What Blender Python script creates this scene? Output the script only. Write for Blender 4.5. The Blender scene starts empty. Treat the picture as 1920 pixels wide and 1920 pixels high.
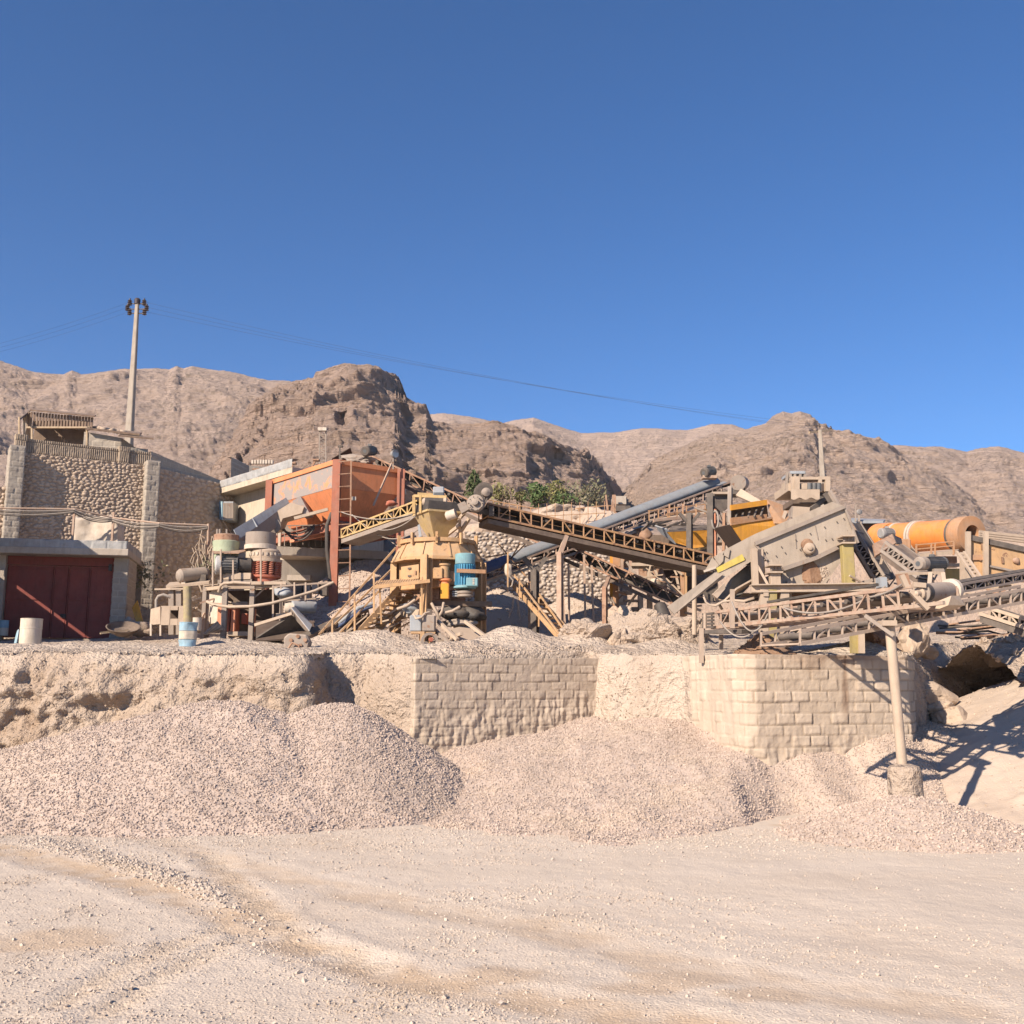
import bpy, bmesh, math, random
import numpy as np
from mathutils import Vector, Matrix, Quaternion
random.seed(7); RNG = np.random.default_rng(11)
S = bpy.context.scene; COL = S.collection
H = 2.3; TH = math.atan(327/1920.0); CT, ST = math.cos(TH), math.sin(TH)

# ---------------------------------------------------------------- camera
cd = bpy.data.cameras.new("camera"); cam = bpy.data.objects.new("camera", cd); COL.objects.link(cam)
cam.location = (0, 0, H); cam.rotation_euler = (math.pi/2 + TH, 0, 0)
cd.sensor_width = 36; cd.lens = 36; cd.clip_end = 6000; cd.clip_start = .1
S.camera = cam

def P(u, v, d):
    """a point of the place: sight line through picture point (u,v) at d metres ahead"""
    x = (u-960)/1920.0; y = -(v-960)/1920.0
    dy = CT - y*ST; s = d/dy
    return Vector((x*s, d, H + s*(ST + y*CT)))
def PX(u, d, v=1150): return P(u, v, d).x

# ---------------------------------------------------------------- noise (numpy)
_G = np.array([[1,1,0],[-1,1,0],[1,-1,0],[-1,-1,0],[1,0,1],[-1,0,1],[1,0,-1],[-1,0,-1],[0,1,1],[0,-1,1],[0,1,-1],[0,-1,-1],[1,1,0],[-1,1,0],[0,-1,1],[0,-1,-1]], dtype=np.float32)
def _hash(x, y, z, s):
    n = (x*73856093) ^ (y*19349663) ^ (z*83492791) ^ (s*2654435)
    n = n & 0x7fffffff; n = ((n ^ (n >> 13))*1274126177) & 0x7fffffff; n = n ^ (n >> 16)
    return n
def pn(x, y, z=0.0, s=0):
    x = np.asarray(x, dtype=np.float64); y = np.asarray(y, dtype=np.float64) + 0*x; z = np.asarray(z, dtype=np.float64) + 0*x
    xi = np.floor(x).astype(np.int64); yi = np.floor(y).astype(np.int64); zi = np.floor(z).astype(np.int64)
    fx, fy, fz = x-xi, y-yi, z-zi
    w = lambda t: t*t*t*(t*(t*6-15)+10)
    u, v, q = w(fx), w(fy), w(fz); r = 0
    for a in (0, 1):
        for b in (0, 1):
            for c in (0, 1):
                g = _G[_hash(xi+a, yi+b, zi+c, s) & 15]
                r = r + (g[..., 0]*(fx-a)+g[..., 1]*(fy-b)+g[..., 2]*(fz-c))*(u if a else 1-u)*(v if b else 1-v)*(q if c else 1-q)
    return r
def fbm(x, y, z=0.0, o=4, s=0, g=.5, l=2.03):
    r = 0; a = 1.0
    for i in range(o):
        r = r + a*pn(x, y, z, s+i*17); x = x*l+3.1; y = y*l+1.7; z = z*l+5.3; a *= g
    return r
def rid(x, y, z=0.0, o=4, s=0, g=.5):
    r = 0; a = 1.0
    for i in range(o):
        r = r + a*(1-2*np.abs(pn(x, y, z, s+i*13))); x = x*2.1+3.1; y = y*2.1+1.7; z = z*2.1+5.3; a *= g
    return r
def sst(a, b, x):
    t = np.clip((x-a)/(b-a), 0, 1); return t*t*(3-2*t)
def lerp(a, b, t): return a+(b-a)*t

# ---------------------------------------------------------------- tagging
def tag(o, label=None, cat=None, group=None, kind=None):
    if label: o["label"] = label
    if cat: o["category"] = cat
    if group: o["group"] = group
    if kind: o["kind"] = kind
    return o
def T(name, label, cat, loc, group=None):
    o = bpy.data.objects.new(name, None); COL.objects.link(o); o.location = loc; o.empty_display_size = .2
    return tag(o, label, cat, group)
def wloc(p):
    v = Vector((0, 0, 0))
    while p is not None: v = v + Vector(p.location); p = p.parent
    return v
def copy_tree(o, parent=None):
    c = o.copy(); COL.objects.link(c); c.parent = parent
    for ch in list(o.children): copy_tree(ch, c)
    return c

def grid_obj(name, V, nu, nv, mat, parent=None, attr=None, smooth=True, flip=False, keep=None):
    """V: (nu*nv,3) world points, row major in v"""
    V = np.asarray(V, dtype=np.float64)
    if parent is not None: V = V - np.array(wloc(parent))
    i, j = np.meshgrid(np.arange(nu-1), np.arange(nv-1)); a = (j*nu+i).ravel()
    F = np.stack([a, a+1, a+1+nu, a+nu], 1)
    if flip: F = F[:, ::-1]
    if keep is not None: F = F[keep[F].any(1)]
    return arr_obj(name, V, F, mat, parent, attr, smooth, local=True)
def arr_obj(name, V, F, mat, parent=None, attr=None, smooth=True, local=False):
    V = np.asarray(V, dtype=np.float64); F = np.asarray(F, dtype=np.int32)
    if parent is not None and not local: V = V - np.array(wloc(parent))
    me = bpy.data.meshes.new(name); k = F.shape[1]
    me.vertices.add(len(V)); me.vertices.foreach_set("co", V.astype(np.float32).ravel())
    me.loops.add(F.size); me.loops.foreach_set("vertex_index", F.ravel())
    me.polygons.add(len(F)); me.polygons.foreach_set("loop_start", np.arange(0, F.size, k, dtype=np.int32))
    me.polygons.foreach_set("use_smooth", np.full(len(F), smooth, dtype=bool) if np.isscalar(smooth) else smooth)
    if attr:
        for nm, val in attr.items():
            at = me.attributes.new(nm, 'FLOAT', 'POINT'); at.data.foreach_set("value", np.asarray(val, dtype=np.float32).ravel())
    me.update(calc_edges=True); me.validate()
    me.materials.append(mat)
    o = bpy.data.objects.new(name, me); COL.objects.link(o); o.parent = parent
    return o

# ---------------------------------------------------------------- mesh builder
def basis(d, up=None):
    d = d.normalized(); up = up or Vector((0, 0, 1))
    if abs(d.dot(up)) > .98: up = Vector((0, 1, 0))
    s = d.cross(up).normalized(); return s, s.cross(d).normalized()
class MB:
    def __init__(self): self.v = []; self.f = []; self.sm = []
    def add(self, vs, fs, sm=False):
        n = len(self.v); self.v += [Vector(p) for p in vs]
        for f in fs: self.f.append([n+i for i in f]); self.sm.append(sm)
        return self
    def hexa(self, a, b, c, d, e, f, g, h):
        return self.add([a, b, c, d, e, f, g, h], [(3, 2, 1, 0), (4, 5, 6, 7), (0, 1, 5, 4), (1, 2, 6, 5), (2, 3, 7, 6), (3, 0, 4, 7)])
    def box(self, c, s, rz=0.0, M=None):
        c = Vector(c); R = M or Matrix.Rotation(rz, 3, 'Z'); x, y, z = s[0]/2, s[1]/2, s[2]/2
        q = [c+R@Vector(p) for p in ((-x,-y,-z),(x,-y,-z),(x,y,-z),(-x,y,-z),(-x,-y,z),(x,-y,z),(x,y,z),(-x,y,z))]
        return self.hexa(*q)
    def pbox(self, u0, v0, u1, v1, d, t):
        a = P(u0, v1, d); b = P(u1, v0, d)
        return self.box(((a.x+b.x)/2, d+t/2, (a.z+b.z)/2), (abs(b.x-a.x), t, abs(b.z-a.z)))
    def bar(self, a, b, w=.06, h=None, up=None):
        a = Vector(a); b = Vector(b); h = h or w
        s, t = basis(b-a, up); s = s*w/2; t = t*h/2
        return self.hexa(a-s-t, a+s-t, a+s+t, a-s+t, b-s-t, b+s-t, b+s+t, b-s+t)
    def pbar(self, a, b, w=.06, h=None): return self.bar(P(*a), P(*b), w, h)
    def ibeam(self, a, b, w=.2, h=.25, t=.02, up=None):
        a = Vector(a); b = Vector(b); s, q = basis(b-a, up)
        for k in (-1, 1): self.bar(a+q*k*(h/2-t/2), b+q*k*(h/2-t/2), w, t, up)
        return self.bar(a, b, t, h-2*t-.004, up)
    def tube(self, a, b, r, n=10, r2=None, cap=True):
        a = Vector(a); b = Vector(b); r2 = r if r2 is None else r2; s, t = basis(b-a); vs = []
        for p, q in ((a, r), (b, r2)):
            vs += [p+(s*math.cos(2*math.pi*i/n)+t*math.sin(2*math.pi*i/n))*q for i in range(n)]
        self.add(vs, [(i, (i+1) % n, n+(i+1) % n, n+i) for i in range(n)], n > 6)
        if cap: self.add(vs[:n], [tuple(range(n-1, -1, -1))]); self.add(vs[n:], [tuple(range(n))])
        return self
    def ptube(self, a, b, r, n=8, r2=None): return self.tube(P(*a), P(*b), r, n, r2)
    def path(self, pts, r, n=6):
        pts = [Vector(p) for p in pts]; m = len(pts); vs = []; s0 = None
        for i, p in enumerate(pts):
            d = (pts[min(i+1, m-1)]-pts[max(i-1, 0)]).normalized()
            if s0 is None: s0, _ = basis(d)
            s0 = (s0 - d*s0.dot(d)).normalized(); t = d.cross(s0)
            rr = r[i] if isinstance(r, (list, tuple)) else r
            vs += [p+(s0*math.cos(2*math.pi*k/n)+t*math.sin(2*math.pi*k/n))*rr for k in range(n)]
        fs = [(j*n+k, j*n+(k+1) % n, (j+1)*n+(k+1) % n, (j+1)*n+k) for j in range(m-1) for k in range(n)]
        self.add(vs, fs, True); self.add(vs[:n], [tuple(range(n-1, -1, -1))]); self.add(vs[-n:], [tuple(range(n))])
        return self
    def hang(self, a, b, sag, r=.012, n=10):
        a = Vector(a); b = Vector(b)
        return self.path([a.lerp(b, i/n) - Vector((0, 0, sag*4*(i/n)*(1-i/n))) for i in range(n+1)], r, 5)
    def lathe(self, c, prof, n=24, axis=(0, 0, 1), rot=0.0, sm=True, close=True):
        """prof: (radius, height) pairs along axis"""
        c = Vector(c); ax = Vector(axis).normalized(); s, t = basis(ax); vs = []
        for r, h in prof:
            vs += [c+ax*h+(s*math.cos(rot+2*math.pi*i/n)+t*math.sin(rot+2*math.pi*i/n))*r for i in range(n)]
        m = len(prof)
        # repeat rings so that each band is its own smooth strip (crisp rims)
        for j in range(m-1):
            self.add(vs[j*n:(j+2)*n], [(i, (i+1) % n, n+(i+1) % n, n+i) for i in range(n)], sm)
        if close:
            self.add(vs[:n], [tuple(range(n-1, -1, -1))]); self.add(vs[-n:], [tuple(range(n))])
        return self
    def prism(self, pts, ext):
        pts = [Vector(p) for p in pts]; e = Vector(ext); n = len(pts)
        return self.add(pts+[p+e for p in pts], [tuple(range(n)), tuple(range(2*n-1, n-1, -1))]+[(i, n+i, n+(i+1) % n, (i+1) % n) for i in range(n)])
    def poly(self, uv, d, t):
        return self.prism([P(q[0], q[1], q[2] if len(q) > 2 else d) for q in uv], (0, t, 0))
    def plate(self, pts, t=.02):
        pts = [Vector(p) for p in pts]; nrm = (pts[1]-pts[0]).cross(pts[2]-pts[0]).normalized()
        return self.prism([p-nrm*t/2 for p in pts], nrm*t)
    def pplate(self, uvd, t=.02): return self.plate([P(*q) for q in uvd], t)
    def rock(self, c, s, seed=0, sub=3, amp=.35):
        bm = bmesh.new(); bmesh.ops.create_icosphere(bm, subdivisions=sub, radius=1)
        co = np.array([v.co[:] for v in bm.verts])
        n = 1+amp*fbm(co[:, 0]*1.3+seed*7.1, co[:, 1]*1.3, co[:, 2]*1.3, 4, seed)+.12*amp*rid(co[:, 0]*4, co[:, 1]*4+seed, co[:, 2]*4, 2, seed)
        q = Quaternion((random.random(), random.random(), random.random(), random.random())).normalized()
        # flatten some sides to make facets
        for k in range(6):
            a = RNG.normal(size=3); a /= np.linalg.norm(a); dd = (co*n[:, None])@a; lim = .72
            over = np.maximum(dd-lim, 0); n = n*(1-over/np.maximum(np.abs(dd), .2)*.85)
        w = co*n[:, None]*np.array(s)
        fs = [[v.index for v in f.verts] for f in bm.faces]; bm.free()
        return self.add([Vector(c)+Vector(p) for p in w], fs, sub < 4)
    def b(self, name, mat, parent=None, label=None, bev=0.0):
        base = wloc(parent) if parent is not None else Vector((0, 0, 0))
        me = bpy.data.meshes.new(name); me.from_pydata([v-base for v in self.v], [], self.f)
        me.polygons.foreach_set("use_smooth", self.sm); me.materials.append(mat)
        bm = bmesh.new(); bm.from_mesh(me); bmesh.ops.recalc_face_normals(bm, faces=bm.faces); bm.to_mesh(me); bm.free()
        o = bpy.data.objects.new(name, me); COL.objects.link(o); o.parent = parent
        if bev:
            m = o.modifiers.new("bevel", 'BEVEL'); m.width = bev; m.segments = 1; m.limit_method = 'ANGLE'; m.angle_limit = .8
        if label: o["label"] = label
        return o

# ---------------------------------------------------------------- materials
DUST = (.47, .365, .28)
def _nt(name):
    m = bpy.data.materials.new(name); m.use_nodes = True; nt = m.node_tree; nt.nodes.clear()
    out = nt.nodes.new("ShaderNodeOutputMaterial"); bs = nt.nodes.new("ShaderNodeBsdfPrincipled")
    nt.links.new(bs.outputs[0], out.inputs[0])
    return m, nt, bs
class NT:
    def __init__(s, nt): s.nt = nt
    def n(s, t, **kw):
        o = s.nt.nodes.new("ShaderNode"+t)
        for k, v in kw.items(): setattr(o, k, v)
        return o
    def set(s, sock, val):
        if hasattr(val, "is_linked"): s.nt.links.new(val, sock)
        else: sock.default_value = val
    def noise(s, vec, scale, detail=4, rough=.55, w=0.0):
        o = s.n("TexNoise"); s.nt.links.new(vec, o.inputs["Vector"]); o.inputs["Scale"].default_value = scale
        o.inputs["Detail"].default_value = detail; o.inputs["Roughness"].default_value = rough; o.inputs["Distortion"].default_value = w
        return o.outputs["Fac"]
    def mr(s, val, a, b, c=0.0, d=1.0):
        o = s.n("MapRange"); s.set(o.inputs["Value"], val)
        for k, x in zip(("From Min", "From Max", "To Min", "To Max"), (a, b, c, d)): o.inputs[k].default_value = x
        return o.outputs[0]
    def math(s, op, a, b=0.0, cl=False):
        o = s.n("Math", operation=op, use_clamp=cl); s.set(o.inputs[0], a); s.set(o.inputs[1], b); return o.outputs[0]
    def mix(s, f, a, b, blend='MIX'):
        o = s.n("Mix", data_type='RGBA', blend_type=blend); s.set(o.inputs["Factor"], f)
        A, B = o.inputs[6], o.inputs[7]
        for k, x in ((A, a), (B, b)):
            if hasattr(x, "is_linked"): s.nt.links.new(x, k)
            else: k.default_value = (x[0], x[1], x[2], 1)
        return o.outputs[2]
    def bump(s, h, strength, dist, nrm=None):
        o = s.n("Bump"); s.nt.links.new(h, o.inputs["Height"]); o.inputs["Strength"].default_value = strength; o.inputs["Distance"].default_value = dist
        if nrm is not None: s.nt.links.new(nrm, o.inputs["Normal"])
        return o.outputs[0]
    def attr(s, name): return s.n("Attribute", attribute_name=name).outputs["Fac"]
    def voro(s, vec, scale, feat='F1', rnd=1.0):
        o = s.n("TexVoronoi", feature=feat); s.nt.links.new(vec, o.inputs["Vector"]); o.inputs["Scale"].default_value = scale; o.inputs["Randomness"].default_value = rnd
        return o
    def pos(s): return s.n("NewGeometry").outputs["Position"]

def mat(name, c, c2=None, sc=2.5, rough=.8, metal=0.0, dust=.35, bump=.25, bsc=40, dcol=DUST, rust=0.0, rcol=(.16, .07, .035), spec=.3):
    m, nt, bs = _nt(name); N = NT(nt); pos = N.pos()
    c2 = c2 or tuple(x*.72 for x in c)
    col = N.mix(N.mr(N.noise(pos, sc, 5, .6), .35, .65), c, c2)
    st = N.n('Mapping'); nt.links.new(pos, st.inputs[0]); st.inputs['Scale'].default_value = (1, 1, .22)
    col = N.mix(N.mr(N.noise(st.outputs[0], 9.0, 5, .65), .48, .72, 0, .5), col, tuple(x*.5 for x in c))
    if rough > .5 and bump: col = N.mix(N.mr(N.noise(pos, 1.7, 7, .72, .3), .52, .7, 0, .42), col, (c[0]*.35+.05, c[1]*.32+.035, c[2]*.3+.025))
    if rust: col = N.mix(N.mr(N.noise(pos, sc*2.2, 6, .7, .6), .62-rust*.25, .66-rust*.2), col, rcol)
    if dust:
        nz = N.n("SeparateXYZ"); nt.links.new(N.n("NewGeometry").outputs["Normal"], nz.inputs[0])
        up = N.mr(nz.outputs[2], -.15, .75)
        f = N.math('MULTIPLY', N.math('ADD', N.math('MULTIPLY', up, .75), .35), dust*1.1)
        f = N.math('MULTIPLY', f, N.mr(N.noise(pos, 5.0, 6, .65), .25, .6, .35, 1.25), True)
        col = N.mix(f, col, dcol)
    nt.links.new(col, bs.inputs["Base Color"])
    bs.inputs["Roughness"].default_value = rough; bs.inputs["Metallic"].default_value = metal
    bs.inputs["Specular IOR Level"].default_value = spec
    if bump: nt.links.new(N.bump(N.noise(pos, bsc, 4, .6), bump, .02), bs.inputs["Normal"])
    return m

M = {}
M['tan'] = mat('dusty_tan_paint', (.50, .29, .13), (.40, .25, .13), dust=.25, rust=.1)
M['tanlite'] = mat('pale_dust_steel', (.44, .345, .26), (.34, .265, .2), dust=.5)
M['grey'] = mat('dusty_grey_steel', (.27, .23, .2), (.19, .16, .14), dust=.4, rust=.1)
M['screen'] = mat('dust_coated_plate', (.375, .315, .255), (.30, .25, .2), dust=.25, sc=1.4)
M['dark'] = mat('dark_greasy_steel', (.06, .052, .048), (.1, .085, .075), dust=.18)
M['darkbrown'] = mat('dark_rusty_pan', (.085, .06, .048), (.13, .095, .075), dust=.2)
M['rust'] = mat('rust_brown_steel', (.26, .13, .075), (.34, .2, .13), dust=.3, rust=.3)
M['rusty'] = mat('rust_yellow_truss', (.40, .22, .09), (.3, .15, .08), dust=.3, rust=.3)
M['yellowtruss'] = mat('yellow_truss_paint', (.50, .33, .12), (.42, .28, .12), dust=.3, rust=.15)
M['redtruss'] = mat('dusty_red_truss', (.34, .205, .145), (.38, .29, .225), dust=.45, sc=5)
M['paletruss'] = mat('dusty_pale_truss', (.40, .31, .24), (.3, .23, .185), dust=.45)
M['orange'] = mat('orange_hopper_paint', (.68, .235, .09), (.6, .2, .08), dust=.18, sc=1.2, bump=.12)
M['orangeworn'] = mat('worn_orange_paint', (.70, .28, .12), (.63, .24, .105), dust=.18, sc=.9, rust=.85, rcol=(.27, .235, .22), bump=.12)
M['redpost'] = mat('red_oxide_column', (.36, .115, .065), (.30, .1, .065), dust=.25)
M['amber'] = mat('amber_hopper_paint', (.66, .3, .02), (.55, .24, .025), dust=.16, bump=.1)
M['drum'] = mat('orange_drum_paint', (.74, .225, .02), (.66, .2, .03), dust=.2, bump=.08, rough=.55, spec=.4)
M['drumdust'] = mat('dusty_orange_ring', (.42, .205, .09), (.36, .215, .13), dust=.2)
M['blue'] = mat('blue_motor_paint', (.03, .19, .33), (.04, .24, .38), dust=.1, rough=.5)
M['teal'] = mat('pale_teal_paint', (.17, .36, .40), (.14, .3, .36), dust=.2)
M['green'] = mat('pale_green_paint', (.36, .42, .29), (.3, .36, .25), dust=.25)
M['redspring'] = mat('red_spring_paint', (.42, .1, .055), (.33, .1, .06), dust=.25)
M['orangebox'] = mat('orange_cabinet_paint', (.66, .25, .13), (.55, .22, .13), dust=.25)
M['white'] = mat('dusty_white_paint', (.56, .49, .41), (.45, .38, .31), dust=.3)
M['whitefan'] = mat('white_fan_cowl', (.48, .48, .48), (.36, .36, .36), dust=.15)
M['motor'] = mat('dark_blue_grey_motor', (.05, .065, .08), (.085, .1, .11), dust=.22, rough=.55)
M['galv'] = mat('grey_galvanised_sheet', (.30, .33, .36), (.24, .27, .3), dust=.2, rough=.55)
M['pipe'] = mat('grey_belt_cover', (.20, .235, .26), (.16, .19, .215), dust=.15, rough=.55)
M['beltblue'] = mat('blue_plastic_sheet', (.04, .07, .16), (.06, .1, .2), dust=.12)
M['belt'] = mat('black_rubber_belt', (.028, .027, .028), (.045, .043, .042), dust=.18)
M['rubber'] = mat('black_rubber', (.02, .02, .022), (.035, .034, .034), dust=.12, rough=.6)
M['cable'] = mat('grey_cable', (.3, .27, .24), (.2, .18, .17), dust=.3)
M['cabledark'] = mat('black_cable', (.03, .03, .032), dust=.2)
M['concrete'] = mat('grey_concrete', (.40, .35, .295), (.34, .295, .25), dust=.25, sc=1.5, bump=.5, bsc=25)
M['slab'] = mat('blue_grey_coping', (.34, .35, .355), (.27, .28, .285), dust=.25, sc=6)
M['render'] = mat('cream_plaster', (.50, .42, .32), (.46, .385, .3), dust=.1, sc=1.2)
M['shade'] = mat('shaded_plaster', (.30, .265, .23), (.25, .22, .19), dust=.2)  # darker copy of the cream plaster for shaded walls; shade is in the colour
M['door'] = mat('dark_red_door', (.22, .046, .036), (.18, .04, .034), dust=.1, sc=1.5, bump=.1)
M['wood'] = mat('weathered_timber', (.15, .1, .068), (.11, .075, .055), dust=.15, sc=6)
M['woodpale'] = mat('pale_timber', (.42, .32, .21), (.34, .25, .165), dust=.2, sc=6)
M['polecon'] = mat('pole_concrete', (.33, .285, .235), (.28, .24, .2), dust=.1)
M['insul'] = mat('dark_insulator', (.035, .025, .03), (.06, .045, .045), dust=.05, rough=.3)
M['wire'] = mat('power_cable', (.10, .12, .17), dust=0, bump=0)
M['stone'] = mat('quarry_rock', (.42, .325, .245), (.34, .26, .2), dust=.4, sc=1.6, bump=.9, bsc=14)
M['leafdark'] = mat('dark_green_leaves', (.05, .09, .03), (.09, .12, .035), dust=.12, sc=3, bump=0)
M['leafyellow'] = mat('yellow_green_leaves', (.19, .18, .05), (.13, .14, .045), dust=.15, sc=3, bump=0)
M['leafgreen'] = mat('bright_green_leaves', (.06, .125, .035), (.1, .14, .045), dust=.1, sc=3, bump=0)
M['leafgrey'] = mat('grey_green_leaves', (.12, .135, .07), (.17, .16, .085), dust=.25, sc=3, bump=0)
M['bark'] = mat('shrub_bark', (.16, .11, .075), dust=.2)
M['brown'] = mat('brown_wet_soil', (.20, .105, .06), (.28, .165, .1), dust=.12, sc=4, bump=1.0, bsc=18)
M['yellow'] = mat('sulphur_yellow_paint', (.55, .43, .04), (.5, .39, .08), dust=.22)
M['yellowpost'] = mat('pale_yellow_paint', (.33, .26, .075), (.29, .23, .1), dust=.25)
M['drumblue'] = mat('sky_blue_paint', (.22, .40, .52), (.3, .44, .52), dust=.2)
M['drumcream'] = mat('cream_drum_paint', (.60, .53, .43), (.5, .43, .35), dust=.2)
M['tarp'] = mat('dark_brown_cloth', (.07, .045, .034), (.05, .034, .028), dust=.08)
M['tin'] = mat('rusty_tin_sheet', (.12, .075, .055), (.2, .14, .1), dust=.2, sc=5)
M['funnel'] = mat('yellow_funnel_paint', (.47, .335, .13), (.38, .28, .16), dust=.3, sc=3)
M['lamp'] = mat('grey_lamp_housing', (.3, .3, .3), (.2, .2, .2), dust=.2)
M['glass'] = mat('grey_glass', (.35, .38, .4), dust=.1, rough=.2, spec=.6, bump=0)
M['block'] = mat('grey_blockwork', (.30, .265, .225), (.25, .22, .185), dust=.2, sc=4)
# ---------------------------------------------------------------- light
SUN_EL, SUN_AZ = math.radians(30), math.atan2(.66, .75)      # light travels to the right and away
w = bpy.data.worlds.new("World"); S.world = w; w.use_nodes = True
wn = w.node_tree; bg = wn.nodes["Background"]
sk = wn.nodes.new("ShaderNodeTexSky"); sk.sky_type = 'NISHITA'; sk.sun_disc = False
sk.sun_elevation = SUN_EL; sk.sun_rotation = math.pi+SUN_AZ
sk.air_density = 1.0; sk.dust_density = .7; sk.ozone_density = 5.0; sk.altitude = 2600
hs = wn.nodes.new('ShaderNodeHueSaturation'); hs.inputs['Saturation'].default_value = 1.2; hs.inputs['Hue'].default_value = .502
wn.links.new(sk.outputs[0], hs.inputs['Color']); wn.links.new(hs.outputs[0], bg.inputs[0]); bg.inputs[1].default_value = .088
sl = bpy.data.lights.new("sun", 'SUN'); so = bpy.data.objects.new("sun", sl); COL.objects.link(so)
sl.energy = 4.9; sl.angle = math.radians(.5); sl.color = (1, .86, .70)
sdir = Vector((math.sin(SUN_AZ)*math.cos(SUN_EL), math.cos(SUN_AZ)*math.cos(SUN_EL), -math.sin(SUN_EL)))
so.rotation_euler = sdir.to_track_quat('-Z', 'Y').to_euler(); so.location = (-40, -40, 40)
S.view_settings.view_transform = 'Standard'; S.view_settings.look = 'None'
S.view_settings.exposure = .88; S.view_settings.gamma = 1
S.cycles.max_bounces = 6; S.cycles.diffuse_bounces = 3
try: S.cycles.use_denoising = True
except Exception: pass

# ---------------------------------------------------------------- earth materials
def earth(name, c, c2, brown, stone_sc=18, bumpd=.03, grey=(.43, .36, .31), use_tint=False, voro_sc=0, big=.5, vstr=.9):
    m, nt, bs = _nt(name); N = NT(nt); pos = N.pos()
    col = N.mix(N.mr(N.noise(pos, big, 6, .6), .38, .62), c, c2)
    col = N.mix(N.mr(N.noise(pos, 7.0, 5, .6), .35, .75, 0, .45), col, grey)
    col = N.mix(N.attr("brown"), col, brown)
    col = N.mix(N.attr('pale'), col, (.60, .50, .41))
    fine = N.noise(pos, stone_sc*2.5, 3, .6)
    col = N.mix(N.mr(fine, .3, .7, .0, .3), col, tuple(x*.72 for x in c))
    if use_tint: col = N.mix(1.0, col, N.mr(N.attr("tint"), 0, 1, .80, 1.08), 'MULTIPLY')
    nt.links.new(col, bs.inputs["Base Color"]); bs.inputs["Roughness"].default_value = .95; bs.inputs["Specular IOR Level"].default_value = .088
    h = N.math('ADD', N.noise(pos, stone_sc, 5, .65), N.math('MULTIPLY', N.noise(pos, stone_sc*.25, 4, .6), 2.0))
    nrm = N.bump(h, .8, bumpd)
    if voro_sc:
        vv = N.voro(pos, voro_sc); nrm = N.bump(N.math('MULTIPLY', vv.outputs["Distance"], -1.0), vstr, .35/voro_sc, nrm)
    nt.links.new(nrm, bs.inputs["Normal"])
    return m
M['ground'] = earth('yard_soil', (.64, .54, .44), (.59, .49, .39), (.51, .375, .255), 26, .008, grey=(.585, .495, .41), big=.35, voro_sc=42, vstr=.55)
M['gravel'] = earth('crushed_gravel', (.535, .425, .355), (.485, .385, .32), (.54, .43, .34), 30, .008, use_tint=True, voro_sc=24, grey=(.50, .42, .355), vstr=.6)
M['chips'] = earth('loose_chips', (.56, .475, .395), (.51, .42, .345), (.46, .36, .26), 40, .006, use_tint=True)
M['terrace'] = earth('pale_dirt', (.50, .395, .31), (.44, .34, .26), (.29, .19, .12), 9, .17, big=.6)
M['sandheap'] = earth('pale_sand', (.52, .42, .335), (.47, .37, .29), (.4, .28, .2), 30, .01)
M['upper'] = earth('upper_dirt', (.40, .30, .235), (.34, .255, .2), (.36, .25, .18), 4, .1, big=.2)

# ---------------------------------------------------------------- yard ground
def G(u, v):
    k = P(u, v, 1.0).z-H; d = -H/k; p = P(u, v, d); return (p.x, p.y)
def pdist(x, y, pts):
    r = np.full(np.shape(x), 1e9)
    for (ax, ay), (bx, by) in zip(pts[:-1], pts[1:]):
        dx, dy = bx-ax, by-ay; t = np.clip(((x-ax)*dx+(y-ay)*dy)/(dx*dx+dy*dy), 0, 1)
        r = np.minimum(r, np.hypot(x-ax-t*dx, y-ay-t*dy))
    return r
TR1 = [G(*q) for q in ((-200, 1560), (0, 1592), (200, 1640), (400, 1700), (500, 1745), (600, 1790), (760, 1832), (960, 1870), (1300, 1925), (1700, 1990))]
TR2 = [G(*q) for q in ((-100, 1515), (60, 1530), (250, 1558), (400, 1605), (520, 1642), (640, 1668), (800, 1702), (1000, 1740), (1250, 1800), (1480, 1850), (1800, 1890))]
TR3 = [G(*q) for q in ((390, 1600), (440, 1655), (490, 1700), (560, 1760), (700, 1810))]
TR4 = [G(*q) for q in ((1000, 1700), (1300, 1720), (1600, 1760), (1950, 1830))]
TR5 = [G(*q) for q in ((120, 1880), (220, 1820), (330, 1770), (420, 1740))]
TR6 = [G(*q) for q in ((200, 1900), (280, 1840), (380, 1790), (470, 1750))]
WIN = [G(*q) for q in ((80, 1580), (180, 1605), (300, 1640), (370, 1672), (420, 1700), (480, 1722), (540, 1750))]
WIN2 = [G(*q) for q in ((560, 1780), (680, 1830), (800, 1860), (1000, 1900))]
PATCH = [(G(1590, 1550), 1.0, .35), (G(1520, 1546), .7, .22), (G(1840, 1552), .6, .25), (G(1290, 1830), .5, .3), (G(1450, 1865), .45, .25), (G(1200, 1850), .4, .2), (G(940, 1830), .5, .3), (G(100, 1760), .6, .5)]
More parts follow.
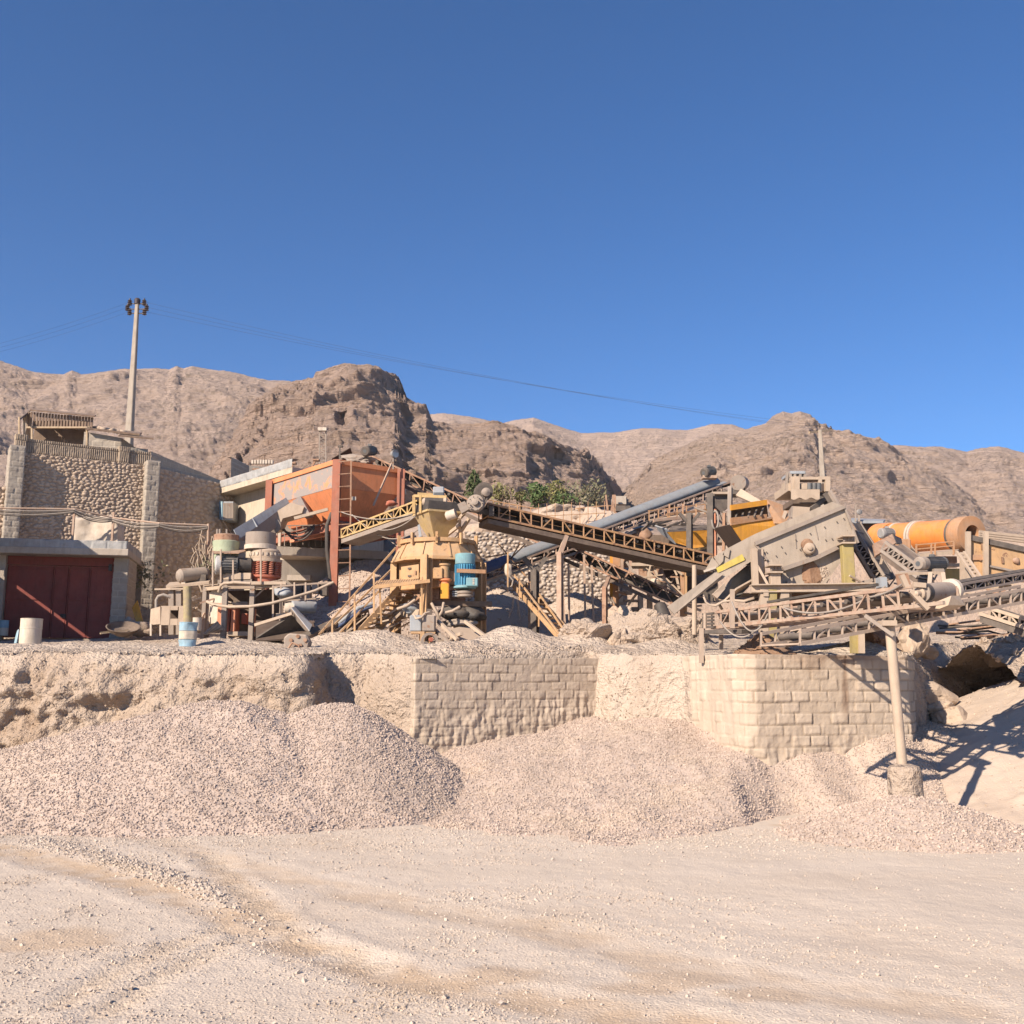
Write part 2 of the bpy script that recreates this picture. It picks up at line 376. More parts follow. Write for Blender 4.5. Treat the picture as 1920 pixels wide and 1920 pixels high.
def ground_z(x, y):
    near = sst(40, 24, np.hypot(x, y-12))
    z = .022*fbm(x*.35, y*.35, 0, 3, 5)+.010*fbm(x*1.6, y*1.6, 0, 3, 6)+.006*fbm(x*7, y*7, 0, 2, 8)
    for tr, w_, dp in ((TR1, .28, .022), (TR2, .3, .018), (TR3, .2, .02), (TR4, .3, .008), (TR5, .16, .02), (TR6, .16, .02)):
        q = pdist(x, y, tr)+.06*pn(x*2, y*2, 0, 4); z = z-dp*np.exp(-(q/w_)**2)+dp*.3*np.exp(-((q-w_*1.7)/(.4*w_))**2)
    for tr in (TR5, TR6, TR3):
        q = pdist(x, y, tr); z = z+.016*np.sign(np.sin((x*.9+y*1.7)*2*math.pi/.16))*np.exp(-(q/.17)**4)
    q = pdist(x, y, WIN); z = z+.015*np.exp(-((q+.07*pn(x*3, y*3, 0, 9))/.2)**2)
    return z*near-.002
def axis(lo, a, b, hi, st, gr):
    m = list(np.arange(a, b, st)); s = st; r = [m[-1]]
    while r[-1] < hi: s *= gr; r.append(r[-1]+s)
    s = st; l = [m[0]]
    while l[-1] > lo: s *= gr; l.append(l[-1]-s)
    return np.array(l[:0:-1]+m+r[1:])
gx = axis(-2500, -10.5, 11.5, 2500, .05, 1.28); gy = axis(-300, 4.0, 19, 2500, .045, 1.22)
X, Y = np.meshgrid(gx, gy); x, y = X.ravel(), Y.ravel()
br = np.zeros_like(x)
for tr, w_, a in ((TR1, .33, .75), (TR2, .33, .5), (TR3, .25, .55), (TR4, .3, .12), (TR5, .15, .25), (TR6, .15, .25)):
    br = np.maximum(br, 1.25*a*sst(w_*1.25, w_*.5, pdist(x, y, tr)+.10*fbm(x*1.5, y*1.5, 0, 3, 3)+.04*fbm(x*6, y*6, 0, 2, 13))*np.clip(.75+.9*fbm(x*2.3, y*2.3, 0, 3, 33), 0, 1))
for (px, py), rx, ry in PATCH:
    q = np.hypot((x-px)/rx, (y-py)/ry)+.35*fbm(x*3, y*3, 0, 3, 12); br = np.maximum(br, .75*sst(1.25, .55, q))
br = np.clip(br+.15*sst(.0, .6, fbm(x*.5, y*.5, 0, 4, 41)), 0, 1)
tag(grid_obj("ground", np.stack([x, y, ground_z(x, y)], 1), len(gx), len(gy), M['ground'], attr={"brown": br}), kind="structure")

# ---------------------------------------------------------------- stones
_CV = np.array([[-1,-1,-1],[1,-1,-1],[1,1,-1],[-1,1,-1],[-1,-1,1],[1,-1,1],[1,1,1],[-1,1,1]], dtype=float)
_CF = np.array([[3,2,1,0],[4,5,6,7],[0,1,5,4],[1,2,6,5],[2,3,7,6],[3,0,4,7]])
def stones(p, s):
    n = len(p); base = _CV[None]*(1+RNG.uniform(-.45, .2, (n, 8, 3)))*RNG.uniform(.55, 1.15, (n, 1, 3))*.5
    q = RNG.normal(size=(n, 4)); q /= np.linalg.norm(q, axis=1)[:, None]; a, b, c, d = q.T
    R = np.stack([1-2*(c*c+d*d), 2*(b*c-a*d), 2*(b*d+a*c), 2*(b*c+a*d), 1-2*(b*b+d*d), 2*(c*d-a*b), 2*(b*d-a*c), 2*(c*d+a*b), 1-2*(b*b+c*c)], 1).reshape(n, 3, 3)
    V = np.einsum('nij,nkj->nki', R, base)*s[:, None, None]+p[:, None, :]
    F = (_CF[None]+8*np.arange(n)[:, None, None]).reshape(-1, 4)
    return V.reshape(-1, 3), F, np.repeat(RNG.uniform(.1, .9, n), 8)
def scatter_ground(n, lo, hi, near_w):
    """random spots seen by eye height, denser close by"""
    d = 4.2*(hi/4.2)**RNG.random(n); u = RNG.uniform(-60, 1980, n); x = (u-960)/1920*d; y = d
    return x, y
n = 330000; x, y = scatter_ground(n, 4, 17.5, 1)
dens = .10+.75*sst(-.05, .45, fbm(x*.55, y*.55, 0, 4, 21))*sst(9.5, 5, y)+.6*sst(.1, .5, fbm(x*.8, y*.8, 0, 4, 27))*sst(1.5, -.5, x)
dens = dens+1.6*np.exp(-((pdist(x, y, WIN)+.1*fbm(x*2, y*2, 0, 2, 2))/.24)**2)+.7*np.exp(-(pdist(x, y, WIN2)/.4)**2)+.6*np.exp(-((pdist(x, y, TR4)-.7)/.4)**2)
for tr in (TR1, TR2, TR3): dens = dens*(1-.9*np.exp(-(pdist(x, y, tr)/.27)**2))
dens = dens*(1-.75*sst(.5, 3.5, x)*sst(6.3, 8.5, y)*sst(15.5, 14, y)); dens = dens+.8*sst(14.2, 16.5, y+.5*fbm(x, y, 0, 2, 8))
k = RNG.random(n) < dens*.6; x, y = x[k], y[k]; s = RNG.gamma(2.2, .0027, len(x))*(1+.06*np.clip(y-6, 0, 9))+.0045
s = s*(1+.9*np.exp(-(pdist(x, y, WIN)/.3)**2)); s = np.minimum(s, .05)
V, F, t = stones(np.stack([x, y, ground_z(x, y)+s*.12], 1), s)
tag(arr_obj("gravel", V, F, M['chips'], attr={"brown": np.repeat(.5*sst(.2, .7, fbm(x*.5, y*.5, 0, 4, 41)), 8), "tint": t}, smooth=False), "loose pale stone chips strewn over the yard floor", "gravel", kind="stuff")

# ---------------------------------------------------------------- gravel heaps
def cone(x, y, c, z0, sl, sr, sf, sb, r0=.35):
    dx = x-c[0]; dy = y-c[1]
    ax = np.where(dx < 0, -dx*sl, dx*sr); ay = np.where(dy < 0, -dy*sf, dy*sb)
    return z0-np.sqrt(ax*ax+ay*ay+(r0*.4)**2)+r0*.4
def heap(name, label, zf, bx, by, res, mat, nst, smin, smax, group=None, rough=.05, cat="gravel heap", brown=None, base=None, ripple=0):
    gx = np.arange(bx[0], bx[1]+res, res); gy = np.arange(by[0], by[1]+res, res); X, Y = np.meshgrid(gx, gy); x, y = X.ravel(), Y.ravel()
    base = base or (lambda x, y: 0*x)
    def zz(x, y): return zf(x, y)+rough*fbm(x*1.1, y*1.1, 0, 4, 51)+rough*.5*fbm(x*5, y*5, 0, 2, 52)
    z = zz(x, y); keep = z > base(x, y)-.12
    V = np.stack([x, y, z], 1); nu, nv = len(gx), len(gy)
    i, j = np.meshgrid(np.arange(nu-1), np.arange(nv-1)); a = (j*nu+i).ravel(); F = np.stack([a, a+1, a+1+nu, a+nu], 1); F = F[keep[F].all(1)]
    used = np.unique(F); mp = np.full(len(V), -1); mp[used] = np.arange(len(used)); V = V[used]; F = mp[F]
    tint = np.full(len(V), .5); sm = np.ones(len(F), bool)
    if nst:
        sx = RNG.uniform(bx[0], bx[1], nst*2); sy = RNG.uniform(by[0], by[1], nst*2); sz = zz(sx, sy)
        k = np.nonzero(sz > base(sx, sy)-.04)[0][:nst]; sx, sy, sz = sx[k], sy[k], sz[k]
        s = RNG.uniform(smin, smax, len(sx)); v2, f2, t2 = stones(np.stack([sx, sy, sz+s*.18], 1), s)
        F = np.concatenate([F, f2+len(V)]); V = np.concatenate([V, v2]); tint = np.concatenate([tint, t2]); sm = np.concatenate([sm, np.zeros(len(f2), bool)])
    tint = tint*(1-.45*sst(.05, .5, fbm(V[:, 0]*.9, V[:, 1]*.35, 0, 4, 57)))
    bb = np.zeros(len(V)) if brown is None else brown(V[:, 0], V[:, 1])
    return tag(arr_obj(name, V, F, mat, attr={"brown": bb, "tint": tint}, smooth=sm), label, cat, group)
def smax(a, b, k=.15):
    m = np.maximum(a, b); return m+k*np.log(np.exp((a-m)/k)+np.exp((b-m)/k))
cA = P(430, 1320, 21); cB = P(648, 1318, 21.3); cA2 = P(20, 1408, 22.4)
hA = lambda x, y: smax(cone(x, y, cA, 2.0, .27, .42, .5, .4, .6), cone(x, y, cA2, .95, .12, .35, .42, .25, .6), .12)
hB = lambda x, y: cone(x, y, cB, 1.95, .34, .64, .52, .42, .45)
heap("gravel_heap", "broad grey gravel heap in front of the left dirt bank", hA, (-13.5, -1.2), (15.2, 25), .07, M['gravel'], 60000, .018, .040, "gravel heaps in the yard", .07,
     brown=lambda x, y: .5*sst(-7.5, -10, x+.8*fbm(x, y, 0, 3, 5)))
heap("gravel_heap", "steep round gravel heap leaning toward the block retaining wall", hB, (-7.2, .8), (16, 25), .07, M['gravel'], 40000, .018, .040, "gravel heaps in the yard", .06)
def tps(pts):
    p = np.array(pts); n = len(p); f = lambda r2: .5*r2*np.log(r2+1e-9)
    D = ((p[:, None, :2]-p[None, :, :2])**2).sum(-1); A = np.zeros((n+3, n+3)); A[:n, :n] = f(D)+np.eye(n)*.05
    A[:n, n] = 1; A[:n, n+1:] = p[:, :2]; A[n, :n] = 1; A[n+1:, :n] = p[:, :2].T
    w_ = np.linalg.solve(A, np.concatenate([p[:, 2], [0, 0, 0]]))
    def g(x, y):
        r = w_[n]+w_[n+1]*x+w_[n+2]*y
        for i in range(n): r = r+w_[i]*f((x-p[i, 0])**2+(y-p[i, 1])**2)
        return r
    return g
cp = [tuple(P(*q)) for q in ((850, 1412, 23.3), (1000, 1372, 25), (1100, 1343, 26), (1200, 1350, 25.5), (1290, 1345, 24), (1340, 1385, 22.2), (1395, 1415, 20.8), (1480, 1405, 21), (1560, 1372, 21.3), (1700, 1365, 21.8), (1800, 1372, 22.6), (1920, 1392, 22), (1760, 1440, 19.5), (1150, 1428, 20.5), (1000, 1462, 20), (1330, 1470, 19.3), (1560, 1432, 19), (1450, 1480, 18.5), (1700, 1450, 19), (1880, 1470, 19))]
cp += [(p.x, p.y, -.04) for p in (P(q[0], 1500, q[1]) for q in ((850, 17.3), (1000, 16.2), (1150, 14.8), (1240, 15.4), (1340, 16.4), (1450, 17), (1600, 16.4), (1750, 16), (1900, 16.2), (2050, 16)))]
cp += [(xx, 12.5, -.5) for xx in (-3, 0, 3, 6, 9, 12)]+[(-2.6, 20, .1), (-3, 23, .2), (13, 22, .9), (14, 26, 1), (9, 28, 1.2), (2, 30, 1.2)]
apron = tps(cp)
YF = np.array([(PX(u, d_, 1540), d_) for u, d_ in ((700, 18), (850, 17.4), (1000, 16.4), (1150, 15.1), (1240, 15.5), (1340, 16.9), (1450, 18.9), (1600, 19.3), (1750, 19.3), (1900, 19.9), (2050, 20.3), (2300, 20.5))])
hC = lambda x, y: -smax(-apron(x, y), -(.5*(y-np.interp(x, YF[:, 0], YF[:, 1])-.5*fbm(x*.7, x*0+3, 0, 3, 7))-.03), .06)+.10*fbm(x*.8, y*.5, 0, 3, 77)+.03*rid(x*.9, y*.25, 0, 2, 78)
heap("gravel_slope", "long gravel apron banked against the two block walls", hC, (-3.2, 14.5), (12.8, 27), .08, M['gravel'], 95000, .016, .038, None, .05, "gravel slope",
     base=lambda x, y: 0*x+.0, brown=lambda x, y: .6*sst(.0, .5, fbm(x*.6, y*.6, 0, 3, 15))+.4*sst(5, 9, x))
cD = P(1705, 1500, 16.9)
heap("gravel_heap", "small cone of gravel around the foot of the conveyor pole", lambda x, y: cone(x, y, cD, .56, .33, .33, .33, .3, .3), (cD.x-2.4, cD.x+2.4), (14.6, 19.6), .05, M['gravel'], 7000, .02, .045, None, .04)
cE = P(2075, 1225, 24)
heap("sand_heap", "smooth pale sand slope rising at the right edge of the yard", lambda x, y: cone(x, y, cE, 3.05, .43, .4, .42, .3, .6), (7, 22), (12.5, 29), .09, M['sandheap'], 2500, .02, .04, None, .07, "sand heap")

# ---------------------------------------------------------------- terrace of the crushing plant
BUMPS = [(700, 29, 1.3, .8, .45), (965, 28.6, 1.1, .8, .55), (1100, 28.8, .55, .7, .75), (1192, 30, .85, .9, .85), (1292, 28, .5, .6, .6), (420, 30, 1.0, .8, .2), (120, 27.5, 2.2, .5, .12), (620, 29.5, .7, .5, .22), (1240, 27, .8, .8, .35), (1000, 26.4, 1.8, .5, .25), (860, 25.4, 1.2, .5, .28), (1610, 24, .9, .7, .3)]
BUMPS = [(PX(a, b), b, c, d, e) for a, b, c, d, e in BUMPS]
def zt0(x, y):
    z = 2.95+.08*(y-23)
    for bx, by, sx, sy, h in BUMPS: z = z+h*np.exp(-((x-bx)/sx)**2-((y-by)/sy)**2)
    return z
def zt(x, y): return zt0(x, y)+.06*fbm(x*.9, y*.9, 0, 3, 61)+.025*fbm(x*4, y*4, 0, 3, 62)
ED = [(-500, 27.5, 1.2, 1), (-120, 25.8, 1.2, 1), (0, 25.2, 1.3, 1), (150, 25, 1.2, 1.1), (300, 24.8, .9, 1.1), (450, 24.4, .8, 1), (540, 23.7, .7, .8), (585, 23.9, .7, .7), (612, 25.2, .5, .5), (690, 25.2, .5, .45), (765, 24.0, .4, .2), (785, 23.7, .1, .08), (1106, 25.9, .1, .08), (1118, 25.3, .4, .13), (1150, 25.0, .9, .3), (1210, 24.5, .9, .28), (1275, 23.95, .3, .15), (1330, 22.8, .15, .12), (1388, 21.3, .1, .06), (1420, 21.2, .1, .05), (1690, 22.25, .1, .05), (1703, 24, .6, .3), (1722, 27, 1.6, .5), (1765, 30.5, 3.2, .6), (1850, 31.5, 3.2, .6), (1930, 32.5, 2, .5), (2300, 34, 2, .5)]
ex = np.array([PX(a, b) for a, b, _, _ in ED]); ey = np.array([b for _, b, _, _ in ED]); eb = np.array([c for _, _, c, _ in ED]); ea = np.array([d for _, _, _, d in ED])
L = np.concatenate([[0], np.cumsum(np.hypot(np.diff(ex), np.diff(ey)))]); s = np.arange(0, L[-1], .055)
cx, cy, cb, ca = (np.interp(s, L, q) for q in (ex, ey, eb, ea))
kr = np.exp(-np.linspace(-2, 2, 13)**2); kr /= kr.sum(); pad = lambda q: np.convolve(np.pad(q, 6, 'edge'), kr, 'valid')
cx, cy, cb, ca = pad(cx), pad(cy), pad(cb), pad(ca)
cx = np.maximum.accumulate(cx+np.arange(len(cx))*1e-5)
tx, ty = np.gradient(cx), np.gradient(cy)
for _ in range(3): tx, ty = pad(tx), pad(ty)
ln = np.hypot(tx, ty); nx, ny = ty/ln, -tx/ln
rows = []; nf = 64
topz = zt(cx, cy)
for j in range(nf):
    t = j/(nf-1.0); z = lerp(-.3, 1.0, t)*topz if j else topz*0-.4
    off = cb*(1-t)**1.25-.22*np.exp(-(1-t)*14)*np.clip(ca*2, .15, 1)
    fx, fy = cx+nx*off, cy+ny*off
    a = ca*(.42*fbm(fx*.55, z*.8, fy*.55, 3, 71)+.17*rid(fx*.9, z*1.3, fy*.9, 3, 72)-.07+.11*fbm(fx*3.2, z*3.2, fy*3.2, 3, 73)+.06*rid(fx*6, z*6, fy*6, 3, 74)*.5)
    hol = ca*.14*sst(.22, .6, fbm(fx*.75+9, z*1.1, fy*.75, 3, 75))*sst(.95, .6, t)
    dd = (a-hol)*np.clip(1.15-.9*sst(.8, 1, t), .2, 1)
    # vertical water runnels on the pale corner
    dd = dd+.05*sst(.1, .3, ca)*rid(fx*2.2, z*.35, fy*2.2, 2, 76)
    rows.append(np.stack([fx+nx*dd, fy+ny*dd, z], 1))
fr = (np.linspace(0, 1, 120)**2.2)[1:]
for f in fr:
    yy = cy+.02+f*(44.6-cy); xx = cx; zz = zt(xx, yy)+.05*np.exp(-((yy-cy)/.4)**2)*fbm(xx*3, yy*3, 0, 3, 63)
    sh = .22*np.clip(ca*2, .15, 1)*np.exp(-(yy-cy)*4)
    zz = zz-sh*.5
    rows.append(np.stack([xx-0*nx*sh, yy+.2*np.exp(-(yy-cy)*3), zz], 1))
V = np.concatenate(rows); zz = V[:, 2]
lowness = sst(2.6, .8, zz)*sst(PX(1760, 24), PX(1700, 24), V[:, 0])*np.tile(sst(.1, .6, ca), len(rows))
brn = np.clip(.5*lowness*sst(-.25, .3, fbm(V[:, 0]*.9, V[:, 1]*.9, zz*1.2, 4, 81))+.25*sst(.2, .5, fbm(V[:, 0]*.4, V[:, 1]*.4, 0, 3, 82)), 0, 1)
brn = np.maximum(brn, .85*np.exp(-((V[:, 0]-PX(1480, 22.6))/1.1)**2-((V[:, 1]-22.6)/.8)**2))
pseg = .75*sst(PX(1100, 25.9), PX(1125, 25.3), cx)*sst(PX(1420, 21), PX(1385, 21.3), cx); pal = np.concatenate([np.maximum(pseg, .8*max(0, (j-nf+8)/8.0)) if j < nf else np.full(len(cx), .85) for j in range(len(rows))])*np.clip(.8+.8*fbm(V[:, 0]*1.1, V[:, 1]*1.1, 0, 3, 83), 0, 1)*(1-brn)
tag(grid_obj("terrace", V, len(cx), len(rows), M['terrace'], attr={"brown": brn, "pale": pal}), kind="structure")

# pale crumbs on the terrace edge
n = 26000; k = RNG.integers(0, len(cx), n); x = cx[k]; y = cy[k]+.05+RNG.gamma(1.3, .8, n)
z = zt(x, y); s = RNG.gamma(2.0, .0085, n)+.008
fv = np.concatenate(rows[6:nf-3]); fa = np.tile(ca, nf-9); ok = np.nonzero(fa > .25)[0]; kk = RNG.choice(ok, 9000); fs_ = RNG.gamma(2, .007, 9000)+.012
pp_ = np.concatenate([np.stack([x, y, z+s*.1-.02], 1), fv[kk]+RNG.normal(0, .02, (9000, 3))]); s = np.concatenate([s, np.minimum(fs_, .13)])
V, F, t = stones(pp_, np.minimum(s, .16))
tag(arr_obj("rubble", V, F, M['terrace'], attr={"brown": .35*np.repeat((np.arange(len(s)) >= n)*RNG.random(len(s)), 8), "pale": t*np.repeat(np.arange(len(s)) < n, 8)}, smooth=False), "pale crumbs of rubble strewn along the terrace edge", "rubble", kind="stuff")

# ---------------------------------------------------------------- upper ground behind the plant
ux = axis(-60, -30, 30, 260, .35, 1.1); uy = axis(43, 43.2, 62, 170, .35, 1.06)
X, Y = np.meshgrid(ux, uy); x, y = X.ravel(), Y.ravel()
def zu(x, y):
    left = sst(-9, -12.5, x-(y-43)*.1); z = lerp(8.6+2.3*sst(44, 56, y)*sst(2, -1, np.abs(x-1)-6), 10.6, left)
    return z+(y-43)*.065+.35*fbm(x*.25, y*.25, 0, 4, 91)*sst(43.5, 47, y)+.12*fbm(x*1.2, y*1.2, 0, 3, 92)
z = zu(x, y); z = np.where(y < 43.3, np.where(y < 43.05, 2.5, z), z)
tag(grid_obj("upper_ground", np.stack([x, y, z], 1), len(ux), len(uy), M['upper'], attr={"brown": .3*sst(0, .5, fbm(x*.3, y*.3, 0, 3, 5))}), kind="structure")

# ---------------------------------------------------------------- hills
def rock(name, c, c2, dark, sc):
    m, nt, bs = _nt(name); N = NT(nt); pos = N.pos()
    mp = N.n("Mapping"); nt.links.new(pos, mp.inputs[0]); mp.inputs["Scale"].default_value = (.4, .4, 3); mp.inputs["Rotation"].default_value = (0, math.radians(6), 0)
    st = N.noise(mp.outputs[0], sc*.25, 7, .6, .4)
    col = N.mix(N.mr(st, .35, .65), c, c2)
    col = N.mix(N.mr(N.noise(pos, sc*1.5, 6, .7), .55, .8, 0, .35), col, dark)
    col = N.mix(N.math('MULTIPLY', N.attr("brown"), .8), col, dark)
    nt.links.new(col, bs.inputs["Base Color"]); bs.inputs["Roughness"].default_value = .97; bs.inputs["Specular IOR Level"].default_value = .05
    rg_ = N.n('TexNoise', noise_type='RIDGED_MULTIFRACTAL'); nt.links.new(mp.outputs[0], rg_.inputs['Vector']); rg_.inputs['Scale'].default_value = sc*.45; rg_.inputs['Detail'].default_value = 7; rg_.inputs['Roughness'].default_value = .6
    nt.links.new(N.bump(N.math('ADD', N.math('ADD', N.noise(mp.outputs[0], sc*.9, 8, .7), N.math('MULTIPLY', rg_.outputs['Fac'], -.55)), N.math('MULTIPLY', N.noise(pos, sc*3, 5, .65), .22)), 1.0, 3.6), bs.inputs["Normal"])
    return m
M['rockhill'] = rock('hill_rock', (.50, .38, .31), (.43, .325, .265), (.24, .19, .145), .35)
M['rockcliff'] = rock('cliff_rock', (.50, .37, .30), (.42, .31, .25), (.25, .19, .15), .4)
def interp_px(pts, u):
    a = np.array(pts, dtype=float); return np.interp(u, a[:, 0], a[:, 1])
def hill(name, ridge, u0, u1, nu, nv, dr, df, zf, prof, mat, disp, strata, seed, tilt=.08, push=None):
    u = np.linspace(u0, u1, nu); v = interp_px(ridge, u)
    dr_ = dr(u) if callable(dr) else np.full(nu, float(dr)); df_ = np.full(nu, float(df))
    zr = H+dr_*((1287-v)/1920.0)*1.0
    y_ = -(v-960)/1920.0; zr = H+dr_/(CT-y_*ST)*(ST+y_*CT); sx = (u-960)/1920.0/(CT-y_*ST)
    zf_ = np.full(nu, float(zf)); R = []
    tt = np.concatenate([np.linspace(0, 1, nv), np.linspace(1, 1.8, 26)[1:]])
    for t in tt:
        if t <= 1:
            yy = lerp(df_, dr_, t); a = prof(u, t)
            if push: yy = yy+push(u, lerp(1110.0, v, a))
            z = H+yy*lerp((zf_-H)/df_, (zr-H)/dr_, a)
        else:
            yy = dr_+(t-1)*.6*dr_+(push(u, v) if push else 0); zz = H+(dr_+(push(u, v) if push else 0))*(zr-H)/dr_; z = zz-(zr-zf_)*(t-1)**1.3*1.2
        R.append(np.stack([sx*yy, yy, z], 1))
    V = np.concatenate(R); x, y, z = V[:, 0].copy(), V[:, 1].copy(), V[:, 2].copy()
    T2 = np.repeat(tt, nu); fade = sst(0, .1, T2)
    # broken rock: big buttresses and gullies, then ledges of tilted beds
    big = disp*(fbm(x*.022, z*.02, y*.022, 4, seed)*1.0+.55*rid(x*.045, z*.02, y*.045, 3, seed+3)-.2)
    q = z+tilt*x+3.0*fbm(x*.02, y*.02, z*.02, 3, seed+5)
    led = strata*(rid(q*.16, x*.012, y*.012, 3, seed+7)+.6*pn(q*.6, x*.03, y*.03, seed+8)+.8*pn(q*1.3, x*.04, y*.04, seed+9)+.45*pn(q*2.6, x*.09, y*.09, seed+10))+strata*2.0*sst(.12, .38, fbm(x*.018, y*.018, z*.018, 3, seed+51))*rid(x*.06, z*.12, y*.06, 3, seed+52)
    blk = strata*.55*sst(-.1, .35, fbm(x*.09, z*.16, y*.09, 3, seed+11))
    fine = .5*fbm(x*.5, z*.7, y*.5, 3, seed+12)*min(1, strata)
    gul = .22*disp*rid(np.arctan2(x, y)*26+z*.03, z*.012, 0, 3, seed+41)*np.sin(np.clip(T2, 0, 1)*math.pi)*(0 if push else 1)
    rdge = 1-.75*np.exp(-((T2-1)/.05)**2)*(np.tile(sst(480, 600, u), len(tt)) if push else 1)
    D = (big*.75+gul+led*1.25+blk+fine*1.4+.8*strata*rid(x*.16, z*.3, y*.16, 3, seed+15)*.5)*fade
    nrm = np.hypot(x, y); V[:, 0] = x-x/nrm*D*.55*rdge; V[:, 1] = y-y/nrm*D*.9*rdge
    V[:, 2] = z+D*.28*rdge+fade*(1-rdge)*.5*(strata*.8*pn(x*.12, y*.02, 0, seed+20)+strata*.5*pn(x*.4, y*.05, 0, seed+21))
    scrub = sst(.36, .44, fbm(x*.55, y*.55, z*.55, 2, seed+31))*sst(-.1, .3, fbm(x*.03, y*.03, 0, 2, seed+32))
    return tag(grid_obj(name, V, nu, len(tt), mat, attr={"brown": scrub}), kind="structure")
R5 = [(1500, 850), (1600, 842), (1660, 838), (1700, 838), (1760, 840), (1812, 850), (1840, 842), (1872, 838), (1905, 848), (2000, 862), (2200, 900)]
R4 = [(1090, 960), (1165, 930), (1220, 868), (1290, 835), (1340, 812), (1400, 806), (1436, 796), (1450, 780), (1468, 771), (1484, 774), (1500, 770), (1520, 777), (1532, 794), (1560, 806), (1610, 820), (1660, 838), (1700, 862), (1760, 890), (1860, 960)]
R3 = [(700, 800), (770, 790), (800, 779), (830, 775), (880, 782), (940, 796), (968, 788), (1000, 785), (1035, 797), (1090, 814), (1150, 812), (1200, 803), (1232, 804), (1290, 808), (1335, 797), (1372, 797), (1405, 808), (1460, 820), (1520, 850)]
R2 = [(370, 940), (420, 868), (470, 790), (528, 738), (590, 712), (594, 702), (640, 690), (660, 688), (690, 690), (742, 708), (752, 722), (764, 756), (800, 772), (812, 796), (850, 804), (900, 804), (925, 799), (975, 812), (1040, 838), (1090, 858), (1130, 888), (1150, 908), (1172, 940), (1190, 970)]
R1 = [(-300, 640), (-60, 662), (0, 678), (32, 688), (60, 699), (120, 703), (135, 697), (152, 703), (235, 692), (318, 695), (332, 688), (345, 693), (360, 688), (375, 690), (420, 697), (500, 715), (560, 718), (640, 730), (760, 800)]
steep = lambda u, t: .04*np.sin(t*9)*t*(1-t)*4+t
def pbutte(u, t):
    k = sst(470, 640, u)*sst(815, 765, u); q = sst(420, 640, u)
    lo = .40*t+.22*sst(0, .2, t)+.10*sst(.3, .34, t)+.09*sst(.46, .5, t)+.10*sst(.62, .66, t)+.09*sst(.8, .84, t)
    cap = .52*t+.14*sst(0, .16, t)+.07*sst(.27, .3, t)+.06*sst(.42, .45, t)+.06*sst(.55, .58, t)+.06*sst(.68, .71, t)+.09*sst(.88, .92, t)
    return lerp(lerp(t, lo, q), lerp(t, cap, q), k)
def ppush(u, a):
    return 24*sst(698, 765, u)*sst(775, 748, a)+70*sst(1085, 1180, u)+10*sst(1018, 1040, u)*sst(840, 870, a)+7*sst(985, 1000, u)*sst(850, 880, a)+5*sst(625, 650, u)*sst(660, 650, u)*sst(790, 800, a)*sst(830, 810, a)
hill("hill", R5, 1480, 2250, 360, 220, 430, 150, 12, steep, M['rockhill'], 5, 1.5, 500, .1)
hill("hill", R3, 690, 1540, 420, 140, 600, 260, 25, steep, M['rockhill'], 5, .9, 300)
hill("hill", R4, 1080, 1880, 560, 320, 360, 110, 12, steep, M['rockhill'], 4.5, 1.3, 400, .22)
hill("hill", R1, -320, 780, 600, 260, 430, 120, 14, steep, M['rockhill'], 6, .9, 100, -.1)
hill("hill", R2, 360, 1195, 700, 300, 270, 105, 12, pbutte, M['rockcliff'], 4, 1.7, 200, -.04, ppush)

# ---------------------------------------------------------------- relief walls
def wall_mat(name, mortar, stone, stone2, sc=3):
    m, nt, bs = _nt(name); N = NT(nt); pos = N.pos()
    st = N.mix(N.mr(N.noise(pos, sc, 4, .6), .35, .65), stone, stone2)
    col = N.mix(N.attr("stone"), mortar, st)
    col = N.mix(N.attr("brown"), col, (.2, .13, .09))
    nt.links.new(col, bs.inputs["Base Color"]); bs.inputs["Roughness"].default_value = .93; bs.inputs["Specular IOR Level"].default_value = .12
    nt.links.new(N.bump(N.noise(pos, 30, 5, .6), .5, .02), bs.inputs["Normal"])
    return m
M['cobble'] = wall_mat('cobble_masonry', (.33, .25, .185), (.47, .37, .285), (.38, .295, .225))
M['cobblegrey'] = wall_mat('cobble_masonry_grey', (.24, .185, .145), (.50, .42, .35), (.42, .35, .29))
M['blockwall'] = wall_mat('dusty_block_masonry', (.30, .23, .17), (.525, .43, .34), (.47, .38, .295), 1.5)
M['blockgrey'] = wall_mat('grey_block_masonry', (.40, .35, .29), (.33, .285, .235), (.28, .24, .2), 5)
M['brick'] = wall_mat('upright_brick', (.16, .12, .09), (.42, .34, .26), (.34, .27, .2), 6)
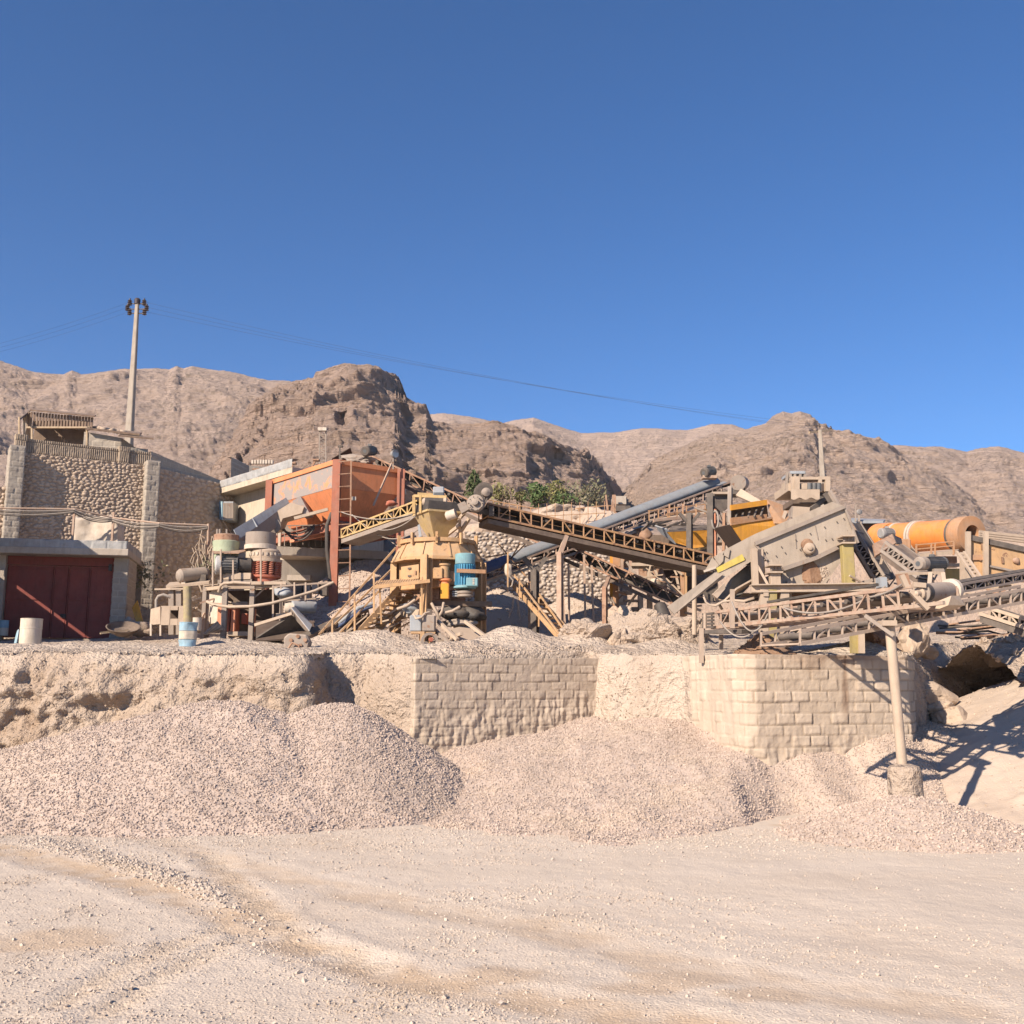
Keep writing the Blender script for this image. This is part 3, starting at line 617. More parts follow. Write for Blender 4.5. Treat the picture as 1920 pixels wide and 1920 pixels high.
def relief(name, path, z0, z1, ds, hf, mat, parent=None, top=.3, seed=0, label=None):
    pth = np.array(path, dtype=float); Ls = np.concatenate([[0], np.cumsum(np.hypot(*np.diff(pth, axis=0).T))])
    nn = max(2, int(Ls[-1]/ds)); s = np.linspace(0, Ls[-1], nn); px, py = np.interp(s, Ls, pth[:, 0]), np.interp(s, Ls, pth[:, 1])
    tx, ty = np.gradient(px), np.gradient(py); l = np.hypot(tx, ty); nx, ny = ty/l, -tx/l
    z1 = np.interp(s, Ls, z1) if not np.isscalar(z1) else np.full(nn, float(z1))
    m = max(2, int((z1.max()-z0)/ds)); rows = []; st = []; bw = []
    for j in range(m):
        z = lerp(z0, z1, j/(m-1.0)); h, a, b = hf(s, z, px, py)
        rows.append(np.stack([px+nx*h, py+ny*h, z], 1)); st.append(a); bw.append(b)
    hb, a, b = hf(s, z1, px, py)
    for o in (0.0, -top): rows.append(np.stack([px+nx*(hb*(o == 0)+o-.002), py+ny*(hb*(o == 0)+o-.002), z1+.004+.01*pn(px*3, py*3, 0, 5)], 1)); st.append(a*0+.8); bw.append(b*0)
    o = grid_obj(name, np.concatenate(rows), nn, len(rows), mat, parent, {"stone": np.concatenate(st), "brown": np.concatenate(bw)})
    if label: o["label"] = label
    return o
def h_cobble(sz=.3, hgt=.1, seed=0, asp=1.35):
    def f(s, z, x, y):
        a = s/(sz*asp)+.3*pn(s*1.2, z*1.2, 0, seed); b = z/sz+.4*pn(s*1.1, z*1.3, 3, seed); ia = np.floor(a).astype(np.int64); ib = np.floor(b).astype(np.int64); best = np.full(s.shape, 9.0); rad = np.zeros(s.shape)
        for i in (-1, 0, 1):
            for j in (-1, 0, 1):
                ca, cb = ia+i, ib+j; h1 = (_hash(ca, cb, 0*ca, seed) % 1000)/1000.0; h2 = (_hash(ca, cb, 0*ca+1, seed) % 1000)/1000.0; h3 = (_hash(ca, cb, 0*ca+2, seed) % 1000)/1000.0
                dx = a-(ca+.5+.5*(h1-.5)+.5*(cb % 2)); dx2 = a-(ca+.5+.85*(h1-.5)+.5*(cb % 2)); dy = b-(cb+.5+.7*(h2-.5)); d = np.sqrt(dx2**2+dy**2)/(.34+.24*h3)
                best = np.minimum(best, d)
        dome = np.sqrt(np.clip(1-best**2, 0, 1)); m_ = sst(.05, .4, dome)
        return hgt*dome+.015*fbm(s*6, z*6, 0, 2, seed), m_, 0*s
    return f
def h_block(bw_=.4, bh=.2, joint=.02, dep=.02, erode=None, seed=0, rows_col=None, jit=.02):
    def f(s, z, x, y):
        zz = z+.015*pn(s*.7, 0, 0, seed+4); r = np.floor(zz/bh); fr = zz/bh-r; ri = r.astype(np.int64)+0*s.astype(np.int64)
        off = ((_hash(ri, ri*0, ri*0, seed) % 100)/100.0*.25+.5*(ri % 2))*bw_; q = (s+off+.03*pn(s*2, z*3, 0, seed+2))/bw_; c = np.floor(q); fc = q-c; ci = c.astype(np.int64)
        hh = (_hash(ci, ri, ci*0, seed+9) % 1000)/1000.0
        je = joint*(.5+1.2*hh); m_ = sst(0, je/bw_, fc)*sst(1, 1-je/bw_, fc)*sst(0, je/bh*1.1, fr)*sst(1, 1-je*.5/bh, fr)
        h = dep*m_+jit*(hh-.5)*m_; br = 0*s
        if erode:
            e = erode(s, z); rg = rid(s*3.2, z*.7, 0, 3, seed+7); h = lerp(h, h*.75+.035*rg-.03, e)+e*.03*fbm(s*5, z*5, 0, 3, seed+5)
            m_ = np.maximum(m_, .85*e)
        m_ = m_*(.72+.28*hh)
        return h+.006*fbm(s*14, z*14, 0, 2, seed)+.012*fbm(s*3.5, z*3.5, 0, 3, seed+21), m_, br
    return f
# middle block wall, eroding toward its foot
a, b = P(778, 1238, 22.95), P(1128, 1237, 25.4)
o = relief("block_wall", [(a.x-.12, a.y+.6), (a.x, a.y), (b.x, b.y)], .1, [2.9, 2.9, 2.98], .024,
           h_block(.4, .2, .022, .016, lambda s, z: np.clip(sst(2.2, 1.1, z-.08*s+.25*fbm(s*1.5, z*1.5, 0, 3, 8)), 0, 1), 3), M['blockwall'], top=.5)
tag(o, "grey-tan block wall with melting lower courses between the gravel heaps", "retaining wall")
def stain(s, z, x, y, base=h_block(.42, .22, .02, .022, lambda s, z: .55*sst(1.6, 1.0, z+.3*fbm(s*1.2, z*1.2, 0, 3, 18)), 13, jit=.035)):
    h, m_, b_ = base(s, z, x, y)
    xs = PX(1573, 21.4); b_ = .75*np.exp(-((x-xs+.05*pn(z*3, 0*z, 0, 3))/.12)**2)*sst(1.4, 2.0, z)*sst(.2, -.2, pn(s*9, z*.8, 0, 4))+.8*sst(2.55, 2.9, z+.25*fbm(s*2, z, 0, 3, 5))*np.exp(-((x-xs)/1.3)**2)
    pale = sst(PX(1400, 21), PX(1330, 22.8), x); m_ = np.maximum(m_, 1.0*pale); h = h*(1-.3*pale)+.03*pale*rid(s*1.6, z*.4, 0, 2, 19)
    return h+.08*sst(1.3, .9, z)*fbm(s*2, z*2, 0, 3, 6), m_, np.clip(b_, 0, 1)
pp = [(PX(1276, 24.0), 24.0), (PX(1304, 23.2), 23.2), (PX(1372, 21.1), 21.1), (PX(1392, 20.75), 20.75), (PX(1412, 20.7), 20.7), (PX(1693, 21.75), 21.75), (PX(1699, 22.3), 22.3), (PX(1706, 23.4), 23.4)]
o = relief("block_wall", pp, .3, [2.98, 2.97, 2.95, 2.94, 2.93, 2.93, 2.93, 2.9], .026, stain, M['blockwall'], top=.5)
tag(o, "pale block wall with rounded corner and brown stains under the conveyors", "retaining wall")
# ================================================================ left side: walls, garage, shack, poles
def gz(u, d, v=1190):
    p = P(u, v, d); return float(zt0(p.x, d))
def base(u, d, v=1190): p = P(u, v, d); return Vector((p.x, d, gz(u, d, v)))
WA, WB, WC = P(30, 860, 37), P(285, 860, 39.5), P(440, 890, 43.2)
W0 = P(-160, 860, 35.4); ZW = 10.85
sw = T("stone_wall", "tall cobble retaining wall with block pilasters behind the red garage", "retaining wall", (WA.x, WA.y, 4))
relief("wall_panel", [(WA.x, WA.y), (WB.x, WB.y)], 3.6, ZW, .02, h_cobble(.105, .05, 31, 1.5), M['cobble'], sw, .5)
relief("wall_panel", [(WB.x, WB.y), (WC.x, WC.y), (WC.x+2.5, WC.y+.6)], 3.6, [ZW, ZW-.1, ZW-.9], .024, h_cobble(.14, .035, 37, 1.6), M['cobble'], sw, .5)
relief("wall_panel", [(W0.x, W0.y), (WA.x, WA.y)], 3.6, [8.8, 9.6], .024, h_cobble(.15, .08, 41, 1.4), M['cobble'], sw, .5)
tdir = Vector((WB.x-WA.x, WB.y-WA.y, 0)).normalized(); ndir = Vector((tdir.y, -tdir.x, 0))
def pilaster(c, wd, pr, z1, seed):
    a = Vector((c.x, c.y, 0))-tdir*wd/2; b = a+tdir*wd; q = [a-ndir*.3, a+ndir*pr, b+ndir*pr, b-ndir*.3]
    relief("pilaster", [(p.x, p.y) for p in q], 3.6, z1, .03, h_block(.38, .2, .022, .02, None, seed), M['blockgrey'], sw, .3)
    MB().prism([Vector((p.x, p.y, z1)) for p in q], (0, 0, .06)).b("coping", M['concrete'], sw)
pilaster(WA, .5, .5, ZW+.1, 51); pilaster(WB, .5, .42, ZW+.1, 53)
# upright-brick parapet
pa = T("brick_parapet", "low parapet of upright bricks on top of the cobble wall", "parapet", (WA.x, WA.y, ZW))
h_up = h_block(.075, .42, .022, .03, None, 61, jit=.02)
qa, qb, qc = [Vector((p.x, p.y, 0))+Vector((-ndir.x, -ndir.y, 0))*.25 for p in (WA, WB, WC)]
relief("parapet_panel", [(qa.x, qa.y), (qb.x, qb.y)], ZW, ZW+.6, .02, h_up, M['brick'], pa, .18)
relief("parapet_panel", [(qb.x, qb.y), (qc.x, qc.y)], ZW-.05, [ZW+.65, ZW+.0], .03, h_block(.4, .2, .02, .015, None, 63), M['blockgrey'], pa, .18)
def pposts(t, h):
    c = qa.lerp(qb, t); a = c-tdir*.19; b = c+tdir*.19
    relief("parapet_post", [(p.x, p.y) for p in (a-ndir*.2, a+ndir*.1, b+ndir*.1, b-ndir*.2)], ZW, ZW+h, .02, h_up, M['brick'], pa, .3)
pposts(.03, .72); pposts(.79, .7)
# back fill rows of blocks seen beyond
o = relief("block_wall", [(WC.x-.6, WC.y+1.5), (PX(455, 46.5), 46.5)], 9, 12.4, .05, h_block(.4, .2, .02, .015, None, 71), M['blockgrey'], top=.2); tag(o, "low grey block wall at the back end of the brick parapet", "wall")
o = relief("block_wall", [(PX(455, 48), 47.6), (PX(523, 48), 48.4)], 10, 12.66, .05, h_block(.4, .2, .02, .015, None, 73), M['blockgrey'], top=.2); tag(o, "short grey block wall carrying a row of white blocks", "wall")
for i in range(8):
    tag(MB().pbox(471+i*5.2, 862, 475.2+i*5.2, 869.5, 47.9, .2).b("concrete_block", M['white'], bev=.01), "pale loose block in the row standing on the back wall", "block", "row of pale blocks on the back wall")
# ---- shack on the wall
d = 40.5; sh = T("wooden_shack", "dark timber shack with sagging tin roof above the cobble wall", "shack", P(120, 815, d))
z0 = P(120, 830, d).z
MB().pbox(62, 789, 163, 832, d+1.0, .12).b("wall", M['wood'], sh)
m = MB()
for i in range(22):
    u = 49+i*5.7; m.pbox(u, 772+i*.5, u+5.6, 800+i*.3+random.uniform(-1, 1), d-.05, .05)
m.b("tin_cladding", M['tin'], sh)
MB().pbox(49, 799.5, 168, 802.5, d-.15, .12).b("beam", M['woodpale'], sh)
MB().pplate([(38, 786, d-.9), (58, 769.5, d+.3), (58, 769.5, d+2.2), (40, 784, d+1.5)], .05).b("roof_sheet", M['tin'], sh)
MB().pplate([(56, 769, d-.3), (178, 781, d-.3), (180, 778.5, d+2.2), (58, 767, d+2.2)], .06).b("roof", M['tin'], sh)
MB().pplate([(43, 784, d+.1), (57, 772, d+.1), (59, 832, d+.9), (43, 832, d+.3)], .06).b("side_wall", M['white'], sh)
for u in (36, 60, 163): MB().pbar((u, 782 if u < 40 else 800, d-.2), (u, 835, d-.2), .07).b("post", M['woodpale'], sh)
hb = T("block_hut", "low grey block hut with loose stones on its roof beside the shack", "hut", P(200, 830, d))
relief("wall", [(PX(162, d, 810), d-.2), (PX(228, d, 810), d), (PX(262, d+.6, 810), d+.7)], ZW, [12.45, 12.25, 11.9], .03, h_block(.42, .22, .02, .02, None, 83), M['blockgrey'], hb, .3)
relief("wall", [(PX(226, d-.5, 810), d-.6), (PX(278, d-.2, 810), d-.1)], ZW, 11.75, .03, h_block(.4, .2, .02, .02, None, 85), M['blockgrey'], hb, .3)
MB().pplate([(160, 804, d-.5), (262, 815, d-.3), (266, 812, d+2), (165, 801, d+2)], .08).b("roof", M['tin'], hb)
MB().pplate([(222, 817, d-.8), (288, 823, d-.6), (288, 820, d+.2), (226, 815, d+.2)], .07).b("roof", M['tin'], hb)
for i in range(11):
    u = 178+i*5.3; p = P(u, 802.5+i*.75, d-.2+random.uniform(0, .6))
    tag(MB().rock(p, (.16, .13, .1), i, 2).b("stone", M['stone']), "small loose stone holding down the roof of the block hut", "stone", "stones on the hut roof")
# ---- utility poles and lines
def pole(u0, v0, u1, v1, d, w0, w1, label, arm):
    a, b = P(u0, v0, d), P(u1, v1, d); a = a-Vector((0, 0, 2.5)); r = T("utility_pole", label, "utility pole", a)
    s = w0/2; m = MB(); ax = (b-a).normalized(); sx = Vector((.94, -.34, 0)); sy = Vector((.34, .94, 0))
    q0 = [a+sx*w0*i+sy*w0*.7*j for i, j in ((-.5, -.5), (.5, -.5), (.5, .5), (-.5, .5))]; q1 = [b+sx*w1*i+sy*w1*.7*j for i, j in ((-.5, -.5), (.5, -.5), (.5, .5), (-.5, .5))]
    m.hexa(*q0, *q1).b("pole_shaft", M['polecon'], r, bev=.03); return r, a, b
r, a, b = pole(243.5, 806, 257.5, 566, 55, .48, .22, "tall tapering concrete utility pole with six dark insulators on the left", 0)
MB().lathe(b-Vector((0, 0, .12)), [(.16, 0), (.17, .25), (.12, .32)], 12).b("pole_cap", M['insul'], r)
INS = []
for sd in (-1, 1):
    for k, (du, dv) in enumerate(((12.5, -4+10), (17, 16), (13, 24))):
        c = P(257+sd*(du+1), 560+dv, 55); j = P(256.5, 566+dv-2, 55)
        f = MB().bar(j, c-Vector((0, 0, .1)), .05).b("bracket", M['insul'], r)
        m = MB()
        for q in range(3): m.lathe(c+Vector((0, 0, -.2+q*.11)), [(.03, 0), (.13, .02), (.10, .07), (.03, .09)], 10)
        m.tube(c-Vector((0, 0, .22)), c+Vector((0, 0, .2)), .045, 8)
        m.b("insulator", M['insul'], r); INS.append((sd, c))
r2, a2, b2 = pole(1542, 892, 1537.5, 806, 64, .42, .22, "distant concrete utility pole with wooden crossarm behind the feeder", 0)
ca_, cb_ = P(1517, 811, 63.5), P(1560, 806, 65)
MB().bar(ca_, cb_, .12, .12).b("crossarm", M['woodpale'], r2)
EN = []
for t in (.05, .35, .95):
    p = ca_.lerp(cb_, t); MB().lathe(p+Vector((0, 0, .05)), [(.03, 0), (.08, .06), (.06, .16), (.02, .22)], 8).b("insulator", M['insul'], r2); EN.append(p+Vector((0, 0, .25)))
rt = [c for s_, c in INS if s_ > 0]; lf = [c for s_, c in INS if s_ < 0]
for i, (c, e) in enumerate(zip(rt, EN)):
    tag(MB().hang(c, e, .55, .007, 24).b("power_line", M['wire']), "thin sagging power line strung between the two concrete poles", "power line", "power lines between the poles")
for i, c in enumerate(lf):
    tag(MB().hang(c, P(-200+i*3, 690+i*6, 48), .3, .005, 16).b("power_line", M['wire']), "thin power line running out of view left of the tall pole", "power line", "power lines left of the tall pole")
# ---- garage
GA, GB = P(-120, 1100, 33.0), P(238, 1100, 34.2); gt = Vector((GB.x-GA.x, GB.y-GA.y, 0)).normalized(); gn = Vector((gt.y, -gt.x, 0))
gb = base(100, 34); zf = P(230, 1195, 34.2).z-.05; zr = P(235, 1046, 34.2).z
ga = T("garage", "flat roofed garage with dark red steel doors below the cobble wall", "garage", (GB.x, GB.y, zf))
def gp(u, off=0.0):
    """ground-plan point on the garage front under picture column u, off metres in front"""
    lo, hi = GA, GB; k = (u-960)/1920.0/(CT-(-(1100-960)/1920.0)*ST)
    t = (k*lo.y-lo.x)/((hi.x-lo.x)-k*(hi.y-lo.y)); p = lo.lerp(hi, t); return Vector((p.x, p.y, 0))+gn*off
def gbox(u0, u1, z0, z1, o0, o1):
    a, b = gp(u0, o0), gp(u1, o0); c, d_ = gp(u1, o1), gp(u0, o1); return [Vector((p.x, p.y, z0)) for p in (a, b, c, d_)], (0, 0, z1-z0)
relief("pillar", [(p.x, p.y) for p in (gp(211, -.35), gp(211, .0), gp(238, .0), gp(238, -1.8))], zf-.4, zr, .025, h_block(.4, .21, .02, .02, None, 91), M['blockgrey'], ga, .3)
MB().prism(*gbox(-40, 7, zf-.4, zr, .0, -.5)).b("pillar", M['concrete'], ga)
MB().prism(*gbox(-150, 242, zr, zr+.23, .55, -3.5)).b("roof_slab", M['concrete'], ga, bev=.02)
relief("roof_coping", [(p.x, p.y) for p in (gp(-150, .5), gp(238, .5), gp(240, -2.5))], zr+.23, zr+.49, .03, h_block(.5, .27, .03, .02, None, 93, jit=.05), M['slab'], ga, .25)
MB().prism(*gbox(7, 211, zr-.28, zr, -.2, -.4)).b("lintel", M['door'], ga)
us = [8, 96, 124, 164, 210]
for i in range(4):
    q, e = gbox(us[i]+.6, us[i+1]-.6, zf+.02, zr-.3, -.25, -.31); f = MB().prism(q, e).b("door_leaf", M['door'], ga)
    m = MB()
    a, b_ = gp(us[i]+1.5, -.235), gp(us[i+1]-1.5, -.235)
    for zz in (zf+.06, zf+1.3, zr-.4): m.bar(a+Vector((0, 0, zz)), b_+Vector((0, 0, zz)), .03, .06)
    for p in (a, b_): m.bar(p+Vector((0, 0, zf+.05)), p+Vector((0, 0, zr-.38)), .03, .05)
    m.b("door_frame", M['door'], f)
p = gp(120, -.2); MB().box((p.x, p.y, zf+.75), (.16, .08, .12)).b("lock_box", M['rubber'], ga)
p = gp(206, .0); MB().box((p.x, p.y-.06, zr-.35), (.09, .1, .22)).b("lamp_box", M['rubber'], ga)
MB().prism(*gbox(-150, 238, zf-.3, zr, -3.2, -3.4)).b("back_wall", M['block'], ga)
c = gp(157, -2.2)
m = MB().box((c.x, c.y, zr+.9), (1.55, .9, 1.5)); bm0 = bmesh.new(); [bm0.verts.new(v) for v in m.v]; bm0.verts.ensure_lookup_table(); [bm0.faces.new([bm0.verts[i] for i in f]) for f in m.f]; bmesh.ops.subdivide_edges(bm0, edges=bm0.edges[:], cuts=14, use_grid_fill=True)
for q in bm0.verts: q.co += Vector([.16*float(fbm(q.co.x*1.3+7*k, q.co.y*1.3, q.co.z*1.3, 4, 5)) for k in range(3)])+Vector(((q.co.x-c.x)*-.18*(q.co.z-zr-.9), 0, 0))
bm0.verts.index_update(); m = MB().add([q.co.copy() for q in bm0.verts], [[q.index for q in f.verts] for f in bm0.faces], True); bm0.free(); tag(m.b("plaster_boulder", M['white']), "big pale plastered rock standing on the garage roof", "boulder")
rk = T("cable_rack", "rusty pipe rack carrying bundled cables across the cobble wall", "cable rack", gp(118, -1)+Vector((0, 0, zr)))
pA, pB, pC = gp(118, -.9), gp(190, -1.3), P(390, 985, 35)
for u, o_ in ((118, -.9), (191, -1.3)):
    p = gp(u, o_); MB().bar(Vector((p.x, p.y, zr+.3)), Vector((p.x, p.y, zr+1.75)), .07).b("rack_post", M['redtruss'], rk)
MB().tube(P(388, 1100, 35), P(391, 982, 35), .05, 8).b("rack_post", M['redtruss'], rk)
m = MB(); e0 = gp(-60, -.7)
tops = [e0+Vector((0, 0, zr+1.65)), pA+Vector((0, 0, zr+1.75)), pB+Vector((0, 0, zr+1.55)), P(300, 981, 34.5), pC]
for a, b_ in zip(tops[:-1], tops[1:]): m.tube(a, b_, .03, 6)
m.bar(P(345, 981, 34.8), P(385, 1010, 35), .05); m.b("rack_rail", M['redtruss'], rk)
for j in range(4):
    m = MB()
    for a, b_ in zip(tops[:-1], tops[1:]): m.hang(a+Vector((0, -.05, -.04-.03*j)), b_+Vector((0, -.05, -.04-.03*j)), .06+.03*j, .02, 8)
    m.b("cable", M['cabledark'] if j % 2 else M['cable'], rk)
ww = T("added_shade_wall", "unseen block wall with raised beam added left of the garage to shade its doors", "wall", gp(-30, 1)+Vector((0, 0, zf)))  # added out of view to shade the doors and leave a lit streak
qa_, ea_ = gbox(-45, -32, zf-.4, zr-.38, 4.8, .05); MB().prism(qa_, ea_).b("wall", M['block'], ww)
qa_, ea_ = gbox(-45, -32, zr-.12, zr+2.6, 4.8, .6); MB().prism(qa_, ea_).b("beam", M['concrete'], ww)
qa_, ea_ = gbox(-45, -32, zr-.38, zr-.12, 4.8, 4.6); MB().prism(qa_, ea_).b("post", M['concrete'], ww)
# ---- drums and yard clutter
def drum(u, v0, v1, d, mats, label, dents=0, tilt=0):
    a = P(u, v1, d); h = P(u, v0, d).z-a.z; r = h*.345; t = T("steel_drum", label, "drum", a); n = 28
    prof = [(0, 0), (r, 0), (r*1.02, .015*h), (r, .03*h)]
    for k in range(1, 31):
        z = k/31.0; rr = r*(1+(.028*math.exp(-((z-.34)/.015)**2)+.028*math.exp(-((z-.67)/.015)**2))); prof.append((rr, h*z))
    prof += [(r*1.025, h*.985), (r*1.025, h)]
    segs = [(0, 1)] if len(mats) == 1 else [(i/len(mats), (i+1)/len(mats)) for i in range(len(mats))]
    for (s0, s1), mt in zip(segs, mats):
        pr = [q for q in prof if s0*h-1e-4 <= q[1] <= s1*h+1e-4]
        if s1 < 1: pr.append((r, h*s1))
        m = MB().lathe(a, pr, n, close=False)
        if dents:
            for q in m.v:
                k = dents*max(0, float(pn((q.x-a.x)*4+a.x, (q.y-a.y)*4, (q.z-a.z)*3, 5))); dd = Vector((q.x-a.x, q.y-a.y, 0)); q -= dd*k
        m.b("shell", M[mt], t)
    MB().lathe(a+Vector((0, 0, h*.965)), [(r*.99, 0), (r*.99, .012)], n).b("lid", M[mats[-1]], t)
    return t
drum(55.5, 1160, 1216, 29, ['drumcream'], "cream steel drum standing on the bank before the garage", .05)
drum(351.5, 1167, 1216, 28.6, ['drumblue', 'drumcream', 'drumblue'], "dented blue and white drum near the white box", .3)
drum(4, 1163, 1192, 33, ['drumcream', 'drumblue'], "blue topped drum at the left end of the red doors", .2)
drum(369, 1158, 1182, 30, ['white'], "small white drum half hidden behind the dented blue drum", .1)
p = P(33, 1198, 29.6); tag(MB().lathe(p, [(.0, 0), (.26, .0), (.28, .03), (.25, .05), (0, .05)], 24, axis=(-.85, -.5, .12)).b("round_sheet", M['drumblue']), "round blue drum lid leaning against the cream drum", "lid")
dp = T("conveyor_bowl", "shallow scrap steel bowl lying by the garage pillar", "bowl", base(225, 33.2))
c = P(230, 1186, 32.6); MB().lathe(c, [(.2, -.08), (.42, .06), (.52, .2), (.48, .2), (.38, .06), (.15, -.02)], 22, axis=(.15, -.4, 1)).b("bowl_shell", M['darkbrown'], dp)
for i in range(2): tag(MB().pbar((188, 1186+i*2, 32.4-i*.2), (240, 1178+i*3, 33-i*.3), .12, .04).b("plank", M['woodpale']), "dusty plank under the scrap bowl", "plank", "planks under the bowl")
tag(MB().pplate([(248, 1140, 34.6), (258, 1126, 34.6), (268, 1165, 34.2), (256, 1168, 34.2)], .03).b("sheet_scrap", M['amber']), "bent orange sheet leaning in the shade behind the bowl", "scrap sheet")
for i, (u, v, s_) in enumerate(((262, 1178, .4), (243, 1166, .22), (274, 1184, .25))):
    tag(MB().rock(P(u, v, 33.6), (s_, s_*.8, s_*.7), 20+i, 3).b("boulder", M['grey' if i == 1 else 'stone']), ["dusty pink boulder right of the scrap bowl", "small dark lump behind the scrap bowl", "small pale boulder beside the white box"][i], "boulder")
tag(MB().ptube((352, 1190, 30), (351, 1100, 30), .12, 12).b("bollard", mat('mossy_post', (.36, .3, .15), (.25, .2, .14), dust=.25, sc=8)), "thick yellowish concrete post standing behind the dented blue drum", "post")
# white control box on legs, with hose
d = 31.2; bx = T("control_box", "white sheet metal box on legs with a square dark opening", "box", base(315, d))
z1 = P(315, 1138, d).z; z0 = P(315, 1171, d).z
mwh = M['tanlite']
MB().pplate([(283, 1142, d+.1), (301, 1137, d), (301, 1170, d), (281, 1172, d+.1)], .02).b("side_panel", mwh, bx)
m = MB().pbox(301, 1137, 319, 1172, d-.02, .03).pbox(333.5, 1137, 346, 1172, d-.02, .03).pbox(319, 1137, 333.5, 1144, d-.02, .03).pbox(319, 1160, 333.5, 1172, d-.02, .03); m.b("front_panel", mwh, bx)
MB().pbox(302, 1136, 346, 1138, d+.02, 1.0).b("top_panel", mwh, bx); MB().pbox(319, 1143, 334, 1161, d+.5, .04).b("recess_panel", M['tarp'], bx)
for u in (283, 301, 344): MB().pbar((u, 1170, d+.05), (u, 1192, d+.05), .05).b("leg", M['white'], bx)
MB().path([P(293, 1140, d+.4), P(293, 1125, d+.4), P(297, 1118, d+.4), P(306, 1115, d+.4), P(320, 1120, d+.5)], .05, 8).b("hose", M['cable'], bx)
# table with air tank
d = 32.3; tb = T("work_table", "dusty steel table with thick legs under the air tank", "table", base(345, d))
MB().pplate([(311, 1101, d-.2), (392, 1093, d-.1), (396, 1088, d+1), (318, 1094, d+1)], .08).b("table_top", M['tanlite'], tb)
for u, v in ((322, 1098), (336, 1098), (388, 1096)): MB().pbar((u, v, d), (u, 1190, d), .16).b("leg", M['grey'], tb)
MB().pbar((290, 1105, d-.2), (345, 1104, d-.2), .05).b("rail", M['tanlite'], tb)
tk = T("air_tank", "grey horizontal air tank with domed end lying on the steel table", "tank", P(358, 1092, d+.3))
a, b_ = P(337, 1080, d+.1), P(386, 1076, d+.7); ax = (b_-a).normalized(); L_ = (b_-a).length; r = .23
MB().lathe(a, [(.02, -.1), (.1, -.09), (.18, -.05), (r, .02), (r, L_-.05), (r*.8, L_+.05), (.05, L_+.08)], 22, axis=ax).b("tank_shell", M['grey'], tk)
for t in (.2, .8): MB().box(a.lerp(b_, t)-Vector((0, 0, .26)), (.12, .3, .14)).b("saddle", M['white'], tk)
MB().pbox(360, 1077, 386, 1094, d+.35, .3).b("pump_body", M['dark'], tk)
MB().ptube((360, 1068, d+.3), (360, 1062, d+.3), .025, 6).b("valve", M['grey'], tk)
for i in range(9):
    u = random.uniform(360, 384); v = random.uniform(1115, 1165); a = P(u, v, 31.8+random.uniform(0, .6))
    tag(MB().bar(a, a+Vector((random.uniform(-.3, .5), random.uniform(-.2, .2), random.uniform(-.5, .5))), .05).b("scrap_bar", M[random.choice(['tanlite', 'grey', 'redtruss'])]), "dusty scrap bar in the tangle under the air tank table", "scrap bar", "tangle of scrap bars under the air tank")
# dry climbing plant by the rack post
def leaves(name, c, rad, n, s, mat_, parent=None, seed=1, hollow=.3, shape=None):
    rg = np.random.default_rng(seed); p = rg.normal(size=(n, 3)); p /= np.linalg.norm(p, axis=1)[:, None]; p *= (rg.random(n)**.45)[:, None]
    q = fbm(p[:, 0]*1.7+seed*3.1, p[:, 1]*1.7, p[:, 2]*1.7, 3, seed); p = p[q > -hollow*.35][:n]; p = p*(1+.45*fbm(p[:, 0]*2+seed, p[:, 1]*2, p[:, 2]*2, 2, seed)[:, None]) if len(p) else p
    if shape: p = shape(p)
    p = p*np.array(rad)+np.array(c); k = len(p)
    a = rg.normal(size=(k, 3)); a /= np.linalg.norm(a, axis=1)[:, None]; b_ = np.cross(a, rg.normal(size=(k, 3))); b_ /= np.linalg.norm(b_, axis=1)[:, None]
    ss = s*rg.uniform(.6, 1.4, (k, 1)); V = np.stack([p-a*ss, p-b_*ss*.45, p+a*ss, p+b_*ss*.45], 1).reshape(-1, 3)
    return arr_obj(name, V, np.arange(4*k).reshape(-1, 4), mat_, parent, smooth=False)
vn = T("dry_vine", "dry leafless creeper climbing the rusty post beside the crusher", "plant", base(388, 34.6))
m = MB()
for i in range(16):
    pts = [P(380+random.uniform(-3, 9), 1110, 34.8)]
    for k in range(7): pts.append(pts[-1]+Vector((random.uniform(-.14, .14), random.uniform(-.08, .08), random.uniform(.15, .34))))
    m.path(pts, .018, 4)
m.b("stem", M['tanlite'], vn); leaves("foliage", P(384, 1068, 34.8), (.3, .3, .45), 260, .06, M['leafgrey'], vn, 4)
leaves_ = leaves("weed_bush", P(272, 1080, 36.5), (.9, .5, .7), 420, .07, M['leafgrey'], None, 9); tag(leaves_, "straggling dusty weed in the shaded corner under the cobble wall", "weed")
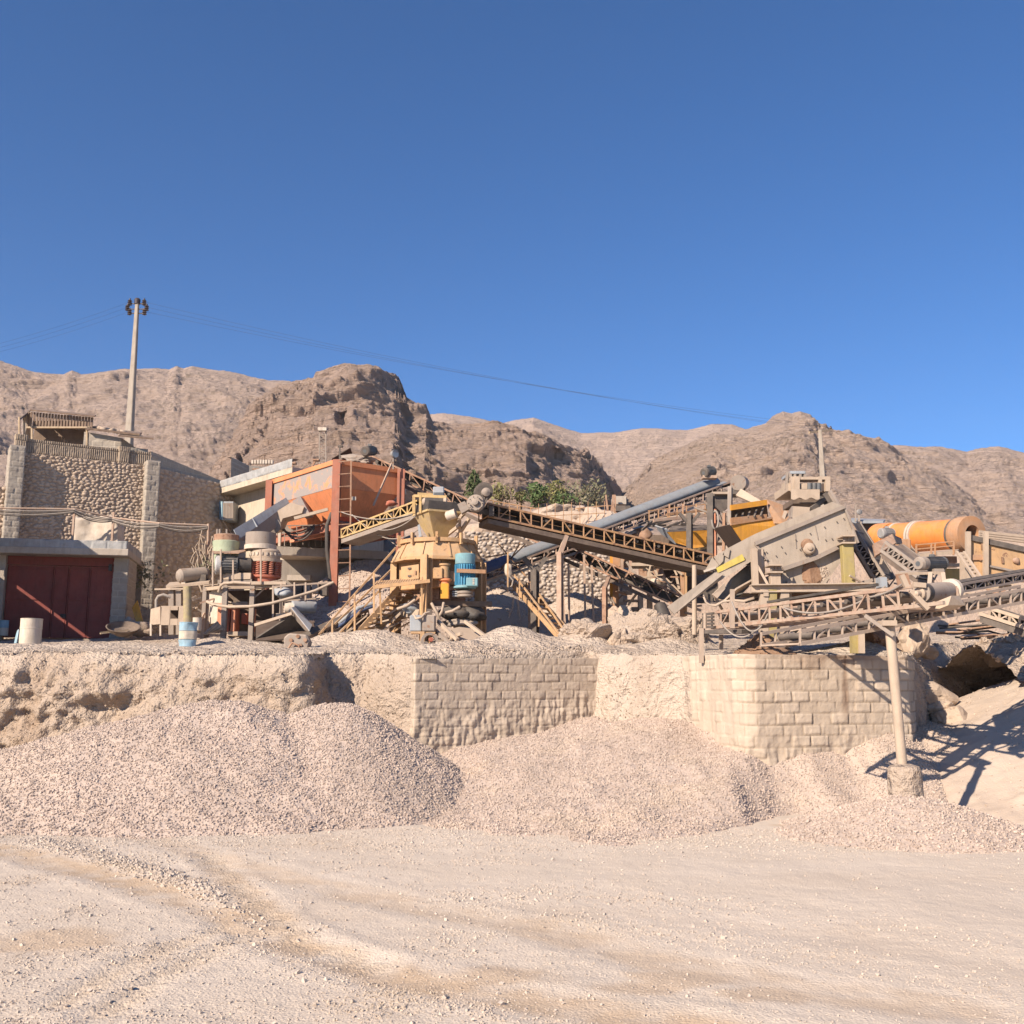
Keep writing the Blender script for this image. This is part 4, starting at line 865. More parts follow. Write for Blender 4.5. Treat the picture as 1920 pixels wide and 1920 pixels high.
# ================================================================ machine pieces
def spring(m, c, r, h, turns=4, w=.03):
    n = turns*10; m.path([Vector(c)+Vector((math.cos(2*math.pi*i/10)*r, math.sin(2*math.pi*i/10)*r, h*i/n)) for i in range(n+1)], w, 6); return m
def motor(name, label, a, b, r, mats=('motor', 'whitefan'), parent=None, box=True, cat="motor", upv=None):
    """finned electric motor along a>b, fan cowl at a"""
    a, b = Vector(a), Vector(b); ax = (b-a).normalized(); L = (b-a).length
    t = T(name, label, cat, (a+b)/2-Vector((0, 0, r))) if parent is None else None
    if parent is not None:
        t = bpy.data.objects.new(name, None); COL.objects.link(t); t.parent = parent; t.location = (a+b)/2-wloc(parent)
    m = MB().lathe(a, [(r*.94, L*.24), (r*.94, L*.9), (r*1.05, L*.9), (r*1.05, L*.95), (r*.5, L), (r*.2, L)], 22, axis=ax)
    s, q = basis(ax)
    for i in range(22):
        k = 2*math.pi*i/22; dd = s*math.cos(k)+q*math.sin(k); m.bar(a+ax*L*.26+dd*r*.97, a+ax*L*.88+dd*r*.97, r*.05, r*.16, dd)
    m.b("motor_body", M[mats[0]], t)
    MB().lathe(a, [(r*.45, 0), (r*.85, .0), (r*1.08, L*.06), (r*1.08, L*.24), (r*.9, L*.245)], 22, axis=ax).b("fan_cowl", M[mats[1]], t)
    MB().tube(a-ax*.004, a+ax*.01, r*.4, 14).b("fan_grille", M[mats[0]], t)
    MB().tube(b, b+ax*L*.12, r*.18, 10).b("shaft", M['grey'], t)
    if box:
        u_ = upv or Vector((0, 0, 1)); c = a+ax*L*.55+u_*r*1.2; MB().box(c, (r*.7, r*.7, r*.5)).b("terminal_box", M[mats[0]], t, bev=.01)
    return t
def conveyor(name, label, ta, tb, ba, bb, width, n, mats, group=None, pan=True, legs=(), diag='N', belt='belt', idlers=True, depthdir=None, thick=.06, drums=True, rail=.07, far=True, panoff=.0, ret=True, bz=0.0, bwf=1.0, skirt=None):
    """lattice belt conveyor: near side truss from the four corners ta>tb (top chord) and ba>bb (bottom chord)"""
    ta, tb, ba, bb = (Vector(q) for q in (ta, tb, ba, bb)); ax = (tb-ta); hd = Vector((ax.x, ax.y, 0)).normalized(); wd = Vector((-hd.y, hd.x, 0))
    if wd.y < 0: wd = -wd
    t = T(name, label, "conveyor", ba if ba.z < bb.z else bb, group); W = wd*width; L = ax.length
    for k in ((0, 1) if far else (0,)):
        o = W*k; m = MB(); m.bar(ta+o, tb+o, rail, rail); m.bar(ba+o, bb+o, rail, rail)
        for i in range(n+1):
            f = i/n; p, q = ta.lerp(tb, f)+o, ba.lerp(bb, f)+o; m.bar(q, p, thick*.8)
            if i < n:
                p2, q2 = ta.lerp(tb, f+1/n)+o, ba.lerp(bb, f+1/n)+o; alt = (i % 2 == 0)
                if diag == 'N' or (diag == 'Z' and alt): m.bar(q, p2, thick*.62)
                elif diag == 'A' and i % 4 == 1: m.bar(q, p2, thick*.62)
                elif diag == 'A' and i % 4 == 3: m.bar(p, q2, thick*.62)
                elif diag == 'Z' or diag == 'B': m.bar(p, q2, thick*.62)
        m.b("side_truss", M[mats[0]], t)
    m = MB()
    for i in range(0, n+1): f = i/n; m.bar(ba.lerp(bb, f), ba.lerp(bb, f)+W, thick*.7)
    m.b("cross_members", M[mats[0]], t)
    up = Vector((0, 0, 1)); c0, c1 = ta+W*.5-up*(.03+bz), tb+W*.5-up*(.03+bz)
    m = MB(); w2 = wd*width*.42*bwf; w1 = wd*width*.2*bwf; v_ = []
    for p in (c0, c1): v_ += [p-w2+up*.07, p-w1, p+w1, p+w2+up*.07, p+w2+up*.05, p+w1-up*.02, p-w1-up*.02, p-w2+up*.05]
    m.add(v_, [(i, (i+1) % 8, 8+(i+1) % 8, 8+i) for i in range(8)]+[tuple(range(7, -1, -1)), tuple(range(8, 16))])
    d0, d1 = ba+W*.5-up*.0, bb+W*.5-up*.0
    if ret: m.bar(d0, d1, width*.8, .02)
    m.b("belt", M[belt], t)
    if skirt:
        h0, h1 = (ta-ba)*.8, (tb-bb)*.8; o_ = W*.62; MB().hexa(ba+o_+h0*.12, ba+o_+h0*.12+wd*.04, ba+o_+h0+wd*.04, ba+o_+h0, bb+o_+h1*.12, bb+o_+h1*.12+wd*.04, bb+o_+h1+wd*.04, bb+o_+h1).b('skirt_and_shadow', M[skirt], t)  # dark sheet for skirt and idler shadow, darkening the inside of the truss
    if pan:
        q0, q1 = ba-up*(.05+panoff), bb-up*(.05+panoff)
        m = MB().hexa(q0, q0+W, q0+W-up*.14, q0-up*.14, q1, q1+W, q1+W-up*.14, q1-up*.14); m.b("belt_pan", M[mats[1]], t)
    if idlers:
        r0 = None; k = max(4, int(L/.75))
        for i in range(k):
            f = (i+.5)/k; c = ta.lerp(tb, f)+W*.5-up*.11
            if r0 is None:
                r0 = MB().tube(c-wd*width*.46, c+wd*width*.46, .055, 8).b("idler", M['dark'], t); c00 = c
            else:
                r = r0.copy(); COL.objects.link(r); r.parent = t; r.location = r0.location+(c-c00)
    if drums:
        for nm, p in (("tail_drum", (ta+ba)/2), ("head_drum", (tb+bb)/2)): MB().tube(p+wd*.04, p+W-wd*.04, .2, 16).b(nm, M['rubber'], t)
    for (f, zb, wl, mm) in legs:
        for k in (0, 1):
            p = ba.lerp(bb, f)+W*k; MB().bar(Vector((p.x, p.y, zb)), p, wl, wl).b("support_leg", M[mm], t)
    return t, wd
Z0 = lambda u, d: gz(u, d)-.35
# ---------------------------------------------------------------- control building and orange bin
bd = T("control_building", "cream plastered building with blue-grey flat roof left of the orange bin", "building", base(470, 39))
zr = P(412, 918, 43).z
tr = Vector((2.2, 2.35, 0)); bk = Vector((3.0, 3.4, 0)); q = Vector((PX(440, 43.2, 950), 43.2, 0)); q1 = Vector((PX(556, 39.4, 950), 39.4, 0))
def slab(pts, z0, z1): return MB().prism([Vector((p.x, p.y, z0)) for p in pts], (0, 0, z1-z0))
slab([q, q1, q1+bk, q+bk], 3.9, zr-.25).b("wall", M['render'], bd)
c0 = Vector((PX(412, 42.6, 920), 42.6, 0)); c1 = Vector((PX(548, 38.3, 880), 38.3, 0)); slab([c0, c1, c1+bk*1.3, c0+bk*1.3], zr-.25, zr-.02).b("roof_slab", M['render'], bd)
relief("roof_coping", [(c0.x+.3, c0.y+.4), (c0.x, c0.y), (c1.x, c1.y)], zr-.02, zr+.3, .03, h_block(.45, .32, .025, .02, None, 95, jit=.05), M['slab'], bd, .3)
bal = P(520, 1033, 36); slab([Vector((PX(516, 35.6, 1030), 35.6, 0)), Vector((PX(725, 36.6, 1030), 37, 0)), Vector((PX(725, 36.6, 1030), 40, 0)), Vector((PX(516, 35.6, 1030), 39, 0))], P(520, 1040, 35.6).z, P(520, 1024, 35.6).z).b("balcony_slab", M['concrete'], bd)
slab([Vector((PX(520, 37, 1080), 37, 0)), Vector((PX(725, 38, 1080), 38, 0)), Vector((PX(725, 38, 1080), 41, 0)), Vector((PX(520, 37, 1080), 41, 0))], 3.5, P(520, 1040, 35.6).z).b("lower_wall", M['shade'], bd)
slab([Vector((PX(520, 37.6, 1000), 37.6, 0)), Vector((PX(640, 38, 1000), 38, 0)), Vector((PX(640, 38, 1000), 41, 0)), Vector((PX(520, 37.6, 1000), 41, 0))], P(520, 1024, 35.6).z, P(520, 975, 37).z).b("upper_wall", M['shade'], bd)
MB().pbox(538, 1078, 582, 1088, 36.9, .2).b("window_sill", M['concrete'], bd)
for i in range(9): MB().pbar((522+i*11.5, 1024, 35.7+i*.06), (522+i*11.5, 986, 35.7+i*.06), .025).b("balustrade_bar", M['grey'], bd)
MB().pbar((520, 986, 35.7), (625, 984, 36.2), .035).pbar((520, 1006, 35.7), (625, 1004, 36.2), .03).b("rail", M['grey'], bd)
MB().pbox(521, 985, 527, 1024, 35.65, .15).b("rail_post", M['white'], bd)
ac = T("air_cooler", "pale blue louvred air cooler hung on the building corner", "air cooler", P(425, 975, 42.4))
MB().pbox(417, 940, 438, 975, 42.0, .8).b("housing", M['galv'], ac, bev=.02)
MB().pplate([(411.5, 941, 42.5), (417, 940, 41.98), (417, 975, 41.98), (412, 974, 42.5)], .02).b("side_panel", M['drumblue'], ac)
m = MB()
for i in range(7): m.pbar((419.5+i*2.8, 943, 41.96), (419.5+i*2.8, 972, 41.96), .05, .03)
m.b("louvres", M['grey'], ac); MB().pbar((417, 975, 42.1), (433, 1000, 42.6), .05).b("bracket", M['grey'], ac)

hn, hl, hr = P(632, 865, 34), P(512, 904, 37.5), P(745, 883, 35.5); ht = hn.z
hl = Vector((hl.x, hl.y, ht)); hr = Vector((hr.x, hr.y, ht)); hbk = hl+hr-hn
zm = P(632, 913, 34).z; zb = P(640, 962, 34).z
bn = T("aggregate_bin", "large orange aggregate bin with peeling paint standing on red columns", "bin", (hn.x, hn.y, gz(632, 34)))
dn = Vector((0, 0, 1)); up_ = lambda p, z: Vector((p.x, p.y, z)); cen = (hn+hbk)/2
il = lambda p, f: Vector((p.x+(cen.x-p.x)*f, p.y+(cen.y-p.y)*f, 0))
f1 = .26
MB().plate([up_(hl, ht), up_(hn, ht), up_(hn, zm), up_(hl, zm)], .05).b("side_plate", M['orangeworn'], bn, "peeling orange side plate with bare grey patches")
MB().plate([up_(hn, ht), up_(hr, ht), up_(hr, zm), up_(hn, zm)], .05).b("front_plate", M['orange'], bn)
MB().plate([up_(hr, ht), up_(hbk, ht), up_(hbk, zm), up_(hr, zm)], .05).plate([up_(hbk, ht), up_(hl, ht), up_(hl, zm), up_(hbk, zm)], .05).b("back_plate", M['orange'], bn)
def hop(a, b): return [up_(a, zm), up_(b, zm), up_(il(b, f1), zb), up_(il(a, f1), zb)]
# two funnels along the long side, slopes visible below the straight plates
mid = (hn+hl)/2; midb = (hr+hbk)/2
def fun(n_, l_, r_, b_, nm):
    c_ = (n_+b_)/2; g = lambda p, f: up_(Vector((p.x+(c_.x-p.x)*f, p.y+(c_.y-p.y)*f, 0)), zb); m = MB()
    MB().plate([up_(n_, zm), up_(r_, zm), g(r_, .42), g(n_, .42)], .04).b("hopper_front", M['orange'], bn)
    MB().plate([up_(l_, zm), up_(n_, zm), g(n_, .42), g(l_, .42)], .04).b("hopper_side", M['orange'], bn)
    MB().plate([up_(r_, zm), up_(b_, zm), g(b_, .42), g(r_, .42)], .04).plate([up_(b_, zm), up_(l_, zm), g(l_, .42), g(b_, .42)], .04).b("hopper_back", M['orange'], bn)
fun(hn, mid, hr, midb, 0); fun(mid, hl, midb, hbk, 1)
m = MB(); e = Vector((0, 0, .02))
for a, b_ in ((hl, hn), (hn, hr)): m.bar(up_(a, ht-.04)+e, up_(b_, ht-.04)+e, .16, .16)
m.b("top_rim", M['orange'], bn)
zg = gz(632, 34)-.4; outw = (hn-cen); outw.z = 0; outw.normalize()
for p, w_ in ((hn+outw*.12, .26), (hr+outw*.05+Vector((.14, 0, 0)), .26), (hl+Vector((-.1, -.1, 0)), .24)):
    MB().ibeam(up_(p, zg), up_(p, ht+.02), w_, w_, .025).b("column", M['redpost'], bn)
zpl = P(640, 982, 34).z
m = MB(); fr = [hn+outw*.1, hr, hbk, hl]
for a, b_ in zip(fr, fr[1:]+fr[:1]): m.ibeam(up_(a, zpl-.1), up_(b_, zpl-.1), .16, .28, .02)
m.ibeam(up_(mid, zpl-.1), up_(midb, zpl-.1), .16, .28, .02); m.b("platform_beams", M['redpost'], bn)
slab([up_(q_, 0) for q_ in (fr[0], fr[1], fr[2], fr[3])], zpl+.06, zpl+.1).b("platform_deck", M['darkbrown'], bn)
m = MB(); ld0, ld1 = P(634.5, 866, 33.6), P(634.5, 1165, 33.6); le0, le1 = P(658.5, 864, 33.65), P(655, 1165, 33.65)
ldt = T("access_ladder", "long rusty rung ladder fixed to the orange bin's front", "ladder", P(645, 1165, 33.6))
MB().bar(le1, le0, .05).b("stile", M['rust'], ldt)
for i in range(13):
    f = i/12.5; MB().bar(ld0.lerp(ld1, f), le0.lerp(le1, f), .03).b("rung", M['rust'], ldt)
MB().bar(P(735, 868, 35), P(700, 948, 34.4), .05).b("drain_pipe", M['redtruss'], bn)
MB().pbox(659, 931, 667.5, 938, 33.75, .04).b("meter_plate", M['white'], bn)
m = MB(); m.path([P(622, 962, 33.9), P(613, 985, 33.8), P(613, 1030, 33.8), P(619, 1080, 33.8), P(620, 1100, 33.8)], .07, 8); m.b("hose", M['cabledark'], bn)
for i in range(3): MB().hang(P(525+i*4, 990+i, 34.6), P(590, 984+i*3, 34.4), .25+.08*i, .03, 8).b("cable", M['cabledark'], bn)
MB().bar(P(600, 1000, 36), P(645, 995, 35.5), .06).bar(P(545, 1015, 35.8), P(612, 1003, 35), .1).b("brace", M['orangebox'], bn)
# things on top of the bin
tag(MB().pplate([(622, 860, 36), (657, 839, 36), (661, 852, 36.3), (622, 874, 36.3)], .03).b("sheet", M['tarp']), "dark sheet standing on the back rim of the orange bin", "sheet")
hd_ = motor("motor", "dark motor drive perched at the conveyor head on the orange bin", P(684, 846, 34.6), P(700, 845, 35.2), .17, ('motor', 'dark'))
tag(MB().rock(P(668, 862, 35), (.55, .4, .22), 5, 4, .6).b("crushed_rock", M['grey']), "pile of grey crushed rock heaped over the bin rim", "rock pile")
fl = T("flood_lamp", "round flood lamp on a short pole at the bin's right corner", "lamp", P(737, 872, 35)); MB().pbar((737, 880, 35), (737, 856, 35), .04).b("pole", M['grey'], fl)
c = P(739, 851, 34.9); MB().lathe(c, [(.05, -.12), (.1, -.1), (.15, .06), (.15, .08)], 16, axis=(.7, -.7, -.1)).b("lamp_head", M['lamp'], fl); MB().tube(c+Vector((.055, -.055, -.01)), c+Vector((.06, -.06, -.01)), .13, 16).b("lamp_glass", M['glass'], fl)
fl = T("flood_lamp", "small flood lamp on a thin stand before the dark sheet", "lamp", P(638, 862, 34)); MB().pbar((637, 866, 34), (637, 838, 34), .05).b("pole", M['dark'], fl); MB().pbox(633, 834, 642, 837.5, 34, .15).b("lamp_head", M['dark'], fl)
# lattice lamp tower behind
lt = T("lamp_tower", "slim grey lattice tower with lamps on top behind the orange bin", "tower", P(605, 880, 52)); m = MB()
for u in (599, 611): m.pbar((u, 890, 52), (u, 806, 52), .06)
for i in range(12): m.pbar((599, 808+i*7, 52), (611, 808+i*7, 52), .03); m.pbar((599, 808+i*7, 52), (611, 815+i*7, 52), .025)
m.b("lattice", M['grey'], lt)
for u in (600, 608): MB().pbox(u-4, 801, u+4, 807, 51.8, .25).b("lamp_head", M['white'], lt)
for (u, v0, v1, lb) in ((548, 868, 890, "short capped vent post on the roof behind the orange bin"), (479, 880, 893, "thin vent post near the row of pale blocks"), (592, 862, 876, "slanting dark bar on the roof before the lamp tower")):
    t = T("vent_post", lb, "post", P(u, v1, 46)); MB().pbar((u-(8 if u == 592 else 0), v1, 46), (u, v0, 46), .09).b("post_shaft", M['rust'], t); MB().pbox(u-6, v0-2, u+6, v0+1, 45.9, .3).b("post_cap", M['rust'], t)

# ---------------------------------------------------------------- cone crushers on their frame (left)
d = 31.5; K = lambda u, v, e=0.0: P(u, v, d+e)
fr = T("crusher_frame", "dusty steel portal frame carrying the two cone crushers", "frame", base(440, d))
zt_, zb_ = K(0, 1100).z, gz(440, d)-.3
for u, e, w_ in ((423, -.4, .15), (474, -.2, .14), (385, .7, .12), (392, .9, .1), (529, .0, .1)):
    p = K(u, 1100, e); MB().ibeam((p.x, p.y, zb_), (p.x, p.y, zt_), w_, w_, .02).b("leg", M['grey'], fr)
m = MB(); A1, A2, A3, A4 = K(422, 1099, -.4), K(478, 1099, -.2), K(384, 1103, .8), K(530, 1092, .1)
for a, b_ in ((A1, A2), (A1, A3), (A2, A4)): m.ibeam(a, b_, .14, .17, .02)
m.b("top_beam", M['tanlite'], fr)
MB().hexa(K(408, 1095, -.1), K(472, 1094, -.1), K(472, 1094, 1.5), K(408, 1095, 1.5), K(408, 1087, -.1), K(472, 1086, -.1), K(472, 1086, 1.5), K(408, 1087, 1.5)).b("motor_bed", M['grey'], fr)
MB().hexa(K(470, 1096, -.3), K(536, 1096, -.3), K(536, 1096, 1.6), K(470, 1096, 1.6), K(470, 1090, -.3), K(536, 1090, -.3), K(536, 1090, 1.6), K(470, 1090, 1.6)).b("crusher_bed", M['tanlite'], fr)
MB().pplate([(384, 1112, d+.9), (419, 1108, d+.3), (419, 1165, d+.3), (384, 1172, d+.9)], .03).b("back_panel", M['white'], fr)
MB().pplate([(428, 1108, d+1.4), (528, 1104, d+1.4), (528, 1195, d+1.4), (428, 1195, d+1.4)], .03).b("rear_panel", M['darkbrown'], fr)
MB().hexa(K(397, 1038, -.3), K(448, 1038, -.3), K(477, 1030, 1.0), K(400, 1030, 1.0), K(397, 1036.5, -.3), K(448, 1036.5, -.3), K(477, 1028.5, 1.0), K(400, 1028.5, 1.0)).b("deck_plate", M['rust'], fr)
for u, v0, v1 in ((399, 1036, 1100), (414, 1030, 1092), (489, 1030, 1095), (437, 1050, 1088), (527, 1096, 1165)): MB().pbar((u, v1, d-.35), (u, v0, d-.35), .045).b("post", M['paletruss'], fr)
for a, b_ in (((478, 1120), (497, 1102)), ((478, 1104), (528, 1098)), ((428, 1128), (470, 1140)), ((390, 1130), (468, 1138))): MB().pbar((a[0], a[1], d-.1), (b_[0], b_[1], d), .045).b("brace", M['tanlite'], fr)
for u0, u1, v0, v1, e, mt in ((406, 419, 1131, 1176, -.2, 'orangebox'), (431, 442, 1138, 1186, .1, 'orangebox'), (424, 431, 1140, 1184, .1, 'redspring'), (465, 473, 1139, 1188, .1, 'orangebox'), (442, 465, 1128, 1140, .3, 'grey'), (452, 464, 1150, 1170, .5, 'redspring')):
    MB().pbox(u0, v0, u1, v1, d+e, .55).b("cabinet_panel", M[mt], fr, bev=.02)
MB().pbox(428, 1184, 472, 1192, d+.1, 1.0).b("plinth", M['tanlite'], fr)
# green crusher
gc = T("cone_crusher", "pale green cone crusher with dusty rim and white fan motor", "cone crusher", K(423, 1090, .6))
c = K(423, 1040, .6); z = lambda v: K(423, v, .6).z-c.z
MB().lathe(c, [(.40, z(1040)), (.40, z(1028)), (.42, z(1016)), (.40, z(1015))], 28).b("bowl", M['green'], gc)
MB().lathe(c, [(.38, z(1015)), (.39, z(1004)), (.36, z(1003)), (.33, z(1010))], 28).b("hopper_ring", M['rust'], gc)
MB().lathe(c, [(.3, z(1075)), (.33, z(1060)), (.36, z(1040))], 24).b("lower_frame", M['green'], gc)
for u in (407, 412, 425): MB().pbar((u, 1006, d+.4), (u, 992, d+.4), .05).b("lifting_lug", M['grey'], gc)
motor("drive_motor", None, K(403, 1059, -.15), K(447, 1060, .05), .28, ('motor', 'whitefan'), gc)
MB().tube(K(447, 1060, .05), K(471, 1060, .15), .24, 16).b("drive_belt", M['rubber'], gc)
MB().pbox(418, 1074, 470, 1088, d-.1, .5).b("motor_base", M['tanlite'], gc)
# spring cone crusher
sc_ = T("cone_crusher", "cone crusher ringed by red springs under the grey chute", "cone crusher", K(500, 1090, .5))
c = K(497, 1060, .5); z = lambda v: K(497, v, .5).z-c.z; c2 = K(487, 1060, .5)
MB().lathe(c2, [(.47, z(1022)), (.47, z(1000)), (.45, z(1000)), (.44, z(1012))], 28).b("feed_bin", M['grey'], sc_)
MB().lathe(c2, [(.5, z(1031)), (.5, z(1023)), (.46, z(1022))], 28).b("bin_flange", M['white'], sc_)
MB().lathe(c, [(.44, z(1052)), (.46, z(1046)), (.46, z(1035)), (.4, z(1031))], 28).b("adjustment_ring", M['tanlite'], sc_)
MB().lathe(c, [(.36, z(1056)), (.52, z(1055)), (.52, z(1050)), (.45, z(1050))], 28).b("clamp_ring", M['tanlite'], sc_)
MB().lathe(c, [(.42, z(1094)), (.42, z(1086)), (.5, z(1084)), (.5, z(1080)), (.33, z(1079)), (.33, z(1054))], 28).b("main_frame", M['redspring'], sc_)
first = None
for i in range(14):
    k = 2*math.pi*i/14
    if first is None:
        m = MB(); p0 = c+Vector((.44*math.cos(k), .44*math.sin(k), 0)); m.tube(p0+Vector((0, 0, z(1082))), p0+Vector((0, 0, z(1054))), .05, 8); spring(m, p0+Vector((0, 0, z(1080))), .068, z(1056)-z(1080), 6, .022); first = m.b("spring", M['redspring'], sc_); ref = p0
    else:
        o = first.copy(); COL.objects.link(o); o.parent = sc_; o.location = first.location+c+Vector((.44*math.cos(k), .44*math.sin(k), 0))-ref
m = MB()
for i in range(20): k = 2*math.pi*i/20; m.box(c+Vector((.465*math.cos(k), .465*math.sin(k), z(1041))), (.05, .05, .09), k)
m.b("ring_teeth", M['white'], sc_)
# chute
ch = T("feed_chute", "long blue-grey steel chute sloping down to the cone crushers", "chute", P(440, 1005, 32.3))
a0, a1, b0, b1 = P(438, 993, 32.2), P(447, 1012, 32.2), P(536, 933, 34.6), P(542, 943, 34.6); bo = Vector((.35, .75, 0))
MB().plate([a0, b0, b1, a1], .03).b("side_plate", M['galv'], ch); MB().plate([a0+bo, b0+bo, b1+bo, a1+bo], .03).b("side_plate", M['galv'], ch)
MB().plate([a1, b1, b1+bo, a1+bo], .03).b("floor_plate", M['grey'], ch); MB().bar(P(473, 972, 33.0), P(482, 988, 33.0), .05).b("stiffener", M['galv'], ch)
fe = T("vibrating_feeder", "tan vibrating feeder hung beneath the orange bin above the chute", "feeder", P(510, 990, 34))
MB().poly([(478, 985), (545, 942), (570, 950), (566, 962), (530, 972), (522, 990), (502, 996)], 34.0, .8).b("trough", M['tanlite'], fe); MB().poly([(545, 941), (563, 930), (580, 962), (566, 966)], 34.1, .8).b("gate_plate", M['orangeworn'], fe)
MB().pbar((552, 972, 34), (615, 955, 34), .1).b("support_beam", M['tanlite'], fe); MB().ptube((512, 986, 33.9), (512, 986, 34.9), .26, 18).b("vibrator", M['grey'], fe)
# hose across the front
tag(MB().path([P(388, 1128, 31), P(400, 1134, 30.8), P(430, 1138, 30.6), P(470, 1137, 30.5), P(510, 1131, 30.5), P(550, 1120, 30.6), P(590, 1108, 30.8), P(625, 1092, 31)], .045, 8).b("water_hose", M['tanlite']), "long pale hose sagging across the crusher frame to the bin column", "hose")
tag(MB().path([P(410, 1110, 31), P(414, 1098, 30.9), P(420, 1094, 30.8), P(440, 1092, 30.8), P(470, 1094, 30.8)], .045, 8).b("water_hose", M['tanlite']), "short pale hose curling over the top beam of the crusher frame", "hose")
for i in range(7): tag(MB().pbar((382+i*3, 1190-i, 30.5+i*.1), (408+i*2.2, 1166+i*2.5, 30.9), .05).b("scrap_bar", M['tanlite' if i % 2 else 'grey']), "slanted dusty bar leaning on the crusher frame's foot", "scrap bar", "bars leaning beside the dented drum")
# pumps, pit, trough and rusty wear part
pu = T("hydraulic_pump", "dusty grey pump set with thick cylinder beside the bin column", "pump", base(545, 31.2))
MB().rock(P(532, 1112, 31.3), (.3, .3, .2), 7, 3).b("sack_cover", M['galv'], pu); MB().ptube((548, 1138, 31), (590, 1138, 31.4), .19, 18).b("cylinder", M['galv'], pu)
MB().lathe(P(533, 1140, 31), [(.05, 0), (.14, .02), (.17, .15), (.17, .35), (.1, .4)], 16, axis=(1, .2, 0)).b("motor_body", M['white'], pu); MB().pbox(517, 1150, 560, 1156, 30.9, .8).b("base_plate", M['tanlite'], pu)
for u, v0, v1 in ((512, 1098, 1162), (573, 1092, 1128), (552, 1092, 1120)): MB().pbar((u, v1, 30.9), (u, v0, 30.9), .05).b("rail_post", M['paletruss'], pu)
MB().pbar((512, 1100, 30.9), (620, 1092, 31.3), .05).pbar((512, 1128, 30.9), (600, 1122, 31.3), .045).b("rail", M['paletruss'], pu); MB().pbox(530, 1115, 565, 1135, 31.5, .5).b("gearbox", M['grey'], pu)
for i in range(6): tag(MB().pbox(520+i*16, 1092+random.uniform(-2, 6), 533+i*16, 1112+random.uniform(-2, 20), 32.6+.1*i, .4).b("machine_block", M[['grey', 'tanlite', 'dark'][i % 3]], pu))
pit = T("discharge_belt", "sloping dark belt in the pit under the cone crushers", "belt", base(540, 30)); MB().pplate([(480, 1196, 30), (545, 1154, 29.8), (585, 1175, 30.4), (520, 1204, 30.4)], .06).b("belt", M['belt'], pit)
MB().pbar((478, 1172, 30.0), (548, 1150, 29.7), .08).b("rim", M['tanlite'], pit)
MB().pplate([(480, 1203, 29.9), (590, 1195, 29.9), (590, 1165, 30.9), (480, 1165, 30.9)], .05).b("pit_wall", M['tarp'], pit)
tg = T("guide_trough", "bent blue-grey sheet trough propped over the pit", "trough", P(565, 1182, 29.8))
MB().pplate([(546, 1140, 29.8), (552, 1138, 30.2), (585, 1172, 29.6), (580, 1183, 29.2)], .03).b("side_sheet", M['galv'], tg); MB().pplate([(546, 1140, 29.8), (580, 1183, 29.2), (573, 1182, 29.6), (545, 1150, 30.1)], .03).b("floor_sheet", M['grey'], tg)
wp = T("wear_casting", "rusty brown casting with holes lying at the bank edge", "casting", P(556, 1224, 27.4))
MB().poly([(531, 1196), (541, 1187), (575, 1190), (581, 1204), (577, 1219), (552, 1226), (534, 1227)], 27.4, .35).b("casting_body", M['grey'], wp, bev=.04)
for u, v in ((558, 1193), (563, 1210), (545, 1200), (572, 1200)): MB().lathe(P(u, v, 27.36), [(.05, 0), (.05, .03)], 10, axis=(0, 1, 0)).b("bolt", M['rust'], wp)
MB().path([P(536, 1222, 27.3), P(548, 1205, 27.3), P(560, 1210, 27.3), P(562, 1224, 27.3)], .03, 6).b("handle", M['rust'], wp)
# inclined belt from the pit up behind the stair
cvt, _ = conveyor("belt_conveyor", "narrow timber-sided conveyor rising from the pit to the crusher stair", P(575, 1196, 29.4), P(690, 1144, 31), P(578, 1206, 29.4), P(692, 1153, 31), .7, 8, ('wood', 'darkbrown'), idlers=False, drums=False)
# ================================================================ vertical shaft crusher (centre)
d = 31.0; vs = T("shaft_crusher", "big tan vertical shaft crusher with yellow funnel and blue motor", "crusher", base(821, d))
c = P(821, 1050, d); Z = lambda v: P(821, v, d).z; pr = lambda *q: [(r, Z(v)-c.z) for r, v in q]
zb = gz(821, d)-.5
def ring(prof, n, rot, nm, mt, parent=vs, sm=False, bev=0): return MB().lathe(c, pr(*prof), n, rot=rot, sm=sm).b(nm, M[mt], parent, bev=bev)
ring([(1.40, 1056), (1.40, 1052), (1.15, 1024), (1.15, 1022)], 10, .35, "upper_housing", 'tan')
ring([(1.44, 1058), (1.44, 1055), (1.36, 1054.5)], 10, .35, "skirt_flange", 'tan')
ring([(1.16, 1024), (1.2, 1024), (1.2, 1017), (.7, 1014), (.5, 1014)], 36, 0, "top_lid", 'tan', sm=True)
m = MB(); m2 = MB()
for i in range(10):
    k = .35+2*math.pi*i/10; dr = Vector((math.cos(k), math.sin(k), 0)); a = c+dr*1.22+Vector((0, 0, Z(1018)-c.z)); m2.box(a, (.1, .07, .34), k); m2.box(a+Vector((0, 0, -.06))-dr*.05, (.2, .06, .1), k)
    k += math.pi/10; dr = Vector((math.cos(k), math.sin(k), 0)); q0 = c+dr*1.13+Vector((0, 0, Z(1023)-c.z)); q1 = c+dr*1.34+Vector((0, 0, Z(1053)-c.z)); q2 = c+dr*1.08+Vector((0, 0, Z(1053)-c.z)); sd = Vector((-dr.y, dr.x, 0))*.02
    MB().prism([q0-sd, q1+dr*.05-sd, q2-sd], sd*2).b("stiffener", M['tan'], vs)
m.b("clamp_bolts", M['tan'], vs); m2.b("clamp", M['tan'], vs)
ROT = math.radians(-38); RX = Vector((math.cos(ROT), math.sin(ROT), 0)); RY = Vector((-RX.y, RX.x, 0))
def VB(x, y, z): return Vector((c.x, c.y, z))+RX*x+RY*y
